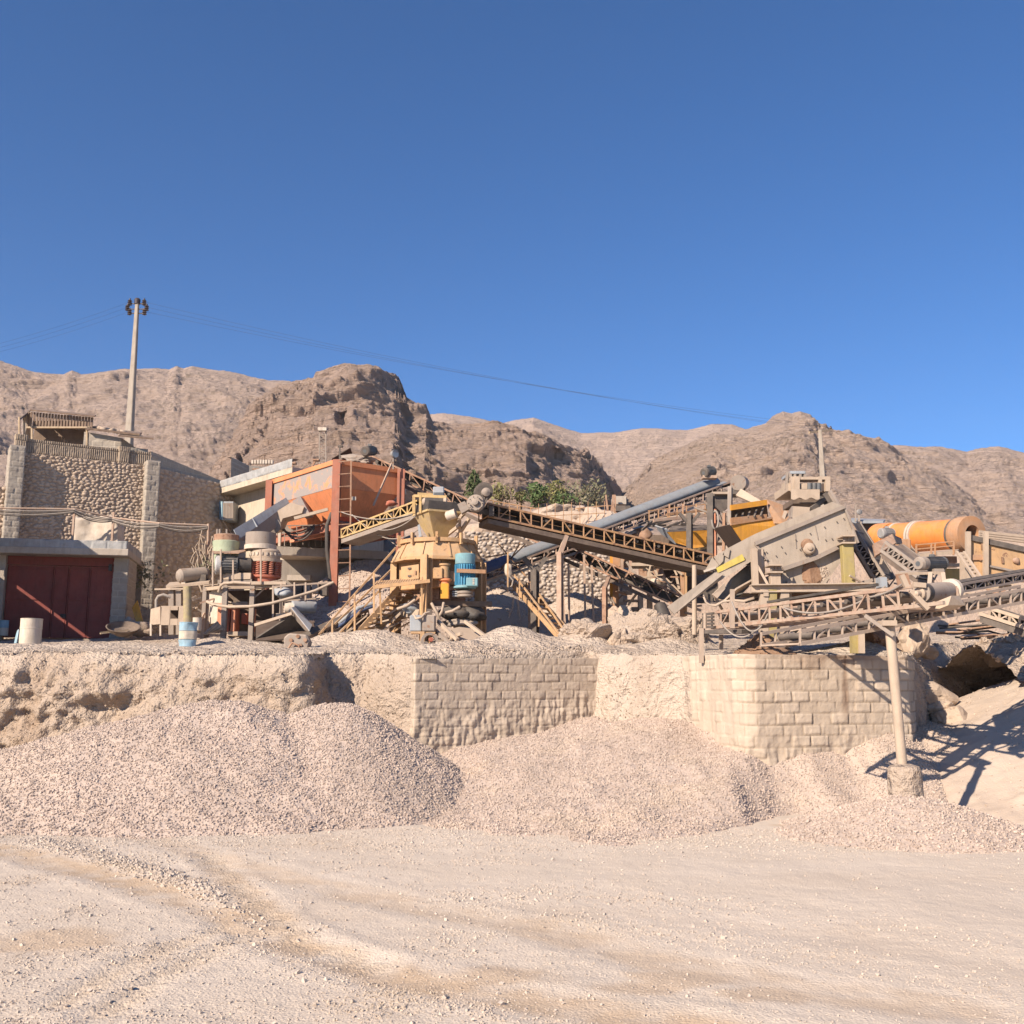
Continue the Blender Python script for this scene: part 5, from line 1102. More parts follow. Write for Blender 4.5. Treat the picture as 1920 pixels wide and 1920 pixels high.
def vbox(x0, x1, y0, y1, z0, z1): return MB().hexa(VB(x0, y0, z0), VB(x1, y0, z0), VB(x1, y1, z0), VB(x0, y1, z0), VB(x0, y0, z1), VB(x1, y0, z1), VB(x1, y1, z1), VB(x0, y1, z1))
vbox(-.85, .85, -.85, .85, Z(1108), Z(1057)).b("lower_housing", M['tan'], vs, bev=.02)
vbox(-.6, .6, -.6, .6, Z(1128), Z(1108)-.004).b("discharge_box", M['rust'], vs)
dz0, dz1 = Z(1086), Z(1063)
MB().pplate([(753, 1063, 30.0), (786, 1058, 29.7), (786, 1085, 29.7), (753, 1088, 30.0)], .05).b("access_door", M['tan'], vs, "pale access door with small hinges")
for v in (1066, 1080): MB().pbar((765, v, 29.83), (771, v-.3, 29.80), .05).b("hinge", M['dark'], vs)
MB().pbar((779, 1070, 29.7), (779, 1077, 29.7), .04).b("handle", M['rust'], vs)
for u, dd, v0 in ((742.5, 30.9, 1056), (799, 29.6, 1049), (901, 30.6, 1056), (862, 32.3, 1056)):
    p = P(u, 1100, dd); MB().ibeam((p.x, p.y, gz(u, dd)-.4), (p.x, p.y, Z(v0+2)), .25, .26, .03, Vector((.6, .8, 0))).b("support_leg", M['tan'], vs)
MB().pbar((744, 1153, 30.85), (805, 1148, 29.5), .2).b("cross_beam", M['tanlite'], vs)
MB().pbar((808, 1131, 29.9), (922, 1133, 30.2), .12, .16).b("cross_beam", M['wood'], vs)
# funnel
fn = T("feed_funnel", "square yellow feed funnel with a black rubber skirt on the shaft crusher", "funnel", P(822, 1012, d))
FR = math.radians(-62); FX = Vector((math.cos(FR), math.sin(FR), 0)); FY = Vector((-FX.y, FX.x, 0))
fc = P(822, 970, d)
def fq(h, v): return [Vector((fc.x, fc.y, Z(v)))+FX*h*i+FY*h*j for i, j in ((-1, -1), (1, -1), (1, 1), (-1, 1))]
q0, q1 = fq(.57, 964), fq(.2, 1010)
for i in range(4):
    j = (i+1) % 4; MB().plate([q0[i], q0[j], q1[j], q1[i]], .03).b("funnel_wall", M['funnel'], fn)
m = MB(); e = fq(.585, 964)
for i in range(4): m.bar(e[i], e[(i+1) % 4], .06)
m.b("rim", M['funnel'], fn); MB().lathe(Vector((fc.x, fc.y, Z(1018))), [(.3, 0), (.3, .08), (.2, .1), (.18, .2)], 20).b("neck", M['tan'], fn)
q2, q3 = fq(.59, 963), fq(.54, 946); m = MB()
for i in range(4): j = (i+1) % 4; m.plate([q2[i], q2[j], q3[j], q3[i]], .03)
m.b("rubber_skirt", M['rubber'], fn)
# conveyor A with head roller above the funnel
cvA, wd = conveyor("belt_conveyor", "small yellow lattice conveyor rising to the funnel of the shaft crusher", P(640, 993, 33.2), P(790, 936, 31.0), P(640, 1008, 33.2), P(790, 955, 31.0), .8, 12, ('yellowtruss', 'grey'), diag='Z', thick=.05, rail=.055, drums=False)
MB().ptube((797, 942, 30.7), (831, 943, 30.7), .15, 18).b("head_roller", M['rubber'], cvA)
for u in (795, 834): MB().lathe(P(u, 942, 30.7), [(.03, -.06), (.13, -.05), (.15, .05), (.03, .08)], 14, axis=(1, 0, 0)).b("bearing", M['tanlite'], cvA)
m = MB(); a, b_ = P(776, 963, 30.9), P(776, 929, 30.9)
m.bar(a, b_, .09).bar(P(788, 963, 30.6), P(788, 928, 30.6), .07).bar(P(776, 930, 30.9), P(838, 932, 30.7), .1, .08).bar(P(783, 926, 31.4), P(833, 930, 31.4), .1, .08).bar(P(833, 930, 30.8), P(833, 942, 30.8), .06); m.b("head_frame", M['yellowtruss'], cvA)
tag(MB().pplate([(812, 927, 31.2), (833, 927, 31.2), (833, 917, 31.5), (812, 917, 31.5)], .2).b("control_box", M['galv'], bev=.03), "small blue-grey box on top of the yellow conveyor head", "box")
tag(MB().rock(P(735, 944, 32), (.2, .16, .1), 9, 3).b("red_sack", M['redspring']), "crumpled red sack lying on the yellow conveyor", "sack")
tag(MB().lathe(P(856, 962, 30.2), [(.05, 0), (.15, .02), (.15, .3), (.1, .34)], 16, axis=(-.8, .2, -.25)).b("canister", M['white']), "white canister lying at the funnel's right rim", "canister")
for a, b_, s_ in (((640, 960), (790, 958), .25), ((660, 965), (782, 965), .5), ((690, 990), (788, 990), .35), ((720, 1000), (793, 1005), .4)): tag(MB().hang(P(a[0], a[1], 33), P(b_[0], b_[1], 31), s_, .018, 14).b("cable", M['cable']), "slack grey cable drooping beneath the yellow conveyor", "cable", "cables under the yellow conveyor")
tag(MB().pplate([(783, 985, 30.6), (787, 983, 30.6), (791, 1006, 30.6), (786, 1008, 30.6)], .1).b("rubber_flap", M['galv']), "grey rubber flap hanging left of the funnel", "flap")
# blue vertical motor
bm_ = T("vertical_motor", "upright blue electric motor with pale teal cap beside the shaft crusher", "motor", P(872, 1104, 29.8))
c3 = P(872, 1070, 29.8); zz = lambda v: P(872, v, 29.8).z-c3.z
m = MB().lathe(c3, [(.27, zz(1098)), (.27, zz(1058))], 24)
for i in range(24): k = 2*math.pi*i/24; dr = Vector((math.cos(k), math.sin(k), 0)); m.bar(c3+dr*.28+Vector((0, 0, zz(1097))), c3+dr*.28+Vector((0, 0, zz(1059))), .02, .05, dr)
m.b("motor_body", M['blue'], bm_)
MB().lathe(c3, [(.29, zz(1058)), (.3, zz(1040)), (.26, zz(1038.5)), (.1, zz(1038))], 24).b("fan_cap", M['teal'], bm_)
MB().lathe(c3, [(.2, zz(1104)), (.33, zz(1103)), (.33, zz(1100)), (.27, zz(1098))], 24).b("mounting_flange", M['teal'], bm_)
tb_ = MB().pbox(874, 1083, 896, 1099, 29.35, .35).b("terminal_box", M['teal'], bm_, bev=.02)
m = MB()
for i in range(4): m.pbox(886, 1085+i*3, 889.5, 1086.8+i*3, 29.335, .02)
m.b("rating_plate", M['white'], tb_)
MB().pbar((857, 1070, 29.4), (910, 1072, 29.6), .09, .11).b("clamp_bracket", M['drumdust'], bm_)
for i, v in enumerate((1109, 1113, 1117)): MB().pbox(848, v-1.2, 872, v+1.2, 29.75, .5).b("drive_belt", M['galv'], bm_)
MB().lathe(P(872, 1119, 29.8), [(.1, 0), (.24, 0), (.24, .05), (.2, .07), (.24, .1), (.24, .15), (.1, .2)], 20).b("pulley", M['grey'], bm_)
gbx = T("drive_guard", "tan belt guard box with orange bearing column under the crusher ring", "guard", P(830, 1124, 29.7))
MB().pbox(812, 1064, 830, 1085, 29.6, .6).b("guard_panel", M['tan'], gbx, bev=.02); MB().lathe(P(834, 1084, 29.8), [(.13, 0), (.13, .36), (.17, .37), (.17, .42)], 18).b("guard_roller", M['tan'], gbx)
MB().lathe(P(835, 1123, 29.8), [(.13, 0), (.13, .5), (.17, .52), (.2, .53), (.2, .57), (.1, .6)], 18).b("bearing_column", M['orange'], gbx); MB().pbox(826, 1094, 841, 1122, 29.55, .2).b("bearing_cover", M['amber'], gbx)
MB().pbox(842, 1070, 856, 1096, 29.9, .3).b("mount_plate", M['drumdust'], gbx); MB().pbox(840, 1100, 858, 1106, 29.9, .3).b("mount_plate", M['rust'], gbx)
# clutter beneath
for i, (u, v, s_, mt, lb) in enumerate(((852, 1148, (.62, .4, .22), 'rubber', "heap of black rubber sheet under the blue motor"), (883, 1150, (.4, .3, .28), 'rubber', "folded black rubber curtain behind the crusher's right leg"), (862, 1168, (.5, .3, .14), 'grey', "dusty grey pan under the black rubber heap"), (774, 1142, (.35, .3, .2), 'galv', "grey cloth bundle behind the crusher's left leg"))):
    tag(MB().rock(P(u, v, 30.2), s_, 30+i, 3, .5).b("rubber_sheet" if mt == 'rubber' else "bundle", M[mt]), lb, "rubber sheet" if mt == 'rubber' else "bundle")
for a, b_ in (((809, 1131), (824, 1160)), ((832, 1130), (822, 1158)), ((745, 1142), (778, 1125)), ((830, 1150), (862, 1138))): tag(MB().path([P(a[0], a[1], 29.5), P((a[0]+b_[0])/2+2, (a[1]+b_[1])/2+2, 29.4), P(b_[0], b_[1], 29.5)], .045, 6).b("pipe", M['tanlite']), "bent dusty pipe in the clutter under the shaft crusher", "pipe", "pipes under the shaft crusher")
jb = T("junction_box", "pair of grey electrical boxes standing in front of the shaft crusher", "electrical box", base(792, 28.9))
for u0, u1, e in ((768, 791, .25), (791.5, 816, 0)): MB().pbox(u0, 1153, u1, 1184, 28.9+e, .35).b("box_shell", M['galv' if e else 'grey'], jb, bev=.03)
MB().pbox(770, 1184, 816, 1188, 28.95, .4).b("base_rail", M['tan'], jb); m = MB().path([P(776, 1152, 29), P(780, 1160, 28.8), P(790, 1158, 28.8), P(797, 1150, 28.9), P(805, 1148, 29)], .035, 6); m.b("conduit", M['tanlite'], jb)
MB().pbar((792, 1184, 28.9), (792, 1216, 28.9), .12).b("post", M['tan'], jb)
wh = T("idler_wheel", "round grey steel wheel ring standing under the electrical boxes", "wheel", P(805, 1218, 28.4))
MB().lathe(P(805, 1202, 28.4), [(.16, -.07), (.235, -.07), (.235, .07), (.16, .07), (.16, -.07)], 32, axis=(.25, -1, 0), close=False).b("rim", M['grey'], wh); MB().lathe(P(808, 1199, 28.35), [(.0, -.05), (.06, -.05), (.06, .06), (0, .06)], 14, axis=(.25, -1, 0)).b("hub", M['redspring'], wh); MB().pbar((806, 1190, 28.45), (803, 1214, 28.45), .05).b("spoke", M['tan'], wh)
tag(MB().pplate([(846, 1180, 29.6), (880, 1172, 30.3), (913, 1203, 29.0), (862, 1209, 28.4)], .04).b("steel_sheet", M['tanlite']), "tilted dusty steel sheet lying right of the wheel ring", "sheet")
for i, (a, b_) in enumerate((((822, 1165), (858, 1200)), ((816, 1182), (850, 1212)), ((872, 1165), (930, 1208)), ((822, 1200), (838, 1213)), ((846, 1196), (866, 1188)))): tag(MB().pbar((a[0], a[1], 29.3), (b_[0], b_[1], 28.4), .09).b("steel_beam", M['grey' if i % 2 else 'tanlite']), "dusty steel beam lying tilted around the steel sheet", "beam", "beams around the tilted sheet")
# platform and stairs
st = T("service_stair", "rusty tan stair with handrails leading up to the crusher platform", "stair", base(660, 29.5))
a0, a1 = P(652, 1208, 29.2), P(748, 1104, 30.2); w_ = Vector((.35, .75, 0))
for k in (0, 1): MB().bar(a0+w_*k, a1+w_*k, .05, .18).b("stringer", M['tan'], st)
for i in range(12): p = a0.lerp(a1, (i+.5)/12.2); MB().hexa(p+Vector((-.13, 0, 0)), p+Vector((.13, 0, 0)), p+w_+Vector((.13, 0, 0)), p+w_+Vector((-.13, 0, 0)), *[q+Vector((0, 0, .035)) for q in (p+Vector((-.13, 0, 0)), p+Vector((.13, 0, 0)), p+w_+Vector((.13, 0, 0)), p+w_+Vector((-.13, 0, 0)))]).b("tread", M['tan'], st)
for k, (r0, r1) in enumerate((((598, 1190, 29.2), (742, 1027, 30.4)), ((628, 1170, 29.9), (742, 1060, 31.1)))):
    MB().pbar(r0, r1, .05).b("handrail", M['tan'], st)
MB().pbar((620, 1205, 29.2), (720, 1098, 29.9), .045).b("handrail", M['tan'], st)
for u, v0, v1 in ((623, 1163, 1212), (665, 1113, 1196), (701, 1074, 1150)): MB().pbar((u, v1, 29.3), (u, v0, 29.4), .05).b("rail_post", M['tan'], st)
m = MB()
for i in range(22): u = 702+i*4.6; m.pbar((u, 1098-.12*i*4.6*.6, 29.3), (u+6, 1090-.12*i*4.6*.6, 30.0), .05, .04)
m.pbar((702, 1101, 29.2), (806, 1089, 29.2), .05, .1); m.pbar((704, 1097, 29.9), (806, 1085, 30), .05, .08); m.b("platform_grating", M['tan'], st)
for u, v in ((712, 1099), (790, 1090)): MB().pbar((u, v, 29.3), (u+3, 1170, 29.5), .05).b("platform_post", M['tan'], st)
rg = np.random.default_rng(5)
for i in range(26):
    u, v = rg.uniform(590, 740), rg.uniform(1150, 1200); v = max(v, 1215-(u-590)*.42); a = P(u, v, 30.2+rg.uniform(-.3, .4)); k = rg.uniform(-.5, .2)
    tag(MB().bar(a, a+Vector((rg.uniform(.4, 1.1), rg.uniform(-.2, .3), rg.uniform(.1, .75))), rg.uniform(.035, .07)).b("scrap_bar", M[rg.choice(['tan', 'grey', 'tanlite', 'wood'])]), "dusty bar in the scrap heap behind the crusher stair", "scrap bar", "scrap bars behind the crusher stair")
for k in range(2): tag(MB().path([P(610+k*4, 1188, 30.3), P(640, 1165+k*6, 30.2), P(672, 1140+k*6, 30.3), P(700, 1132+k*4, 30.5)], .06, 8).b("water_pipe", M['beltblue' if k else 'galv']), ["grey pipe lying along the conveyor behind the crusher stair", "blue pipe lying along the conveyor behind the crusher stair"][k], "pipe")
# conical gravel heaps behind
ch1 = P(694, 1043, 37.2); heap("gravel_heap", "grey conical gravel heap under the orange bin", lambda x, y: cone(x, y, (ch1.x, ch1.y), ch1.z, .62, .62, .62, .5, .25), (ch1.x-4.6, ch1.x+4.6), (32, 39), .08, M['gravel'], 8000, .03, .06, None, .04, base=lambda x, y: zt0(x, y))
ch2 = P(1078, 1112, 38); heap("gravel_heap", "pale conical sand heap at the foot of the central cobble wall", lambda x, y: cone(x, y, (ch2.x, ch2.y), ch2.z, .6, .45, .55, .5, .3), (ch2.x-4.5, ch2.x+5), (33, 41), .08, M['sandheap'], 4000, .03, .05, None, .05, base=lambda x, y: zt0(x, y))
ch3 = P(935, 1105, 36); heap("sand_heap", "shaded grey sand heap right of the shaft crusher", lambda x, y: cone(x, y, (ch3.x, ch3.y), ch3.z, .6, .6, .6, .5, .3), (ch3.x-3, ch3.x+3), (32, 38), .09, M['sandheap'], 1500, .03, .05, None, .05, base=lambda x, y: zt0(x, y))
# ---------------------------------------------------------------- central cobble wall, fence and shrubs
cw = relief("cobble_wall", [(PX(872, 42, 1060), 41.8), (PX(1160, 42.6, 1060), 42.6)], 3.6, [8.6, 8.55], .022, h_cobble(.135, .06, 101, 1.45), M['cobblegrey'], top=.5)
tag(cw, "cobble wall behind the crossing conveyors in the centre", "retaining wall")
for i, (u, v, d_, s_) in enumerate(((905, 990, 46, (1.2, 1, .6)), (965, 968, 52, (1.4, 1, .7)), (1030, 968, 50, (1.5, 1, .9)), (1085, 975, 48, (1.4, 1, .8)), (1120, 985, 47, (1.2, 1, .9)), (1060, 1005, 45, (1.6, 1, .7)), (985, 1000, 45, (1.4, 1, .6)))):
    tag(MB().rock(P(u, v+10, d_), s_, 60+i, 5, .6).b("pale_boulder", M['stone']), "pale weathered boulder on the bank behind the central cobble wall", "boulder", "boulders on the bank behind the cobble wall")
fc_ = T("guard_fence", "thin rusty pipe fence running along the pale bank above the cobble wall", "fence", P(930, 960, 50)); pts = [P(*q) for q in ((905, 935, 50), (945, 943, 50.2), (995, 952, 50.2), (1040, 960, 50), (1085, 953, 49.5), (1140, 948, 49.5), (1165, 950, 49.5))]
m = MB()
for a, b_ in zip(pts[:-1], pts[1:]): m.tube(a, b_, .03, 6); m.tube(a-Vector((0, 0, .55)), b_-Vector((0, 0, .55)), .02, 5)
m.b("rail", M['rusty'], fc_)
for a, b_ in zip(pts[:-1], pts[1:]):
    for f in (0, .5): p = a.lerp(b_, f); MB().bar(p, p-Vector((0, 0, 1.4)), .05).b("fence_post", M['rusty'], fc_)
m = MB()
for i in range(9):
    p = P(1010+i*15.5, 985-i*.6, 46); m.bar(p, p+Vector((0, 0, 1.0)), .03)
m.bar(P(1010, 1000, 46), P(1134, 990, 46), .03).bar(P(1010, 968, 46), P(1134, 962, 46), .03)
tag(m.b("cage_fence", M['rusty']), "lower rusty cage fence before the pale boulders", "fence")
m = MB()
for u in (911, 935, 955, 975): p = P(u, 985, 44); m.bar(p, p+Vector((0, 0, 1.0)), .03)
m.bar(P(905, 985, 44), P(985, 980, 44), .03).bar(P(905, 1018, 43.2), P(985, 1012, 43.2), .03)
tag(m.b("cage_fence", M['rusty']), "rusty rail fence on top of the central cobble wall", "fence")
def shrub(u, v0, v1, d_, w_, n, mt, label, seed, shape=None, cat="shrub", s=.1):
    a = P(u, v1, d_); b_ = P(u, v0, d_); h = b_.z-a.z; t = T(cat if cat != "tree" else "small_tree", label, cat, a)
    m = MB().path([a-Vector((0, 0, .6)), a+Vector((.05, 0, h*.35)), a+Vector((0, 0, h*.8))], [.09, .06, .025], 7)
    for i in range(7): k = i*2.4+seed; p = a+Vector((0, 0, h*(.05+.07*i))); m.path([p, p+Vector((math.cos(k)*w_*.3, math.sin(k)*w_*.3, h*.2)), p+Vector((math.cos(k)*w_*.42, math.sin(k)*w_*.42, h*.4))], [.04, .03, .012], 5)
    m.b("trunk", M['bark'], t)
    leaves("crown", a+Vector((0, 0, h*.55)), (w_/2, w_/2, h*.52), n, s, M[mt], t, seed, .9, shape)
conic = lambda p: np.stack([p[:, 0]*(1-.75*(p[:, 2]*.5+.5))*1.4, p[:, 1]*(1-.75*(p[:, 2]*.5+.5))*1.4, p[:, 2]], 1)
shrub(889, 886, 945, 56, 1.1, 1500, 'leafdark', "dark green conical young tree behind the conveyor drive", 3, conic, "tree")
shrub(938, 908, 945, 56, 1.5, 500, 'leafyellow', "loose yellow-green shrub right of the conical tree", 5)
shrub(976, 920, 946, 57, .9, 260, 'leafyellow', "thin sparse yellowish shrub between yellow and green bushes", 6)
shrub(1008, 908, 950, 56, 1.5, 800, 'leafgreen', "bright green bushy shrub on the bank above the fence", 7, s=.12)
shrub(1044, 903, 955, 55.5, 1.2, 700, 'leafyellow', "tall narrow shrub with browning leaves beside the bright green bush", 8)
shrub(1058, 925, 955, 55, 1.5, 420, 'leafgreen', "low dark green bush crowded between two taller shrubs", 9)
shrub(1082, 908, 958, 56, 2.0, 480, 'leafgrey', "wide grey-green shrub in the middle of the shrub row", 10)
shrub(1115, 905, 955, 57, 1.8, 480, 'leafgrey', "grey-green shrub at the right end of the shrub row", 12)
# machinery on the upper level behind
ut = T("storage_tank", "small grey block tank with rusty tripod at the end of the shrub row", "tank", P(1160, 955, 48)); MB().pbox(1150, 930, 1174, 945, 48, 1).b("tank_body", M['concrete'], ut)
for u in (1140, 1145, 1150, 1155): MB().pbar((u, 965, 47.5), (u+random.uniform(-6, 6), 928, 47.6), .08).b("strut", M['rust'], ut)
MB().pbox(1155, 948, 1182, 958, 47.3, .6).b("skid", M['dark'], ut)
# ---------------------------------------------------------------- big conveyors
cvB, wB = conveyor("belt_conveyor", "long rust-yellow lattice conveyor with drive drums sloping down to the right in front", P(915, 944, 30.2), P(1336, 1040, 32.6), P(915, 968, 30.2), P(1336, 1061, 32.6), .95, 22, ('rusty', 'darkbrown'), "crossing belt conveyors", diag='A', panoff=.02, drums=False, thick=.05, rail=.06, skirt='dark')
MB().hexa(*[P(*q) for q in ((868, 958, 29.9), (927, 968, 30.2), (927, 968, 31.2), (868, 958, 30.9), (868, 950, 29.9), (927, 956, 30.2), (927, 956, 31.2), (868, 950, 30.9))]).b("head_beam", M['dark'], cvB)
MB().lathe(P(892, 944, 29.7), [(.05, -.1), (.24, -.1), (.27, -.02), (.27, .03), (.24, .1), (.1, .12), (.1, .22), (.04, .24)], 24, axis=(-.1, -1, .1)).b("drive_gearbox", M['grey'], cvB)
for i in range(10): k = 2*math.pi*i/10; MB().tube(P(892, 944, 29.55)+Vector((math.cos(k)*.2, 0, math.sin(k)*.2)), P(892, 944, 29.45)+Vector((math.cos(k)*.2, 0, math.sin(k)*.2)), .02, 6).b("bolt", M['dark'], cvB)
MB().lathe(P(906, 923, 30.0), [(.2, -.15), (.27, -.14), (.27, .2), (.2, .21)], 24, axis=(.2, -1, 0)).b("belt_guard", M['dark'], cvB); MB().lathe(P(910, 924, 29.75), [(.03, -.05), (.13, 0), (.13, .15), (.03, .2)], 16, axis=(.2, -1, 0)).b("drive_pulley", M['grey'], cvB)
MB().pplate([(858, 947, 29.8), (872, 941, 29.8), (880, 956, 29.8), (866, 964, 29.8)], .3).b("gear_cover", M['grey'], cvB)
for a, b_ in (((897, 940), (912, 925)), ((905, 955), (908, 930)), ((915, 930), (902, 960))): MB().pbar((a[0], a[1], 29.7), (b_[0], b_[1], 29.7), .05).b("bracket", M['dark'], cvB)
MB().pbox(917, 948, 926, 967, 29.9, .5).b("bearing_housing", M['dark'], cvB)
for a, b_ in (((871, 962), (848, 985)), ((862, 970), (862, 1010)), ((880, 972), (855, 1010)), ((862, 985), (836, 1005))): MB().pbar((a[0], a[1], 30.6), (b_[0], b_[1], 31), .09).b("head_strut", M['tanlite'], cvB)
cvC, _ = conveyor("belt_conveyor", "dark lattice conveyor running from the orange bin down behind the other belts", P(690, 852, 36.9), P(1277, 1117, 33.4), P(690, 872, 36.9), P(1262, 1133, 33.4), .95, 20, ('rust', 'darkbrown'), "crossing belt conveyors", diag='B', panoff=.05, thick=.05, rail=.06, drums=False, skirt='dark')
cvD, wD = conveyor("belt_conveyor", "belt conveyor under a rounded grey cover rising to the right", P(902, 1078, 32.0), P(1386, 898, 38.6), P(902, 1092, 32.0), P(1386, 916, 38.6), .9, 24, ('redtruss', 'grey'), "crossing belt conveyors", diag='A', pan=False, thick=.045, rail=.055, belt='pipe', drums=False)
def cover(p0, p1, wv, r, name, mt, par):
    p0, p1 = Vector(p0), Vector(p1); n = 9; vs_ = []
    for p in (p0, p1):
        for rr in (r, r-.02): vs_ += [p+wv*.5-wv.normalized()*math.cos(math.pi*i/(n-1))*rr+Vector((0, 0, math.sin(math.pi*i/(n-1))*rr*.75)) for i in range(n)]
    fs = []
    for i in range(n-1): fs += [(i, i+1, 2*n+i+1, 2*n+i), (n+i+1, n+i, 3*n+i, 3*n+i+1)]
    fs += [(0, 2*n, 3*n, n), (n-1, 2*n-1, 4*n-1, 3*n-1)]
    return MB().add(vs_, fs, True).b(name, M[mt], par)
p0, p1 = P(920, 1072, 32.1), P(1352, 906, 38.2); W = wD*.9
cover(p0.lerp(p1, .075), p1, W, .42, "belt_cover", 'pipe', cvD); cover(p0-(p1-p0)*.03, p0.lerp(p1, .073), W, .42, "belt_cover", 'beltblue', cvD)
MB().pbar((905, 1094, 32.2), (1100, 1030, 34.8), .08).pbar((1110, 1030, 34.9), (1300, 952, 37.4), .08).b("water_pipe", M['galv'], cvD)
motor("motor", "small dark motor perched on the upper end of the grey covered conveyor", P(1319, 887, 37.6), P(1338, 883, 37.9), .18, ('motor', 'dark'))
MB().pbox(1318, 891, 1345, 896, 37.6, .4).b("motor_bracket", M['redtruss'], cvD)
MB().ptube((1384, 905, 38.2), (1390, 906, 39.2), .3, 18).b("head_pulley", M['grey'], cvD); MB().pbar((1376, 890, 38.3), (1392, 898, 38.3), .08).pbar((1390, 893, 38.3), (1392, 925, 38.3), .08).b("head_rail", M['redtruss'], cvD); MB().pbox(1374, 898, 1396, 926, 38.3, .8).b("head_hood", M['dark'], cvD)
def stand(u, v0, v1, d_, w_, mt, label, name="support_post", g=None, yarm=0, elbow=None, cat="post"):
    t = T(name, label, cat, P(u, v1, d_), g); a, b_ = P(u, v1, d_)-Vector((0, 0, .6)), P(u, v0, d_); MB().ibeam(a, b_, w_, w_, .025, Vector((.5, .85, 0))).b("post_shaft", M[mt], t)
    if yarm:
        for k in (-1, 1): MB().bar(b_-Vector((0, 0, .1)), b_+Vector((k*yarm, 0, yarm*1.1)), w_*.7).b("arm", M[mt], t)
    if elbow: MB().bar(b_-Vector((0, 0, .05)), P(*elbow), w_*.8).b("arm", M[mt], t)
    return t
stand(1050, 1035, 1197, 31.0, .16, 'redtruss', "tall grey-rust post with a bent arm under the front conveyor's middle", elbow=(1062, 1004, 31.05))
stand(1003, 1068, 1195, 31.5, .2, 'dark', "thick dark post under the covered conveyor left of centre", yarm=.35)
stand(994, 1072, 1195, 32.3, .1, 'redtruss', "thin dark red post close behind the thick dark one")
stand(1134, 1100, 1172, 30.4, .13, 'rust', "post with bent top under the dark lattice conveyor", elbow=(1142, 1082, 32.5))
for u0, u1, v0, v1, d_, lb in ((1095, 1098, 1040, 1180, 34, "left one of two thin red pipes before the sand heap"), (1109, 1114, 1060, 1180, 34, "right one of two thin red pipes before the sand heap"), (1066, 1068, 1060, 1195, 33, "thin bare rod standing right of the tall grey-rust post"), (1055, 1061, 1110, 1200, 31.6, "short thin rod leaning by the tall grey-rust post")):
    t = T("thin_pipe", lb, "pipe", P(u1, v1, d_)); MB().pbar((u1, v1+6, d_), (u0, v0, d_), .07).b("pipe_shaft", M['redtruss'], t)
MBx = MB().pbar((1096, 1126, 34), (1112, 1126, 34), .05)
tag(MBx.b("cross_pipe", M['redtruss']), "short cross pipe linking the two thin red pipes", "pipe")
# right hand stair
s2 = T("ladder_stair", "steep rusty stair with rails under the covered conveyor", "stair", base(1040, 30))
a0, a1 = P(957, 1092, 32.2), P(1062, 1212, 29.4); w_ = Vector((.5, .5, 0))
for k in (0, 1): MB().bar(a0+w_*k, a1+w_*k, .045, .14).b("stringer", M['tan'], s2)
for i in range(13): p = a0.lerp(a1, (i+.5)/13); MB().bar(p, p+w_, .2, .035).b("tread", M['tan'], s2)
MB().pbar((952, 1062, 32), (1050, 1190, 29.4), .045).pbar((995, 1090, 32), (1062, 1188, 30), .045).b("handrail", M['tan'], s2)
for u, v0, v1 in ((952, 1035, 1110), (1010, 1120, 1175), (974, 1085, 1125), (1050, 1160, 1205)): MB().pbar((u, v1, 31), (u, v0, 31), .045).b("rail_post", M['tan'], s2)
for a, b_ in (((935, 1020), (985, 1080)), ((985, 1020), (935, 1070)), ((975, 1018), (958, 1048)), ((910, 1045), (952, 1038)), ((905, 1068), (955, 1062))): MB().pbar((a[0], a[1], 32.4), (b_[0], b_[1], 32.4), .04).b("brace", M['rusty'], s2)
tag(MB().rock(P(952, 1072, 31.6), (.14, .14, .22), 17, 3, .6).b("cable_bundle", M['white']), "pale knot of tangled cable hanging on the stair rail", "cable bundle")
for k, pts in enumerate((((955, 1080), (962, 1088), (960, 1098), (950, 1108), (938, 1114)), ((962, 1120), (961, 1140), (956, 1150), (954, 1158)), ((970, 1124), (972, 1140), (975, 1160)))):
    tag(MB().path([P(q[0], q[1], 31.5) for q in pts], .03, 6).b("hose", M['cable']), ["looped hose hanging from the cable knot", "pale hose with a bent end hanging below the cable knot", "short straight hose end right of the bent one"][k], "hose")
# boulders and crusted mounds of the terrace
for u, v, d_, s_, sd, lb, mt in ((1160, 1200, 28.2, (.3, .3, .34), 41, "upright pale boulder at the terrace edge beside a shadowed hollow", 'stone'), (1105, 1198, 28.8, (.8, .7, .45), 42, "broad crusted dirt mound around the bent-top post", 'terrace'), (1198, 1198, 30.0, (1.15, .9, .75), 43, "large pale crusted mound below the lower end of the dark conveyor", 'terrace'), (1283, 1190, 27.6, (.5, .5, .62), 44, "pale rounded lump left of the screen's front leg", 'terrace'), (1248, 1200, 27.2, (.9, .6, .4), 45, "low pale mound below the black motor", 'terrace'), (1162, 1160, 31.5, (.5, .4, .4), 46, "dark shaded boulder behind the large crusted mound", 'stone')):
    o = MB().rock(P(u, v, d_), s_, sd, 5, .6 if sd != 41 else .3).b("boulder" if mt == 'stone' else "dirt_mound", M[mt]); tag(o, lb, "boulder" if mt == 'stone' else "mound")
    if mt == 'terrace': pass
tag(MB().lathe(P(1246, 1165, 31.5), [(.02, -.75), (.2, -.72), (.24, -.5), (.24, .2), (.18, .55), (.08, .6)], 18, axis=(-.25, .1, 1)).b("tail_motor", M['rubber']), "black bulging gear motor hung at the low end of the dark conveyor", "motor")
for i in range(7): a = P(1250+i*10, 1190-i*3, 30.5); tag(MB().bar(a, a+Vector((random.uniform(-.2, .5), .2, random.uniform(.1, .5))), .08).b("scrap_bar", M['dark']), "dark scrap bar in the shade behind the black gear motor", "scrap bar", "dark scrap bars behind the gear motor")
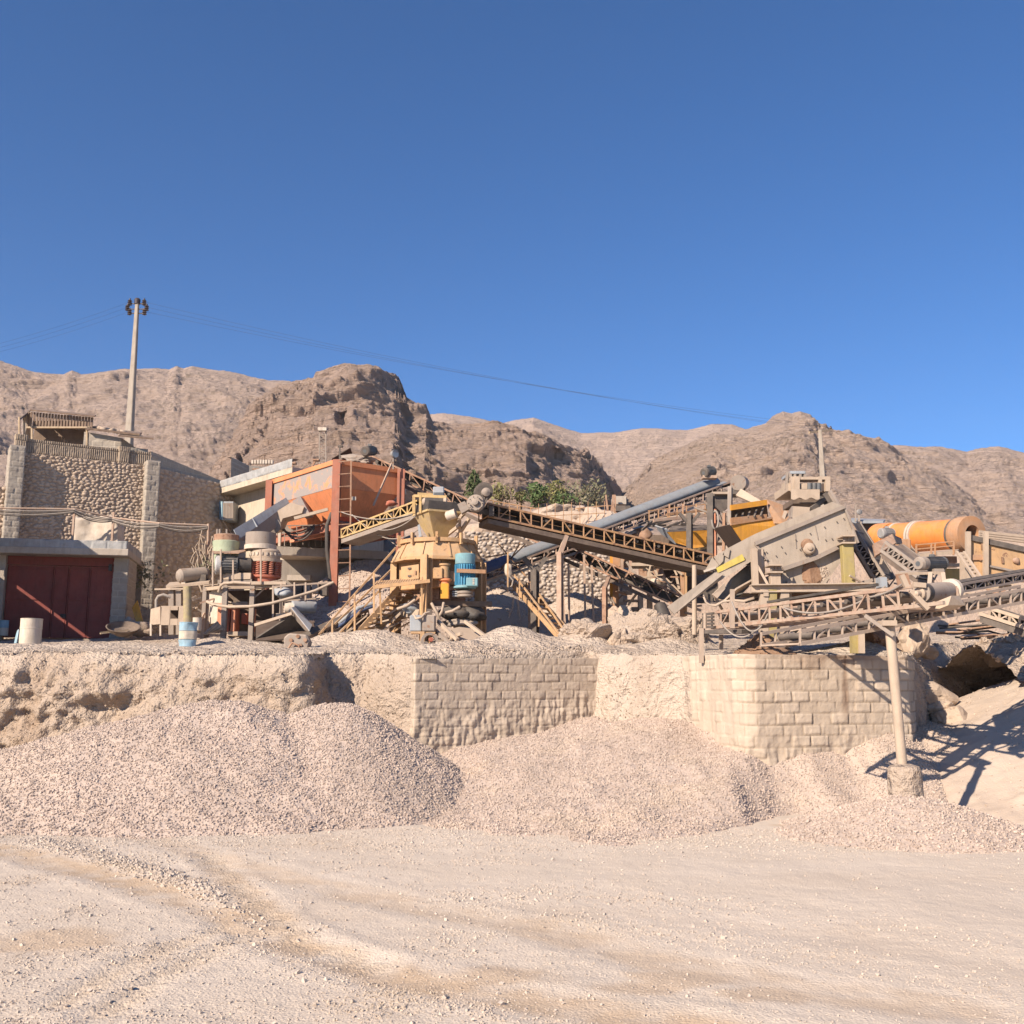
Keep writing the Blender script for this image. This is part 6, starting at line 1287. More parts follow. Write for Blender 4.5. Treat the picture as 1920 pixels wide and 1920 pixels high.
# ================================================================ right side
# amber hopper station under the covered conveyor
hs = T("amber_hopper", "amber sheet hopper half hidden behind the crossing conveyors", "hopper", P(1290, 1060, 34))
MB().pplate([(1251, 998, 33.4), (1332, 994, 34.2), (1332, 1024, 34.2), (1300, 1028, 33.8), (1267, 1018, 33.6)], .04).b("front_plate", M['amber'], hs)
MB().pplate([(1228, 985, 34), (1250, 992, 33.4), (1267, 1020, 33.6), (1240, 1000, 34)], .04).b("side_plate", M['galv'], hs)
MB().pplate([(1300, 1029, 33.7), (1332, 1024, 34.1), (1332, 1028, 34.1), (1300, 1033, 33.7)], .06).b("lip", M['yellowtruss'], hs)
MB().pplate([(1251, 998, 33.4), (1332, 994, 34.2), (1345, 985, 36), (1262, 985, 35.5)], .04).b("grid_top", M['dark'], hs)
MB().pbar((1225, 976, 33.2), (1336, 965, 34.2), .09).b("front_rail", M['redtruss'], hs); MB().pbar((1250, 965, 33.6), (1340, 955, 34.6), .08).b("front_rail", M['rusty'], hs)
for u in (1255, 1280, 1305): MB().pbar((u, 975, 33.8), (u, 945, 33.9), .05).b("rail_post", M['rusty'], hs)
m = MB()
for i in range(10): m.pbar((1195+i*9, 985+random.uniform(-5, 12), 35), (1215+i*11, 978+random.uniform(-8, 12), 35.5), .07)
m.b("lattice", M['dark'], hs); MB().rock(P(1205, 1003, 36), (.4, .3, .25), 21, 3).b("motor_cover", M['rust'], hs)
a2_ = T("amber_hopper", "amber sheet hopper with open dark grizzly top beside the feeder", "hopper", P(1420, 1010, 32))
MB().pplate([(1370, 983, 31.4), (1446, 972, 32.0), (1458, 988, 32.0), (1395, 1020, 31.6)], .04).b("front_plate", M['amber'], a2_)
MB().pplate([(1370, 985, 31.36), (1447, 973, 31.96), (1447, 970, 31.96), (1370, 981.5, 31.36)], .08).b("rim", M['drumdust'], a2_)
MB().pplate([(1370, 983, 31.5), (1395, 1020, 31.7), (1372, 1035, 33), (1340, 990, 33)], .04).b("side_plate", M['tarp'], a2_)
MB().pplate([(1437, 937, 32.4), (1488, 955, 32.6), (1470, 984, 31.8), (1452, 982, 31.8)], .05).b("wing_plate", M['drumdust'], a2_); MB().pplate([(1470, 958, 32.2), (1476, 960, 32.2), (1468, 982, 31.9), (1462, 980, 31.9)], .06).b("wing_rib", M['tanlite'], a2_)
MB().pplate([(1371, 955, 32.0), (1437, 945, 32.4), (1440, 968, 33.2), (1371, 977, 33.0)], .05).b("grizzly_back", M['tarp'], a2_)
for v0, v1 in ((950, 940), (954, 944), (974, 967), (978, 970)): MB().pbar((1370, v0, 31.6), (1437, v1, 32.1), .07, .1).b("cross_rail", M['drumdust' if v0 > 960 else 'amber'], a2_)
for i in range(5): MB().pbar((1378+i*12, 974-i*1.7, 31.8), (1386+i*12, 952-i*1.7, 32.8), .05).b("grizzly_bar", M['dark'], a2_)
for (u0, v0, u1, v1, w_, mt, lb) in ((1293, 962, 1293, 1080, .17, 'dark', "dark Y-topped column under the covered conveyor's upper half"), (1333, 925, 1333, 1100, .2, 'dark', "dark column below the head of the covered conveyor"), (1369, 912, 1368, 1030, .13, 'grey', "slim grey column at the far right of the covered conveyor"), (1339, 955, 1340, 1045, .12, 'orangebox', "orange pipe post carrying a coiled hose"), (1358, 962, 1357, 1035, .09, 'rust', "thin rusty post right of the coiled hose")):
    t = T("support_post", lb, "post", P(u1, v1, 33.15)); MB().ibeam(P(u1, v1, 33.15), P(u0, v0, 33.15), w_, w_, .03, Vector((.5, .85, 0))).b("post_shaft", M[mt], t)
    if u0 == 1293:
        for k in (-1, 1): MB().pbar((1293, 985, 33.15), (1293+k*19, 962, 33.15), .1).b("arm", M[mt], t)
m = MB().path([P(1341+math.cos(k*.35)*6, 975+math.sin(k*.35)*17, 33.2-.01*k) for k in range(28)], .035, 6); tag(m.b("coiled_hose", M['cable']), "pale hose coiled on the orange pipe post", "hose")
tw = T("transfer_box", "dark steel transfer box under the head of the covered conveyor", "transfer box", P(1350, 955, 34.5)); MB().poly([(1335, 922), (1368, 920), (1368, 950), (1352, 960), (1336, 945)], 34.2, 1.2).b("box_shell", M['dark'], tw); MB().pbox(1335, 922, 1368, 926, 34.0, .2).b("box_rim", M['tanlite'], tw); MB().pplate([(1345, 970, 34.4), (1365, 972, 34.4), (1366, 1020, 34.4), (1342, 1020, 34.4)], .8).b("lower_chute", M['grey'], tw)
MB().pplate([(1390, 918, 37.6), (1430, 942, 36.8), (1420, 948, 36.8), (1380, 930, 37.6)], .1).b("discharge_chute", M['tanlite'], tw)
for a, b_ in (((1320, 940), (1345, 965)), ((1350, 960), (1372, 1022)), ((1356, 958), (1382, 1030)), ((1303, 952), (1330, 962))): tag(MB().pbar((a[0], a[1], 33.4), (b_[0], b_[1], 33.4), .06).b("stay_pipe", M['grey']), "slanting grey stay pipe around the transfer box", "pipe", "stay pipes around the transfer box")
# rear vibrating screen frame, low, in shade
rv = T("rear_screen", "tan framed rear screen with dark cloth side behind the lower conveyors", "screen", P(1230, 1150, 36))
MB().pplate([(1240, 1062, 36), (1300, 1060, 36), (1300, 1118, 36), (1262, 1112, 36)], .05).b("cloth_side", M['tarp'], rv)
MB().pbox(1185, 1055, 1330, 1061, 34.9, .9).b("deck", M['tanlite'], rv); MB().pbox(1150, 1022, 1215, 1033, 36, .3).b("side_beam", M['yellowpost'], rv)
for u, v0, v1, w_, mt in ((1154, 1030, 1145, .2, 'drumdust'), (1146, 1030, 1120, .1, 'amber'), (1218, 1065, 1155, .18, 'tanlite'), (1279, 1062, 1160, .13, 'drumdust'), (1285, 1062, 1160, .1, 'tan'), (1166, 1040, 1100, .1, 'redtruss'), (1182, 1040, 1105, .1, 'redtruss'), (1210, 1045, 1070, .14, 'white'), (1222, 1045, 1070, .14, 'white')): MB().pbar((u, v1, 35.2), (u, v0, 35.2), w_).b("post", M[mt], rv)
for u0, v0, u1, v1, mt in ((1156, 1110, 1168, 1138, 'white'), (1198, 1116, 1206, 1148, 'white'), (1168, 1108, 1186, 1114, 'tanlite'), (1152, 1128, 1170, 1134, 'tanlite'), (1170, 1124, 1200, 1128, 'tanlite'), (1172, 1138, 1196, 1150, 'grey'), (1150, 1040, 1210, 1046, 'drumdust'), (1160, 1046, 1204, 1062, 'drumdust'), (1190, 1003, 1335, 1052, 'darkbrown'), (1200, 1062, 1250, 1104, 'rust'), (1292, 1062, 1345, 1130, 'dark')): MB().pbox(u0, v0, u1, v1, 35.1+u0*.0017+(1.2 if mt in ('darkbrown', 'rust', 'dark') else 0), .35).b("machine_or_shade_panel", M[mt], rv)  # darkbrown, rust and dark panels behind are added as shade under the decks
MB().rock(P(1234, 1092, 34.6), (.3, .25, .16), 33, 3).b("pale_sack", M['white'], rv)
for a, b_ in (((1266, 1066), (1279, 1078)), ((1225, 1062), (1232, 1078)), ((1175, 1138), (1196, 1110))): MB().pbar((a[0], a[1], 35.1), (b_[0], b_[1], 35.1), .08).b("brace", M['tanlite'], rv)
# ---------------------------------------------------------------- feeder station above the screen
d = 29.5; fd = T("feeder_station", "pale feeder station with grizzly frame and small cab on top of the screen", "feeder", P(1515, 960, d))
MB().pbox(1478, 906, 1556, 920, d, 1.6).b("body", M['tanlite'], fd)
MB().pbox(1484, 894, 1554, 899, d-.1, .25).b("top_beam", M['tanlite'], fd); MB().pbox(1484, 899, 1554, 902, d+.6, .2).b("rear_beam", M['tanlite'], fd)
for u, w_ in ((1486, .1), (1493, .16), (1551, .14), (1537, .1)): MB().pbar((u, 922, d-.05), (u, 894, d-.05), w_).b("upright", M['tanlite'], fd)
MB().pbox(1489, 908, 1500, 915, d-.06, .2).b("panel", M['white'], fd); MB().pbox(1503, 907, 1514, 917, d-.06, .2).b("panel", M['tanlite'], fd)
for u in (1518, 1527, 1535): MB().ptube((u, 918, d-.1), (u, 906, d-.1), .07, 12).b("roller", M['motor'], fd)
m = MB(); n = 14; p_ = [(1484+i*(1537-1484)/n, 917.5+.1*math.sin(i)) for i in range(n+1)]+[(1537-i*(1537-1484)/n, 935+2.2*math.sin(i*1.1)) for i in range(n+1)]
m.poly(p_, d-.35, .06).b("apron_plate", M['tanlite'], fd)
MB().pbox(1488, 934, 1545, 944, d+.1, 1.2).b("under_frame", M['darkbrown'], fd)
MB().poly([(1486, 949), (1519, 951), (1513, 975), (1505, 980), (1484, 970)], d-.5, .05).b("chute_plate", M['tanlite'], fd); MB().pplate([(1486, 949, d-.5), (1480, 958, d+.2), (1478, 968, d+.2), (1484, 970, d-.5)], .04).b("chute_side", M['grey'], fd)
MB().pbar((1520, 955, d-.2), (1546, 935, d), .12).b("strut", M['dark'], fd); MB().pbar((1552, 916, d), (1574, 952, d-.5), .1).b("strut", M['grey'], fd); MB().pbar((1545, 925, d), (1566, 955, d), .16).b("strut", M['dark'], fd)
m = MB()
for i in range(6): m.pbar((1548-i*3, 924, d+.1), (1569-i*3, 952+i, d), .05)
m.b("roller_grid", M['rubber'], fd)
MB().pbox(1474, 902, 1480, 924, d+.3, .5).b("side_post", M['tanlite'], fd); MB().pbar((1476, 884, d+.3), (1474, 918, d+.3), .07).b("rail_post", M['grey'], fd)
cb = MB().pbox(1482, 883, 1510, 888, d+.2, 1.0).b("cab_roof", M['galv'], fd)
m = MB()
for u in (1482, 1490, 1500, 1509): m.pbar((u, 896, d+.25), (u, 886, d+.25), .07)
m.b("cab_frame", M['grey'], fd); MB().pbox(1484, 888, 1508, 895, d+.7, .3).b("cab_interior", M['rubber'], fd)
# ---------------------------------------------------------------- big vibrating screen
d = 25.0; bw = 2.0
vsn = T("vibrating_screen", "huge dusty tan vibrating screen tilted down to the left on springs", "screen", P(1500, 1110, d))
plate = [(1416, 1019), (1583, 949), (1609, 1018), (1578, 1023), (1530, 1046), (1468, 1067), (1448, 1068), (1437, 1050)]
MB().poly(plate, d, .05).b("side_plate", M['screen'], vsn, bev=.01); MB().poly(plate, d+bw, .05).b("side_plate", M['screen'], vsn)
MB().poly([(1366, 1027), (1416, 1001), (1560, 941), (1583, 949), (1416, 1019), (1436, 1048), (1412, 1044), (1397, 1052), (1344, 1074), (1337, 1076)], d+.03, .05).b("upper_side", M['screen'], vsn)
m = MB().pbar((1416, 1019.5, d-.06), (1583, 950, d-.06), .07, .09).pbar((1468, 1067, d-.05), (1530, 1046, d-.05), .08, .1).pbar((1530, 1046, d-.05), (1579, 1022, d-.05), .08, .1).pbar((1583, 950, d-.04), (1609, 1018, d-.04), .05, .05).pbar((1416, 1020, d-.04), (1438, 1050, d-.04), .05, .05); m.b("edge_rail", M['grey'], vsn)
m = MB().pbar((1491, 1001, d-.01), (1493, 1028, d-.01), .015, .02).pbar((1528, 985, d-.01), (1534, 1012, d-.01), .015, .02); m.b("seam", M['grey'], vsn)
m = MB()
for u, v in ((1492, 1012), (1465, 1025), (1519, 1000), (1546, 988), (1569, 978), (1437, 1035), (1582, 972), (1472, 1036), (1514, 1030), (1548, 1012), (1560, 1010), (1500, 1030), (1455, 1042), (1590, 995)): m.ptube((u, v, d-.05), (u, v, d+.02), .014, 8)
m.b("rivet", M['dark'], vsn)
MB().hexa(*[P(*q) for q in ((1344, 1070, d+.1), (1575, 956, d+.1), (1575, 956, d+bw), (1344, 1070, d+bw), (1344, 1067, d+.1), (1575, 953, d+.1), (1575, 953, d+bw), (1344, 1067, d+bw))]).b("screen_deck", M['tanlite'], vsn)
MB().hexa(*[P(*q) for q in ((1400, 1062, d+.1), (1590, 1010, d+.1), (1590, 1010, d+bw), (1400, 1062, d+bw), (1400, 1060, d+.1), (1590, 1006, d+.1), (1590, 1006, d+bw), (1400, 1060, d+bw))]).b("lower_deck", M['darkbrown'], vsn)
# flared guard plates above the lip
for q in (((1322, 1070), (1336, 1045), (1348, 1060), (1340, 1070)), ((1338, 1044), (1358, 1032), (1356, 1052), (1349, 1060)), ((1355, 1040), (1362, 1027), (1369, 1030), (1366, 1046))): MB().poly(q, d-.02, .04).b("guard_plate", M['screen'], vsn)
MB().pplate([(1320, 1069, d-.05), (1342, 1062, d), (1342, 1066, d), (1321, 1073, d-.05)], .08).b("lip_bar", M['white'], vsn)
MB().pplate([(1343, 1065, d-.06), (1391, 1039, d-.06), (1397, 1050, d-.06), (1346, 1074, d-.06)], .025).b("yellow_plate", M['yellow'], vsn, "sulphur yellow patch on the discharge lip")
MB().pplate([(1251, 1138, d-.5), (1340, 1074, d-.1), (1356, 1077, d-.1), (1345, 1091, d-.1), (1264, 1152, d-.5)], .04).b("discharge_plate", M['screen'], vsn, "long plain tan plate sloping down to the left")
MB().pplate([(1345, 1075, d-.03), (1405, 1047, d-.03), (1414, 1049, d-.03), (1345, 1092, d-.05)], .03).b("lip_plate", M['screen'], vsn)
# hanging rubber and bent sheets under the lip
m = MB()
for i in range(9): m.pbar((1388+i*3, 1059-i*1.5, d+.4), (1376+i*4, 1064-i, d+1.2), .04)
m.b("screen_rods", M['grey'], vsn)
MB().pplate([(1345, 1122, d+.3), (1372, 1085, d+.3), (1412, 1052, d+.5), (1412, 1090, d+.6), (1385, 1118, d+.4), (1360, 1125, d+.3)], .05).b("rubber_curtain", M['motor'], vsn)
MB().pplate([(1335, 1115, d-.2), (1358, 1093, d-.1), (1359, 1104, d-.1), (1344, 1122, d-.2)], .05).b("bent_sheet", M['tanlite'], vsn)
MB().pplate([(1357, 1127, d-.1), (1380, 1104, d-.15), (1386, 1108, d+.3), (1364, 1130, d+.4)], .04).b("bent_sheet", M['tanlite'], vsn); MB().pplate([(1380, 1104, d-.15), (1410, 1087, d), (1412, 1092, d+.5), (1386, 1108, d+.3)], .04).b("bent_sheet", M['tanlite'], vsn)
m = MB(); pts = [(1318, 1120), (1322, 1130), (1330, 1136), (1342, 1138), (1356, 1130), (1375, 1128), (1395, 1130), (1415, 1124)]
vv = []
for u, v in pts: vv += [P(u, v, d-.35), P(u, v-6, d+.9)]
m.add(vv, [(2*i, 2*i+1, 2*i+3, 2*i+2) for i in range(len(pts)-1)], True); o = m.b("curled_sheet", M['tanlite'], vsn); so_ = o.modifiers.new("t", 'SOLIDIFY'); so_.thickness = .04
# exciter
e = P(1516, 1029, d-.02); MB().lathe(P(1512, 1022, d), [(.05, 0), (.14, 0), (.15, .1), (.1, .12)], 20, axis=(0, -1, 0)).b("shaft_housing", M['brown'], vsn)
MB().lathe(e, [(.08, -.02), (.15, -.02), (.155, .08), (.12, .12), (.06, .13), (.06, .17), (.02, .18)], 24, axis=(-.05, -1, .05)).b("exciter_cover", M['tanlite'], vsn)
m = MB()
for i in range(6): k = 2*math.pi*i/6; m.ptube((1516+math.cos(k)*12.5, 1028+math.sin(k)*12.5, d-.07), (1516+math.cos(k)*12.5, 1028+math.sin(k)*12.5, d), .025, 8)
m.b("bolt", M['dark'], vsn)
# dust hopper and wet lump
MB().poly([(1468, 1068), (1530, 1047), (1578, 1024), (1579, 1050), (1551, 1090), (1545, 1099), (1462, 1099)], d+.12, bw-.2).b("dust_hopper", M['screen'], vsn)
o = MB().rock(P(1521, 1074, d+.1), (.24, .05, .34), 51, 5, .35).b("wet_cake", M['brown'], vsn, "brown wet crust sticking to the hopper"); o2 = MB().rock(P(1541, 1075, d+.14), (.2, .06, .26), 52, 5, .35).b("dry_cake", M['terrace'], vsn)
# spring mounts
for (u, vt, vb, w_, mt) in ((1455, 1058, 1099, 9, 'tanlite'), (1592, 1003, 1098, 8.5, 'yellowpost')):
    sp = bpy.data.objects.new("spring_mount", None); COL.objects.link(sp); sp.parent = vsn; sp.location = P(u, vt+14, d-.3)-wloc(vsn)
    MB().pbox(u-w_, vt+16, u+w_, vb, d-.45, .22).b("mount_post", M[mt], sp, bev=.01); MB().pbox(u-w_*1.5, vt+13, u+w_*1.5, vt+16, d-.55, .45).b("mount_plate", M['tanlite'], sp); MB().pbox(u-w_*1.4, vt, u+w_*1.4, vt+2.5, d-.55, .5).b("mount_plate", M['tanlite'], sp)
    m = MB(); h_ = P(u, vt+2, d).z-P(u, vt+13, d).z
    for k in (-1, 0, 1): spring(m, P(u+k*6.5, vt+13, d-.35), .042, h_, 4, .02)
    m.b("coil_spring", M['grey'], sp); m = MB()
    for k in (-1, 0, 1): m.poly([(u+k*8-3, vt), (u+k*8+4, vt), (u+k*8-1, vt-11)], d-.42, .03)
    m.b("bracket_rib", M['screen'], sp)
for (u0, u1, v0, e_, mt) in ((1412, 1420, 1028, -.25, 'tanlite'), (1424, 1431, 1030, .0, 'tanlite'), (1476, 1484, 1090, .1, 'tanlite')): MB().pbox(u0, v0, u1, 1101, d+e_-.1, .14).b("support_leg", M[mt], vsn)
MB().pplate([(1420, 1030, d-.2), (1431, 1030, d), (1434, 1078, d), (1421, 1100, d-.2)], .03).b("gusset_plate", M['tanlite'], vsn); MB().pbar((1420, 1060, d-.3), (1442, 1100, d-.4), .06).b("brace", M['tanlite'], vsn)
b0, b1 = P(1408, 1104, d-.5), P(1640, 1101, d-.5); MB().ibeam(b0, b1, .3, .2, .03).b("base_beam", M['tanlite'], vsn); MB().ibeam(b0+Vector((0, 2.4, 0)), b1+Vector((0, 2.4, 0)), .3, .2, .03).b("base_beam", M['tanlite'], vsn)
MB().hexa(*[P(*q) for q in ((1410, 1101, d-.3), (1640, 1099, d-.3), (1640, 1099, d+2), (1410, 1101, d+2), (1410, 1099.5, d-.3), (1640, 1097, d-.3), (1640, 1097, d+2), (1410, 1099.5, d+2))]).b("base_deck", M['tanlite'], vsn)
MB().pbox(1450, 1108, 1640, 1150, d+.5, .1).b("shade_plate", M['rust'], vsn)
for u in (1432, 1447, 1470, 1608): MB().pbar((u, 1216, d-.5), (u, 1106, d-.5), .2).b("support_leg", M['tanlite' if u != 1447 else 'yellowpost'], vsn)
MB().pbox(1432, 1107, 1441, 1118, d-.64, .1).b("base_block", M['tanlite'], vsn)
cp_ = T("concrete_pedestal", "concrete pedestal holding up the right end of the screen base", "pedestal", P(1610, 1215, 22.8)); MB().pbar((1603, 1225, 22.8), (1602, 1156, 22.8), .16, .22).b("flange_column", M['yellowpost'], cp_); MB().pbar((1614, 1225, 22.7), (1613, 1160, 22.7), .12, .2).b("flange_column", M['tanlite'], cp_); MB().pbox(1596, 1153, 1620, 1157, 22.6, .5).b("cap_plate", M['tanlite'], cp_)
tag(MB().rock(P(1646, 1200, 24), (.35, .4, .35), 77, 5, .6).b("earth_lump", M['brown']), "brown earth lump beside the concrete pedestal", "earth lump")
# ---------------------------------------------------------------- lower right conveyors
cvE, wE = conveyor("belt_conveyor", "dusty red lattice conveyor passing in front of the big screen", P(1335, 1149, 23.6), P(1712, 1099, 17.2), P(1335, 1177, 23.6), P(1716, 1137, 17.15), .9, 17, ('redtruss', 'tanlite'), diag='A', pan=False, thick=.045, rail=.06, drums=False, ret=False, belt='grey', bz=.16, bwf=.7)
MB().bar(P(1712, 1137.5, 17.2), P(1770, 1130, 16.6), .06).b('outrigger', M['paletruss'], cvE); MB().bar(P(1330, 1185, 23.4), P(1400, 1184, 22.4), .3, .08).b("tail_plate", M['dark'], cvE); MB().ptube((1322, 1150, 23.6), (1322, 1178, 23.6), .04, 8).b("tail_post", M['paletruss'], cvE)
for i in range(5): MB().pbar((1318, 1152+i*6, 23.8), (1338, 1150+i*6.4, 23.3), .05).b("tail_grille", M['dark'], cvE)
MB().bar(P(1440, 1129, 22.1), P(1645, 1096, 18.6), .06, .05).b("side_belt", M['belt'], cvE)
for u, v0, v1, d_, lb in ((1315, 1178, 1237, 22.6, "slim pale post under the low end of the red lattice conveyor"), (1373, 1105, 1172, 22.4, "slim pale post rising in front of the red lattice conveyor"), (1352, 1190, 1212, 23.8, "short pale post behind the low end of the red lattice conveyor")):
    t = T("support_post", lb, "post", P(u, v1, d_)); MB().pbar((u, v1+6, d_), (u, v0, d_), .09).b("post_shaft", M['paletruss'], t)
for (u, v0, v1, d_, lb) in ((1302, 1060, 1185, 25.5, "pale round post standing in front of the discharge plate"),): t = T("support_post", lb, "post", P(u, v1, d_)); MB().ptube((u, v1+5, d_), (u, v0, d_), .06, 12).b("post_shaft", M['tanlite'], t)
dr_ = T("drum_roller", "fat grey drum roller with white end disc lying on the conveyor head", "roller", P(1750, 1128, 17)); a, b_ = P(1728, 1112, 17.0), P(1780, 1107, 17.6)
ax = (b_-a).normalized(); L_ = (b_-a).length; MB().lathe(a, [(.08, -.02), (.15, 0), (.155, .08), (.148, .1), (.155, .16), (.155, L_*.75), (.14, L_)], 28, axis=ax).b("drum_shell", M['grey'], dr_); MB().tube(a+ax*.02, a+ax*.15, .157, 28, cap=False).b("rubber_band", M['rubber'], dr_)
MB().lathe(a, [(.02, -.22), (.05, -.2), (.06, -.1), (.1, -.08), (.1, -.02)], 16, axis=ax).b("shaft_end", M['tanlite'], dr_); MB().lathe(b_, [(.1, 0), (.2, .02), (.2, .12), (.17, .17), (.04, .19)], 28, axis=ax).b("end_disc", M['white'], dr_)
MB().pplate([(1771, 1122, 16.9), (1786, 1122, 17.1), (1796, 1140, 17.1), (1765, 1140, 16.9)], .25).b("bearing_block", M['tanlite'], dr_)
for a, b_ in (((1708, 1108), (1740, 1142)), ((1690, 1078), (1700, 1100)), ((1712, 1096), (1735, 1098))): MB().pbar((a[0], a[1], 16.9), (b_[0], b_[1], 16.9), .08).b("bracket", M['tanlite'], dr_)
mt_ = T("motor_table", "steel table carrying the dark motor above the drum roller", "table", P(1725, 1090, 18)); MB().pplate([(1680, 1076, 18), (1770, 1074, 18), (1772, 1071, 19), (1690, 1073, 19)], .05).b("table_top", M['tanlite'], mt_)
MB().pplate([(1679, 1077, 17.95), (1702, 1075, 17.95), (1708, 1098, 17.95), (1684, 1100, 17.95)], .03).b("end_plate", M['rust'], mt_)
for u0, u1 in ((1745, 1742), (1768, 1772)): MB().pbar((u0, 1076, 18), (u1, 1108, 17.6), .07).b("leg", M['tanlite'], mt_)
MB().pbox(1752, 1066, 1770, 1073, 18, .3).b("motor_foot", M['grey'], mt_)
motor("motor", "dark finned electric motor on the steel table at right", P(1721, 1057, 18.0), P(1770, 1056, 18.5), .115, ('motor', 'grey'), upv=Vector((0, 0, 1)))
cvF, wF = conveyor("belt_conveyor", "pale lattice conveyor on a tall pole running to the right edge", P(1500, 1184, 16.7), P(1990, 1092, 20.2), P(1500, 1207, 16.7), P(1990, 1116, 20.2), .9, 22, ('paletruss', 'darkbrown'), diag='A', pan=False, thick=.04, rail=.055, drums=False, ret=False, belt='darkbrown', bz=.2, bwf=.5)
pl = T("conveyor_pole", "tall pale steel pole set in a concrete filled drum on gravel", "pole", P(1700, 1510, 17.2)); MB().tube(P(1693, 1450, 17.2), P(1668, 1172, 17.3), .082, 20).b("pole_shaft", M['tanlite'], pl); MB().pbox(1655, 1163, 1682, 1173, 17.1, .5).b("pole_head", M['tanlite'], pl); MB().pbar((1622, 1154, 17.3), (1676, 1192, 17.1), .06).b("strut", M['grey'], pl)
c = P(1700, 1506, 17.15); m = MB().lathe(c, [(.0, -.3), (.27, -.3), (.275, .1), (.265, .3), (.27, .52), (.24, .58), (.12, .62), (.0, .62)], 30)
for q in m.v: k = 1+.10*float(fbm((q.x-c.x)*4, (q.y-c.y)*4, (q.z-c.z)*3, 3, 8)); q.x = c.x+(q.x-c.x)*k; q.y = c.y+(q.y-c.y)*k
m.b("footing", M['terrace'], pl)
# rear right: trommel, platform, second screen, hooded conveyors
tr_ = T("trommel_drum", "bright orange rotating drum with pale ring and dusty open end", "drum screen", P(1730, 1040, 36)); A_, B_ = P(1652, 1010, 38.5), P(1822, 1001, 34.2); ax = (B_-A_).normalized(); L_ = (B_-A_).length
MB().lathe(A_, [(.54, L_*.16), (.54, L_*.86)], 40, axis=ax, close=False).b("drum_shell", M['drum'], tr_)
MB().lathe(A_, [(.35, -.2), (.55, -.18), (.58, -.1), (.58, L_*.12), (.545, L_*.13)], 40, axis=ax).b("drum_collar", M['drum'], tr_)
for f, r_ in ((.42, .59), (.45, .59), (.2, .57)): MB().lathe(A_, [(.54, L_*f), (r_, L_*f), (r_, L_*f+.1), (.54, L_*f+.1)], 40, axis=ax, close=False).b("tyre_ring", M['white'], tr_)
MB().lathe(A_, [(.54, L_*.87), (.58, L_*.875), (.61, L_*.9), (.61, L_), (.3, L_+.04), (.3, L_-.5)], 40, axis=ax, close=False).b("end_ring", M['drumdust'], tr_)
MB().lathe(A_, [(.0, L_*.9), (.45, L_*.9)], 30, axis=ax, close=False).b("end_cavity", M['rubber'], tr_); MB().lathe(A_, [(.545, L_*.85), (.57, L_*.85), (.57, L_*.87), (.545, L_*.87)], 40, axis=ax, close=False).b("seal_ring", M['dark'], tr_)
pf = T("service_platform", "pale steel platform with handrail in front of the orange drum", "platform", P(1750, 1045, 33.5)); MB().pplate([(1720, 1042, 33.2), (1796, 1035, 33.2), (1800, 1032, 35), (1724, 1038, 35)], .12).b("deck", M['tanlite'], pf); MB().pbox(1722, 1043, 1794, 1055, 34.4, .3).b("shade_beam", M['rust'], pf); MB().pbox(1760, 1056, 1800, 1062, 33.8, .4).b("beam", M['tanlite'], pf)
m = MB()
for v in (1017, 1025): m.pbar((1716, v+5, 33.2), (1788, v-2, 33.2), .035)
for u in (1718, 1746, 1753, 1788): m.pbar((u, 1041, 33.2), (u, 1020-(u-1716)*.06, 33.2), .05)
m.b("handrail", M['drumdust'], pf)
for u in (1805, 1812): MB().pbar((u, 1100, 33), (u, 1050, 33), .14).b("post", M['tanlite'], pf)
tag(MB().pbox(1774, 1066, 1802, 1088, 35, .1).b("wire_panel", M['yellowpost']), "pale yellow panel below the service platform", "panel")
ld = T("access_ladder", "pale inclined ladder right of the service platform", "ladder", P(1830, 1095, 31.5))
for o_ in (0, 13): MB().pbar((1794+o_, 1035, 30.2), (1836+o_*.9, 1096, 29.2), .07).b("stile", M['tanlite'], ld)
for i in range(9): f = (i+.5)/9; MB().pbar((1794+42*f, 1035+61*f, 30.2-f), (1807+42*f, 1035+61*f, 30.2-f), .06).b("rung", M['tanlite'], ld)
d = 30.5; rs = T("vibrating_screen", "beige rear vibrating screen cut off by the right edge", "screen", P(1870, 1090, d))
MB().poly([(1816, 1008), (1846, 1012), (1935, 1034), (1935, 1092), (1812, 1090)], d, .06).b("side_plate", M['tan'], rs, bev=.01); MB().pbar((1818, 1008, d-.03), (1936, 1034, d-.03), .1, .16).b("edge_rail", M['dark'], rs)
for k in range(3): MB().pbar((1836, 997+k*4, d+.3+k*.5), (1940, 1008+k*5, d+.5+k*.5), .08).b("hand_rail", M['tanlite'], rs)
for u in (1848, 1815): MB().pbar((u, 1094, d-.1), (u, 997, d-.1), .13).b("post", M['tanlite'], rs)
MB().pbar((1848, 1060, d-.05), (1935, 1078, d-.05), .06).b("seam_rail", M['grey'], rs); MB().rock(P(1905, 1052, d-.02), (.12, .06, .12), 71, 3).b("shaft_boss", M['rust'], rs)
m = MB()
for u, v in ((1842, 1025), (1838, 1046), (1845, 1046), (1880, 1050)): m.pbox(u-1, v-6, u+1.5, v+6, d-.05, .04)
m.b("stain_strip", M['brown'], rs); MB().pbox(1816, 1040, 1850, 1050, d-.06, .05).b("seam_plate", M['drumdust'], rs)
G1, _ = conveyor("belt_conveyor", "steep dark conveyor behind the screen's right spring mount", P(1592, 975, 25.9), P(1658, 1080, 25.4), P(1582, 990, 25.9), P(1646, 1096, 25.4), .8, 9, ('grey', 'darkbrown'), diag='N', thick=.04, drums=False)
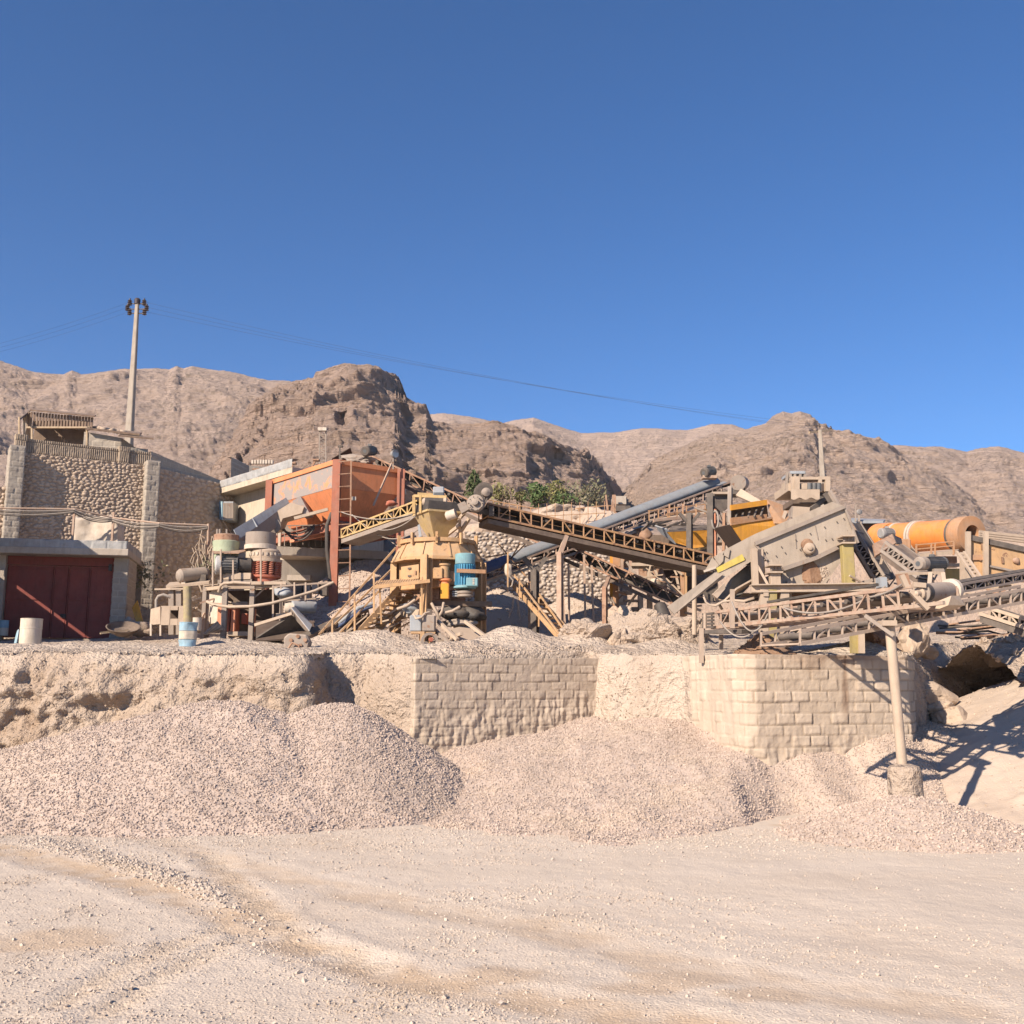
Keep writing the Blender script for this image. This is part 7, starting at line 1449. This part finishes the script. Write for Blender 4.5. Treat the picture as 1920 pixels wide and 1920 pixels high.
G2, _ = conveyor("belt_conveyor", "short dark conveyor ending under a tan hood before the orange drum", P(1660, 1016, 24.2), P(1728, 1066, 23.6), P(1652, 1032, 24.2), P(1720, 1082, 23.6), .9, 7, ('grey', 'darkbrown'), diag='N', thick=.04, drums=False, belt='darkbrown')
MB().pplate([(1636, 1022, 25.2), (1672, 1003, 25.8), (1679, 1020, 25.4), (1641, 1044, 24.9)], .06).b("hood_plate", M['rust'], G2); MB().pplate([(1672, 1003, 25.8), (1688, 1010, 26.6), (1690, 1020, 26.4), (1679, 1020, 25.4)], .06).b("hood_side", M['darkbrown'], G2); MB().pplate([(1655, 1034, 25), (1659, 1032, 25), (1653, 1058, 25), (1649, 1058, 25)], .05).b("hood_strut", M['tanlite'], G2); MB().pbox(1651, 1082, 1663, 1101, 23.5, .3).b("tail_bracket", M['galv'], G2)
motor("motor", "small grey twin motor before the orange drum's left collar", P(1650, 1000, 35.0), P(1674, 1000, 35.2), .17, ('lamp', 'lamp'))
tag(MB().pbox(1680, 1010, 1708, 1030, 34.6, .5).b("drive_box", M['drumdust'], bev=.03), "dusty orange drive box under the orange drum", "drive box")
sh_ = T("metal_shed", "grey metal shed roof behind the orange drum", "shed", P(1620, 1000, 44)); MB().pplate([(1596, 976, 43.5), (1656, 979, 43.5), (1660, 976, 46), (1596, 973, 46)], .1).b("roof", M['galv'], sh_); MB().pbox(1597, 979, 1655, 1040, 43.8, 2).b("wall", M['tarp'], sh_); MB().pbox(1596, 977, 1656, 981, 43.45, .1).b("fascia", M['galv'], sh_)
for u, v0, lb in ((1604, 945, "thin mast standing left on the grey shed roof"), (1610.5, 964, "short post with a small lamp on the grey shed roof"), (1614, 978, "pale thin pipe standing before the grey shed")): 
    t = T("roof_mast", lb, "mast", P(u, 980, 43.6)); MB().pbar((u, 1000 if u > 1612 else 978, 43.3), (u, v0, 43.3), .05 if u < 1606 else .08).b("mast_shaft", M['grey'], t)
    if 1608 < u < 1612: MB().lathe(P(u, 960, 43.3), [(.03, -.08), (.12, -.02), (.12, .08), (.03, .1)], 12, axis=(.5, -1, 0)).b("lamp_head", M['lamp'], t)
# low conveyor under E, and one at right edge
cvG, _ = conveyor("belt_conveyor", "low shaded conveyor with blue-grey belt under the screen base", P(1480, 1182, 24), P(1640, 1150, 22.6), P(1480, 1202, 24), P(1640, 1170, 22.6), .9, 6, ('paletruss', 'grey'), diag='N', pan=False, belt='pipe', thick=.045, drums=False)
cvH, _ = conveyor("belt_conveyor", "dark lattice conveyor descending out of view at the right edge", P(1838, 1135, 22), P(1990, 1182, 21), P(1836, 1150, 22), P(1990, 1199, 21), .9, 8, ('tanlite', 'dark'), diag='Z', thick=.05, drums=False)
cvI, _ = conveyor("belt_conveyor", "thin pale truss walkway rising behind the drum roller", P(1790, 1098, 22), P(1990, 1062, 26), P(1790, 1112, 22), P(1990, 1076, 26), .8, 12, ('paletruss', 'grey'), diag='Z', pan=False, thick=.04, rail=.05, drums=False)
# brown wet cone on the terrace below E
cb_ = P(1430, 1186, 23.2); heap("soil_heap", "small brown cone of wet soil under the red lattice conveyor", lambda x, y: cone(x, y, (cb_.x, cb_.y), cb_.z, .8, .75, .7, .6, .1), (cb_.x-1.2, cb_.x+1.2), (21.8, 24.6), .04, M['brown'], 500, .02, .05, None, .04, cat="soil heap", base=lambda x, y: zt0(x, y)-.1)
cbr = P(1890, 1195, 26); heap("sand_heap", "pale streaked bank above the dark gully at right", lambda x, y: cone(x, y, (cbr.x, cbr.y), cbr.z, .5, .2, .5, .4, .6), (11.6, 19), (21.5, 31), .09, M['terrace'], 900, .05, .2, None, .16, "dirt bank")
for i in range(22):
    a = P(1740+RNG.uniform(0, 180), 1170+RNG.uniform(0, 30), 28); tag(MB().path([a, a+Vector((RNG.uniform(.5, 1.2), RNG.uniform(-.3, .3), RNG.uniform(-.1, .15))), a+Vector((RNG.uniform(1.3, 2.2), RNG.uniform(-.4, .4), RNG.uniform(-.25, .25)))], .03, 5).b("reinforcing_bar", M['cabledark' if i % 2 else 'rust']), "bent reinforcing bar strewn over the bank behind the gully", "steel bar", "bars strewn behind the gully")
for i, (u, v, d_, s_) in enumerate(((1740, 1300, 25, (.5, .5, .4)), (1765, 1335, 24, (.4, .4, .3)), (1790, 1345, 23.5, (.35, .35, .3)), (1725, 1215, 27, (.4, .4, .35)), (1868, 1232, 27.5, (.3, .3, .3)), (1710, 1200, 25.5, (.4, .4, .6)))): tag(MB().rock(P(u, v, d_), s_, 90+i, 4, .45).b("boulder", M['stone']), "rough earthy boulder in the gully right of the pale block wall", "boulder", "boulders in the gully")

# walkway and loose clutter behind the covered conveyor
wk = T("service_walkway", "narrow pale walkway with thin rails under the covered conveyor's upper half", "walkway", P(1290, 985, 36)); MB().pplate([(1215, 978, 35.6), (1340, 962, 36.4), (1342, 958, 37.4), (1220, 973, 36.6)], .06).b("deck", M['tanlite'], wk)
m = MB().pbar((1215, 958, 35.6), (1340, 943, 36.4), .035)
for i in range(8): m.pbar((1217+i*17.5, 977-i*2.2, 35.6+i*.1), (1217+i*17.5, 957-i*2.2, 35.6+i*.1), .04)
m.b("handrail", M['rusty'], wk)
rg = np.random.default_rng(21)
for i in range(34):
    u, v = rg.uniform(1150, 1330), rg.uniform(1075, 1160); a = P(u, v, 35.0+rg.uniform(-1.2, .6)); k = i % 3
    tag(MB().bar(a, a+Vector((rg.uniform(-.9, .9), rg.uniform(-.2, .2), rg.uniform(-.3, .8))), rg.uniform(.035, .08)).b("scrap_bar", M[['tanlite', 'grey', 'rust'][k]]), "dusty strut in the tangle around the rear screen frame", "strut", "struts around the rear screen frame")
for i in range(30):
    u = rg.uniform(1345, 1640); a = P(u, 1150+rg.uniform(-30, 30)-(u-1345)*.1, 24.6+rg.uniform(0, 1.2))
    tag(MB().bar(a, a+Vector((rg.uniform(-.8, .8), rg.uniform(-.2, .2), rg.uniform(-.25, .5))), rg.uniform(.03, .08)).b("scrap_bar", M[['tanlite', 'grey', 'dark'][i % 3]]), "dusty strut in the shade beneath the big screen", "strut", "struts beneath the big screen")
for i in range(26):
    u = rg.uniform(1690, 1915); a = P(u, 1115+rg.uniform(-18, 30), 26+rg.uniform(-1, 2))
    tag(MB().bar(a, a+Vector((rg.uniform(-1.2, 1.2), rg.uniform(-.3, .3), rg.uniform(-.3, .4))), rg.uniform(.03, .08)).b("scrap_bar", M[['paletruss', 'tanlite', 'rust'][i % 3]]), "pale strut lying behind the lattice conveyor at right", "strut", "struts behind the right lattice conveyor")
for a, b_, s_, lb in (((1372, 1128, 22.2), (1440, 1150, 21.5), .5, "slack cable hanging from the slim post in front of the red lattice conveyor"), ((1350, 1165, 22.8), (1425, 1172, 22), .3, "pale hose looping below the red lattice conveyor"), ((1470, 1140, 20.5), (1660, 1100, 18), .25, "pale cable slung along the red lattice conveyor"), ((1590, 1118, 19), (1700, 1090, 17.2), .12, "thin cable running up to the drum roller")):
    tag(MB().hang(P(*a), P(*b_), s_, .02, 16).b("cable", M['cable']), lb, "cable")
# ---------------------------------------------------------------- dusty air
hz_m = bpy.data.materials.new("dusty_air"); hz_m.use_nodes = True; nt = hz_m.node_tree; nt.nodes.clear()
o_ = nt.nodes.new("ShaderNodeOutputMaterial"); v_ = nt.nodes.new("ShaderNodeVolumePrincipled"); nt.links.new(v_.outputs[0], o_.inputs["Volume"])
v_.inputs["Color"].default_value = (.80, .82, .90, 1); v_.inputs["Density"].default_value = .00017; v_.inputs["Anisotropy"].default_value = .0
tag(MB().box((0, 250, 124.5), (1500, 1400, 255)).b("haze", hz_m), kind="stuff")
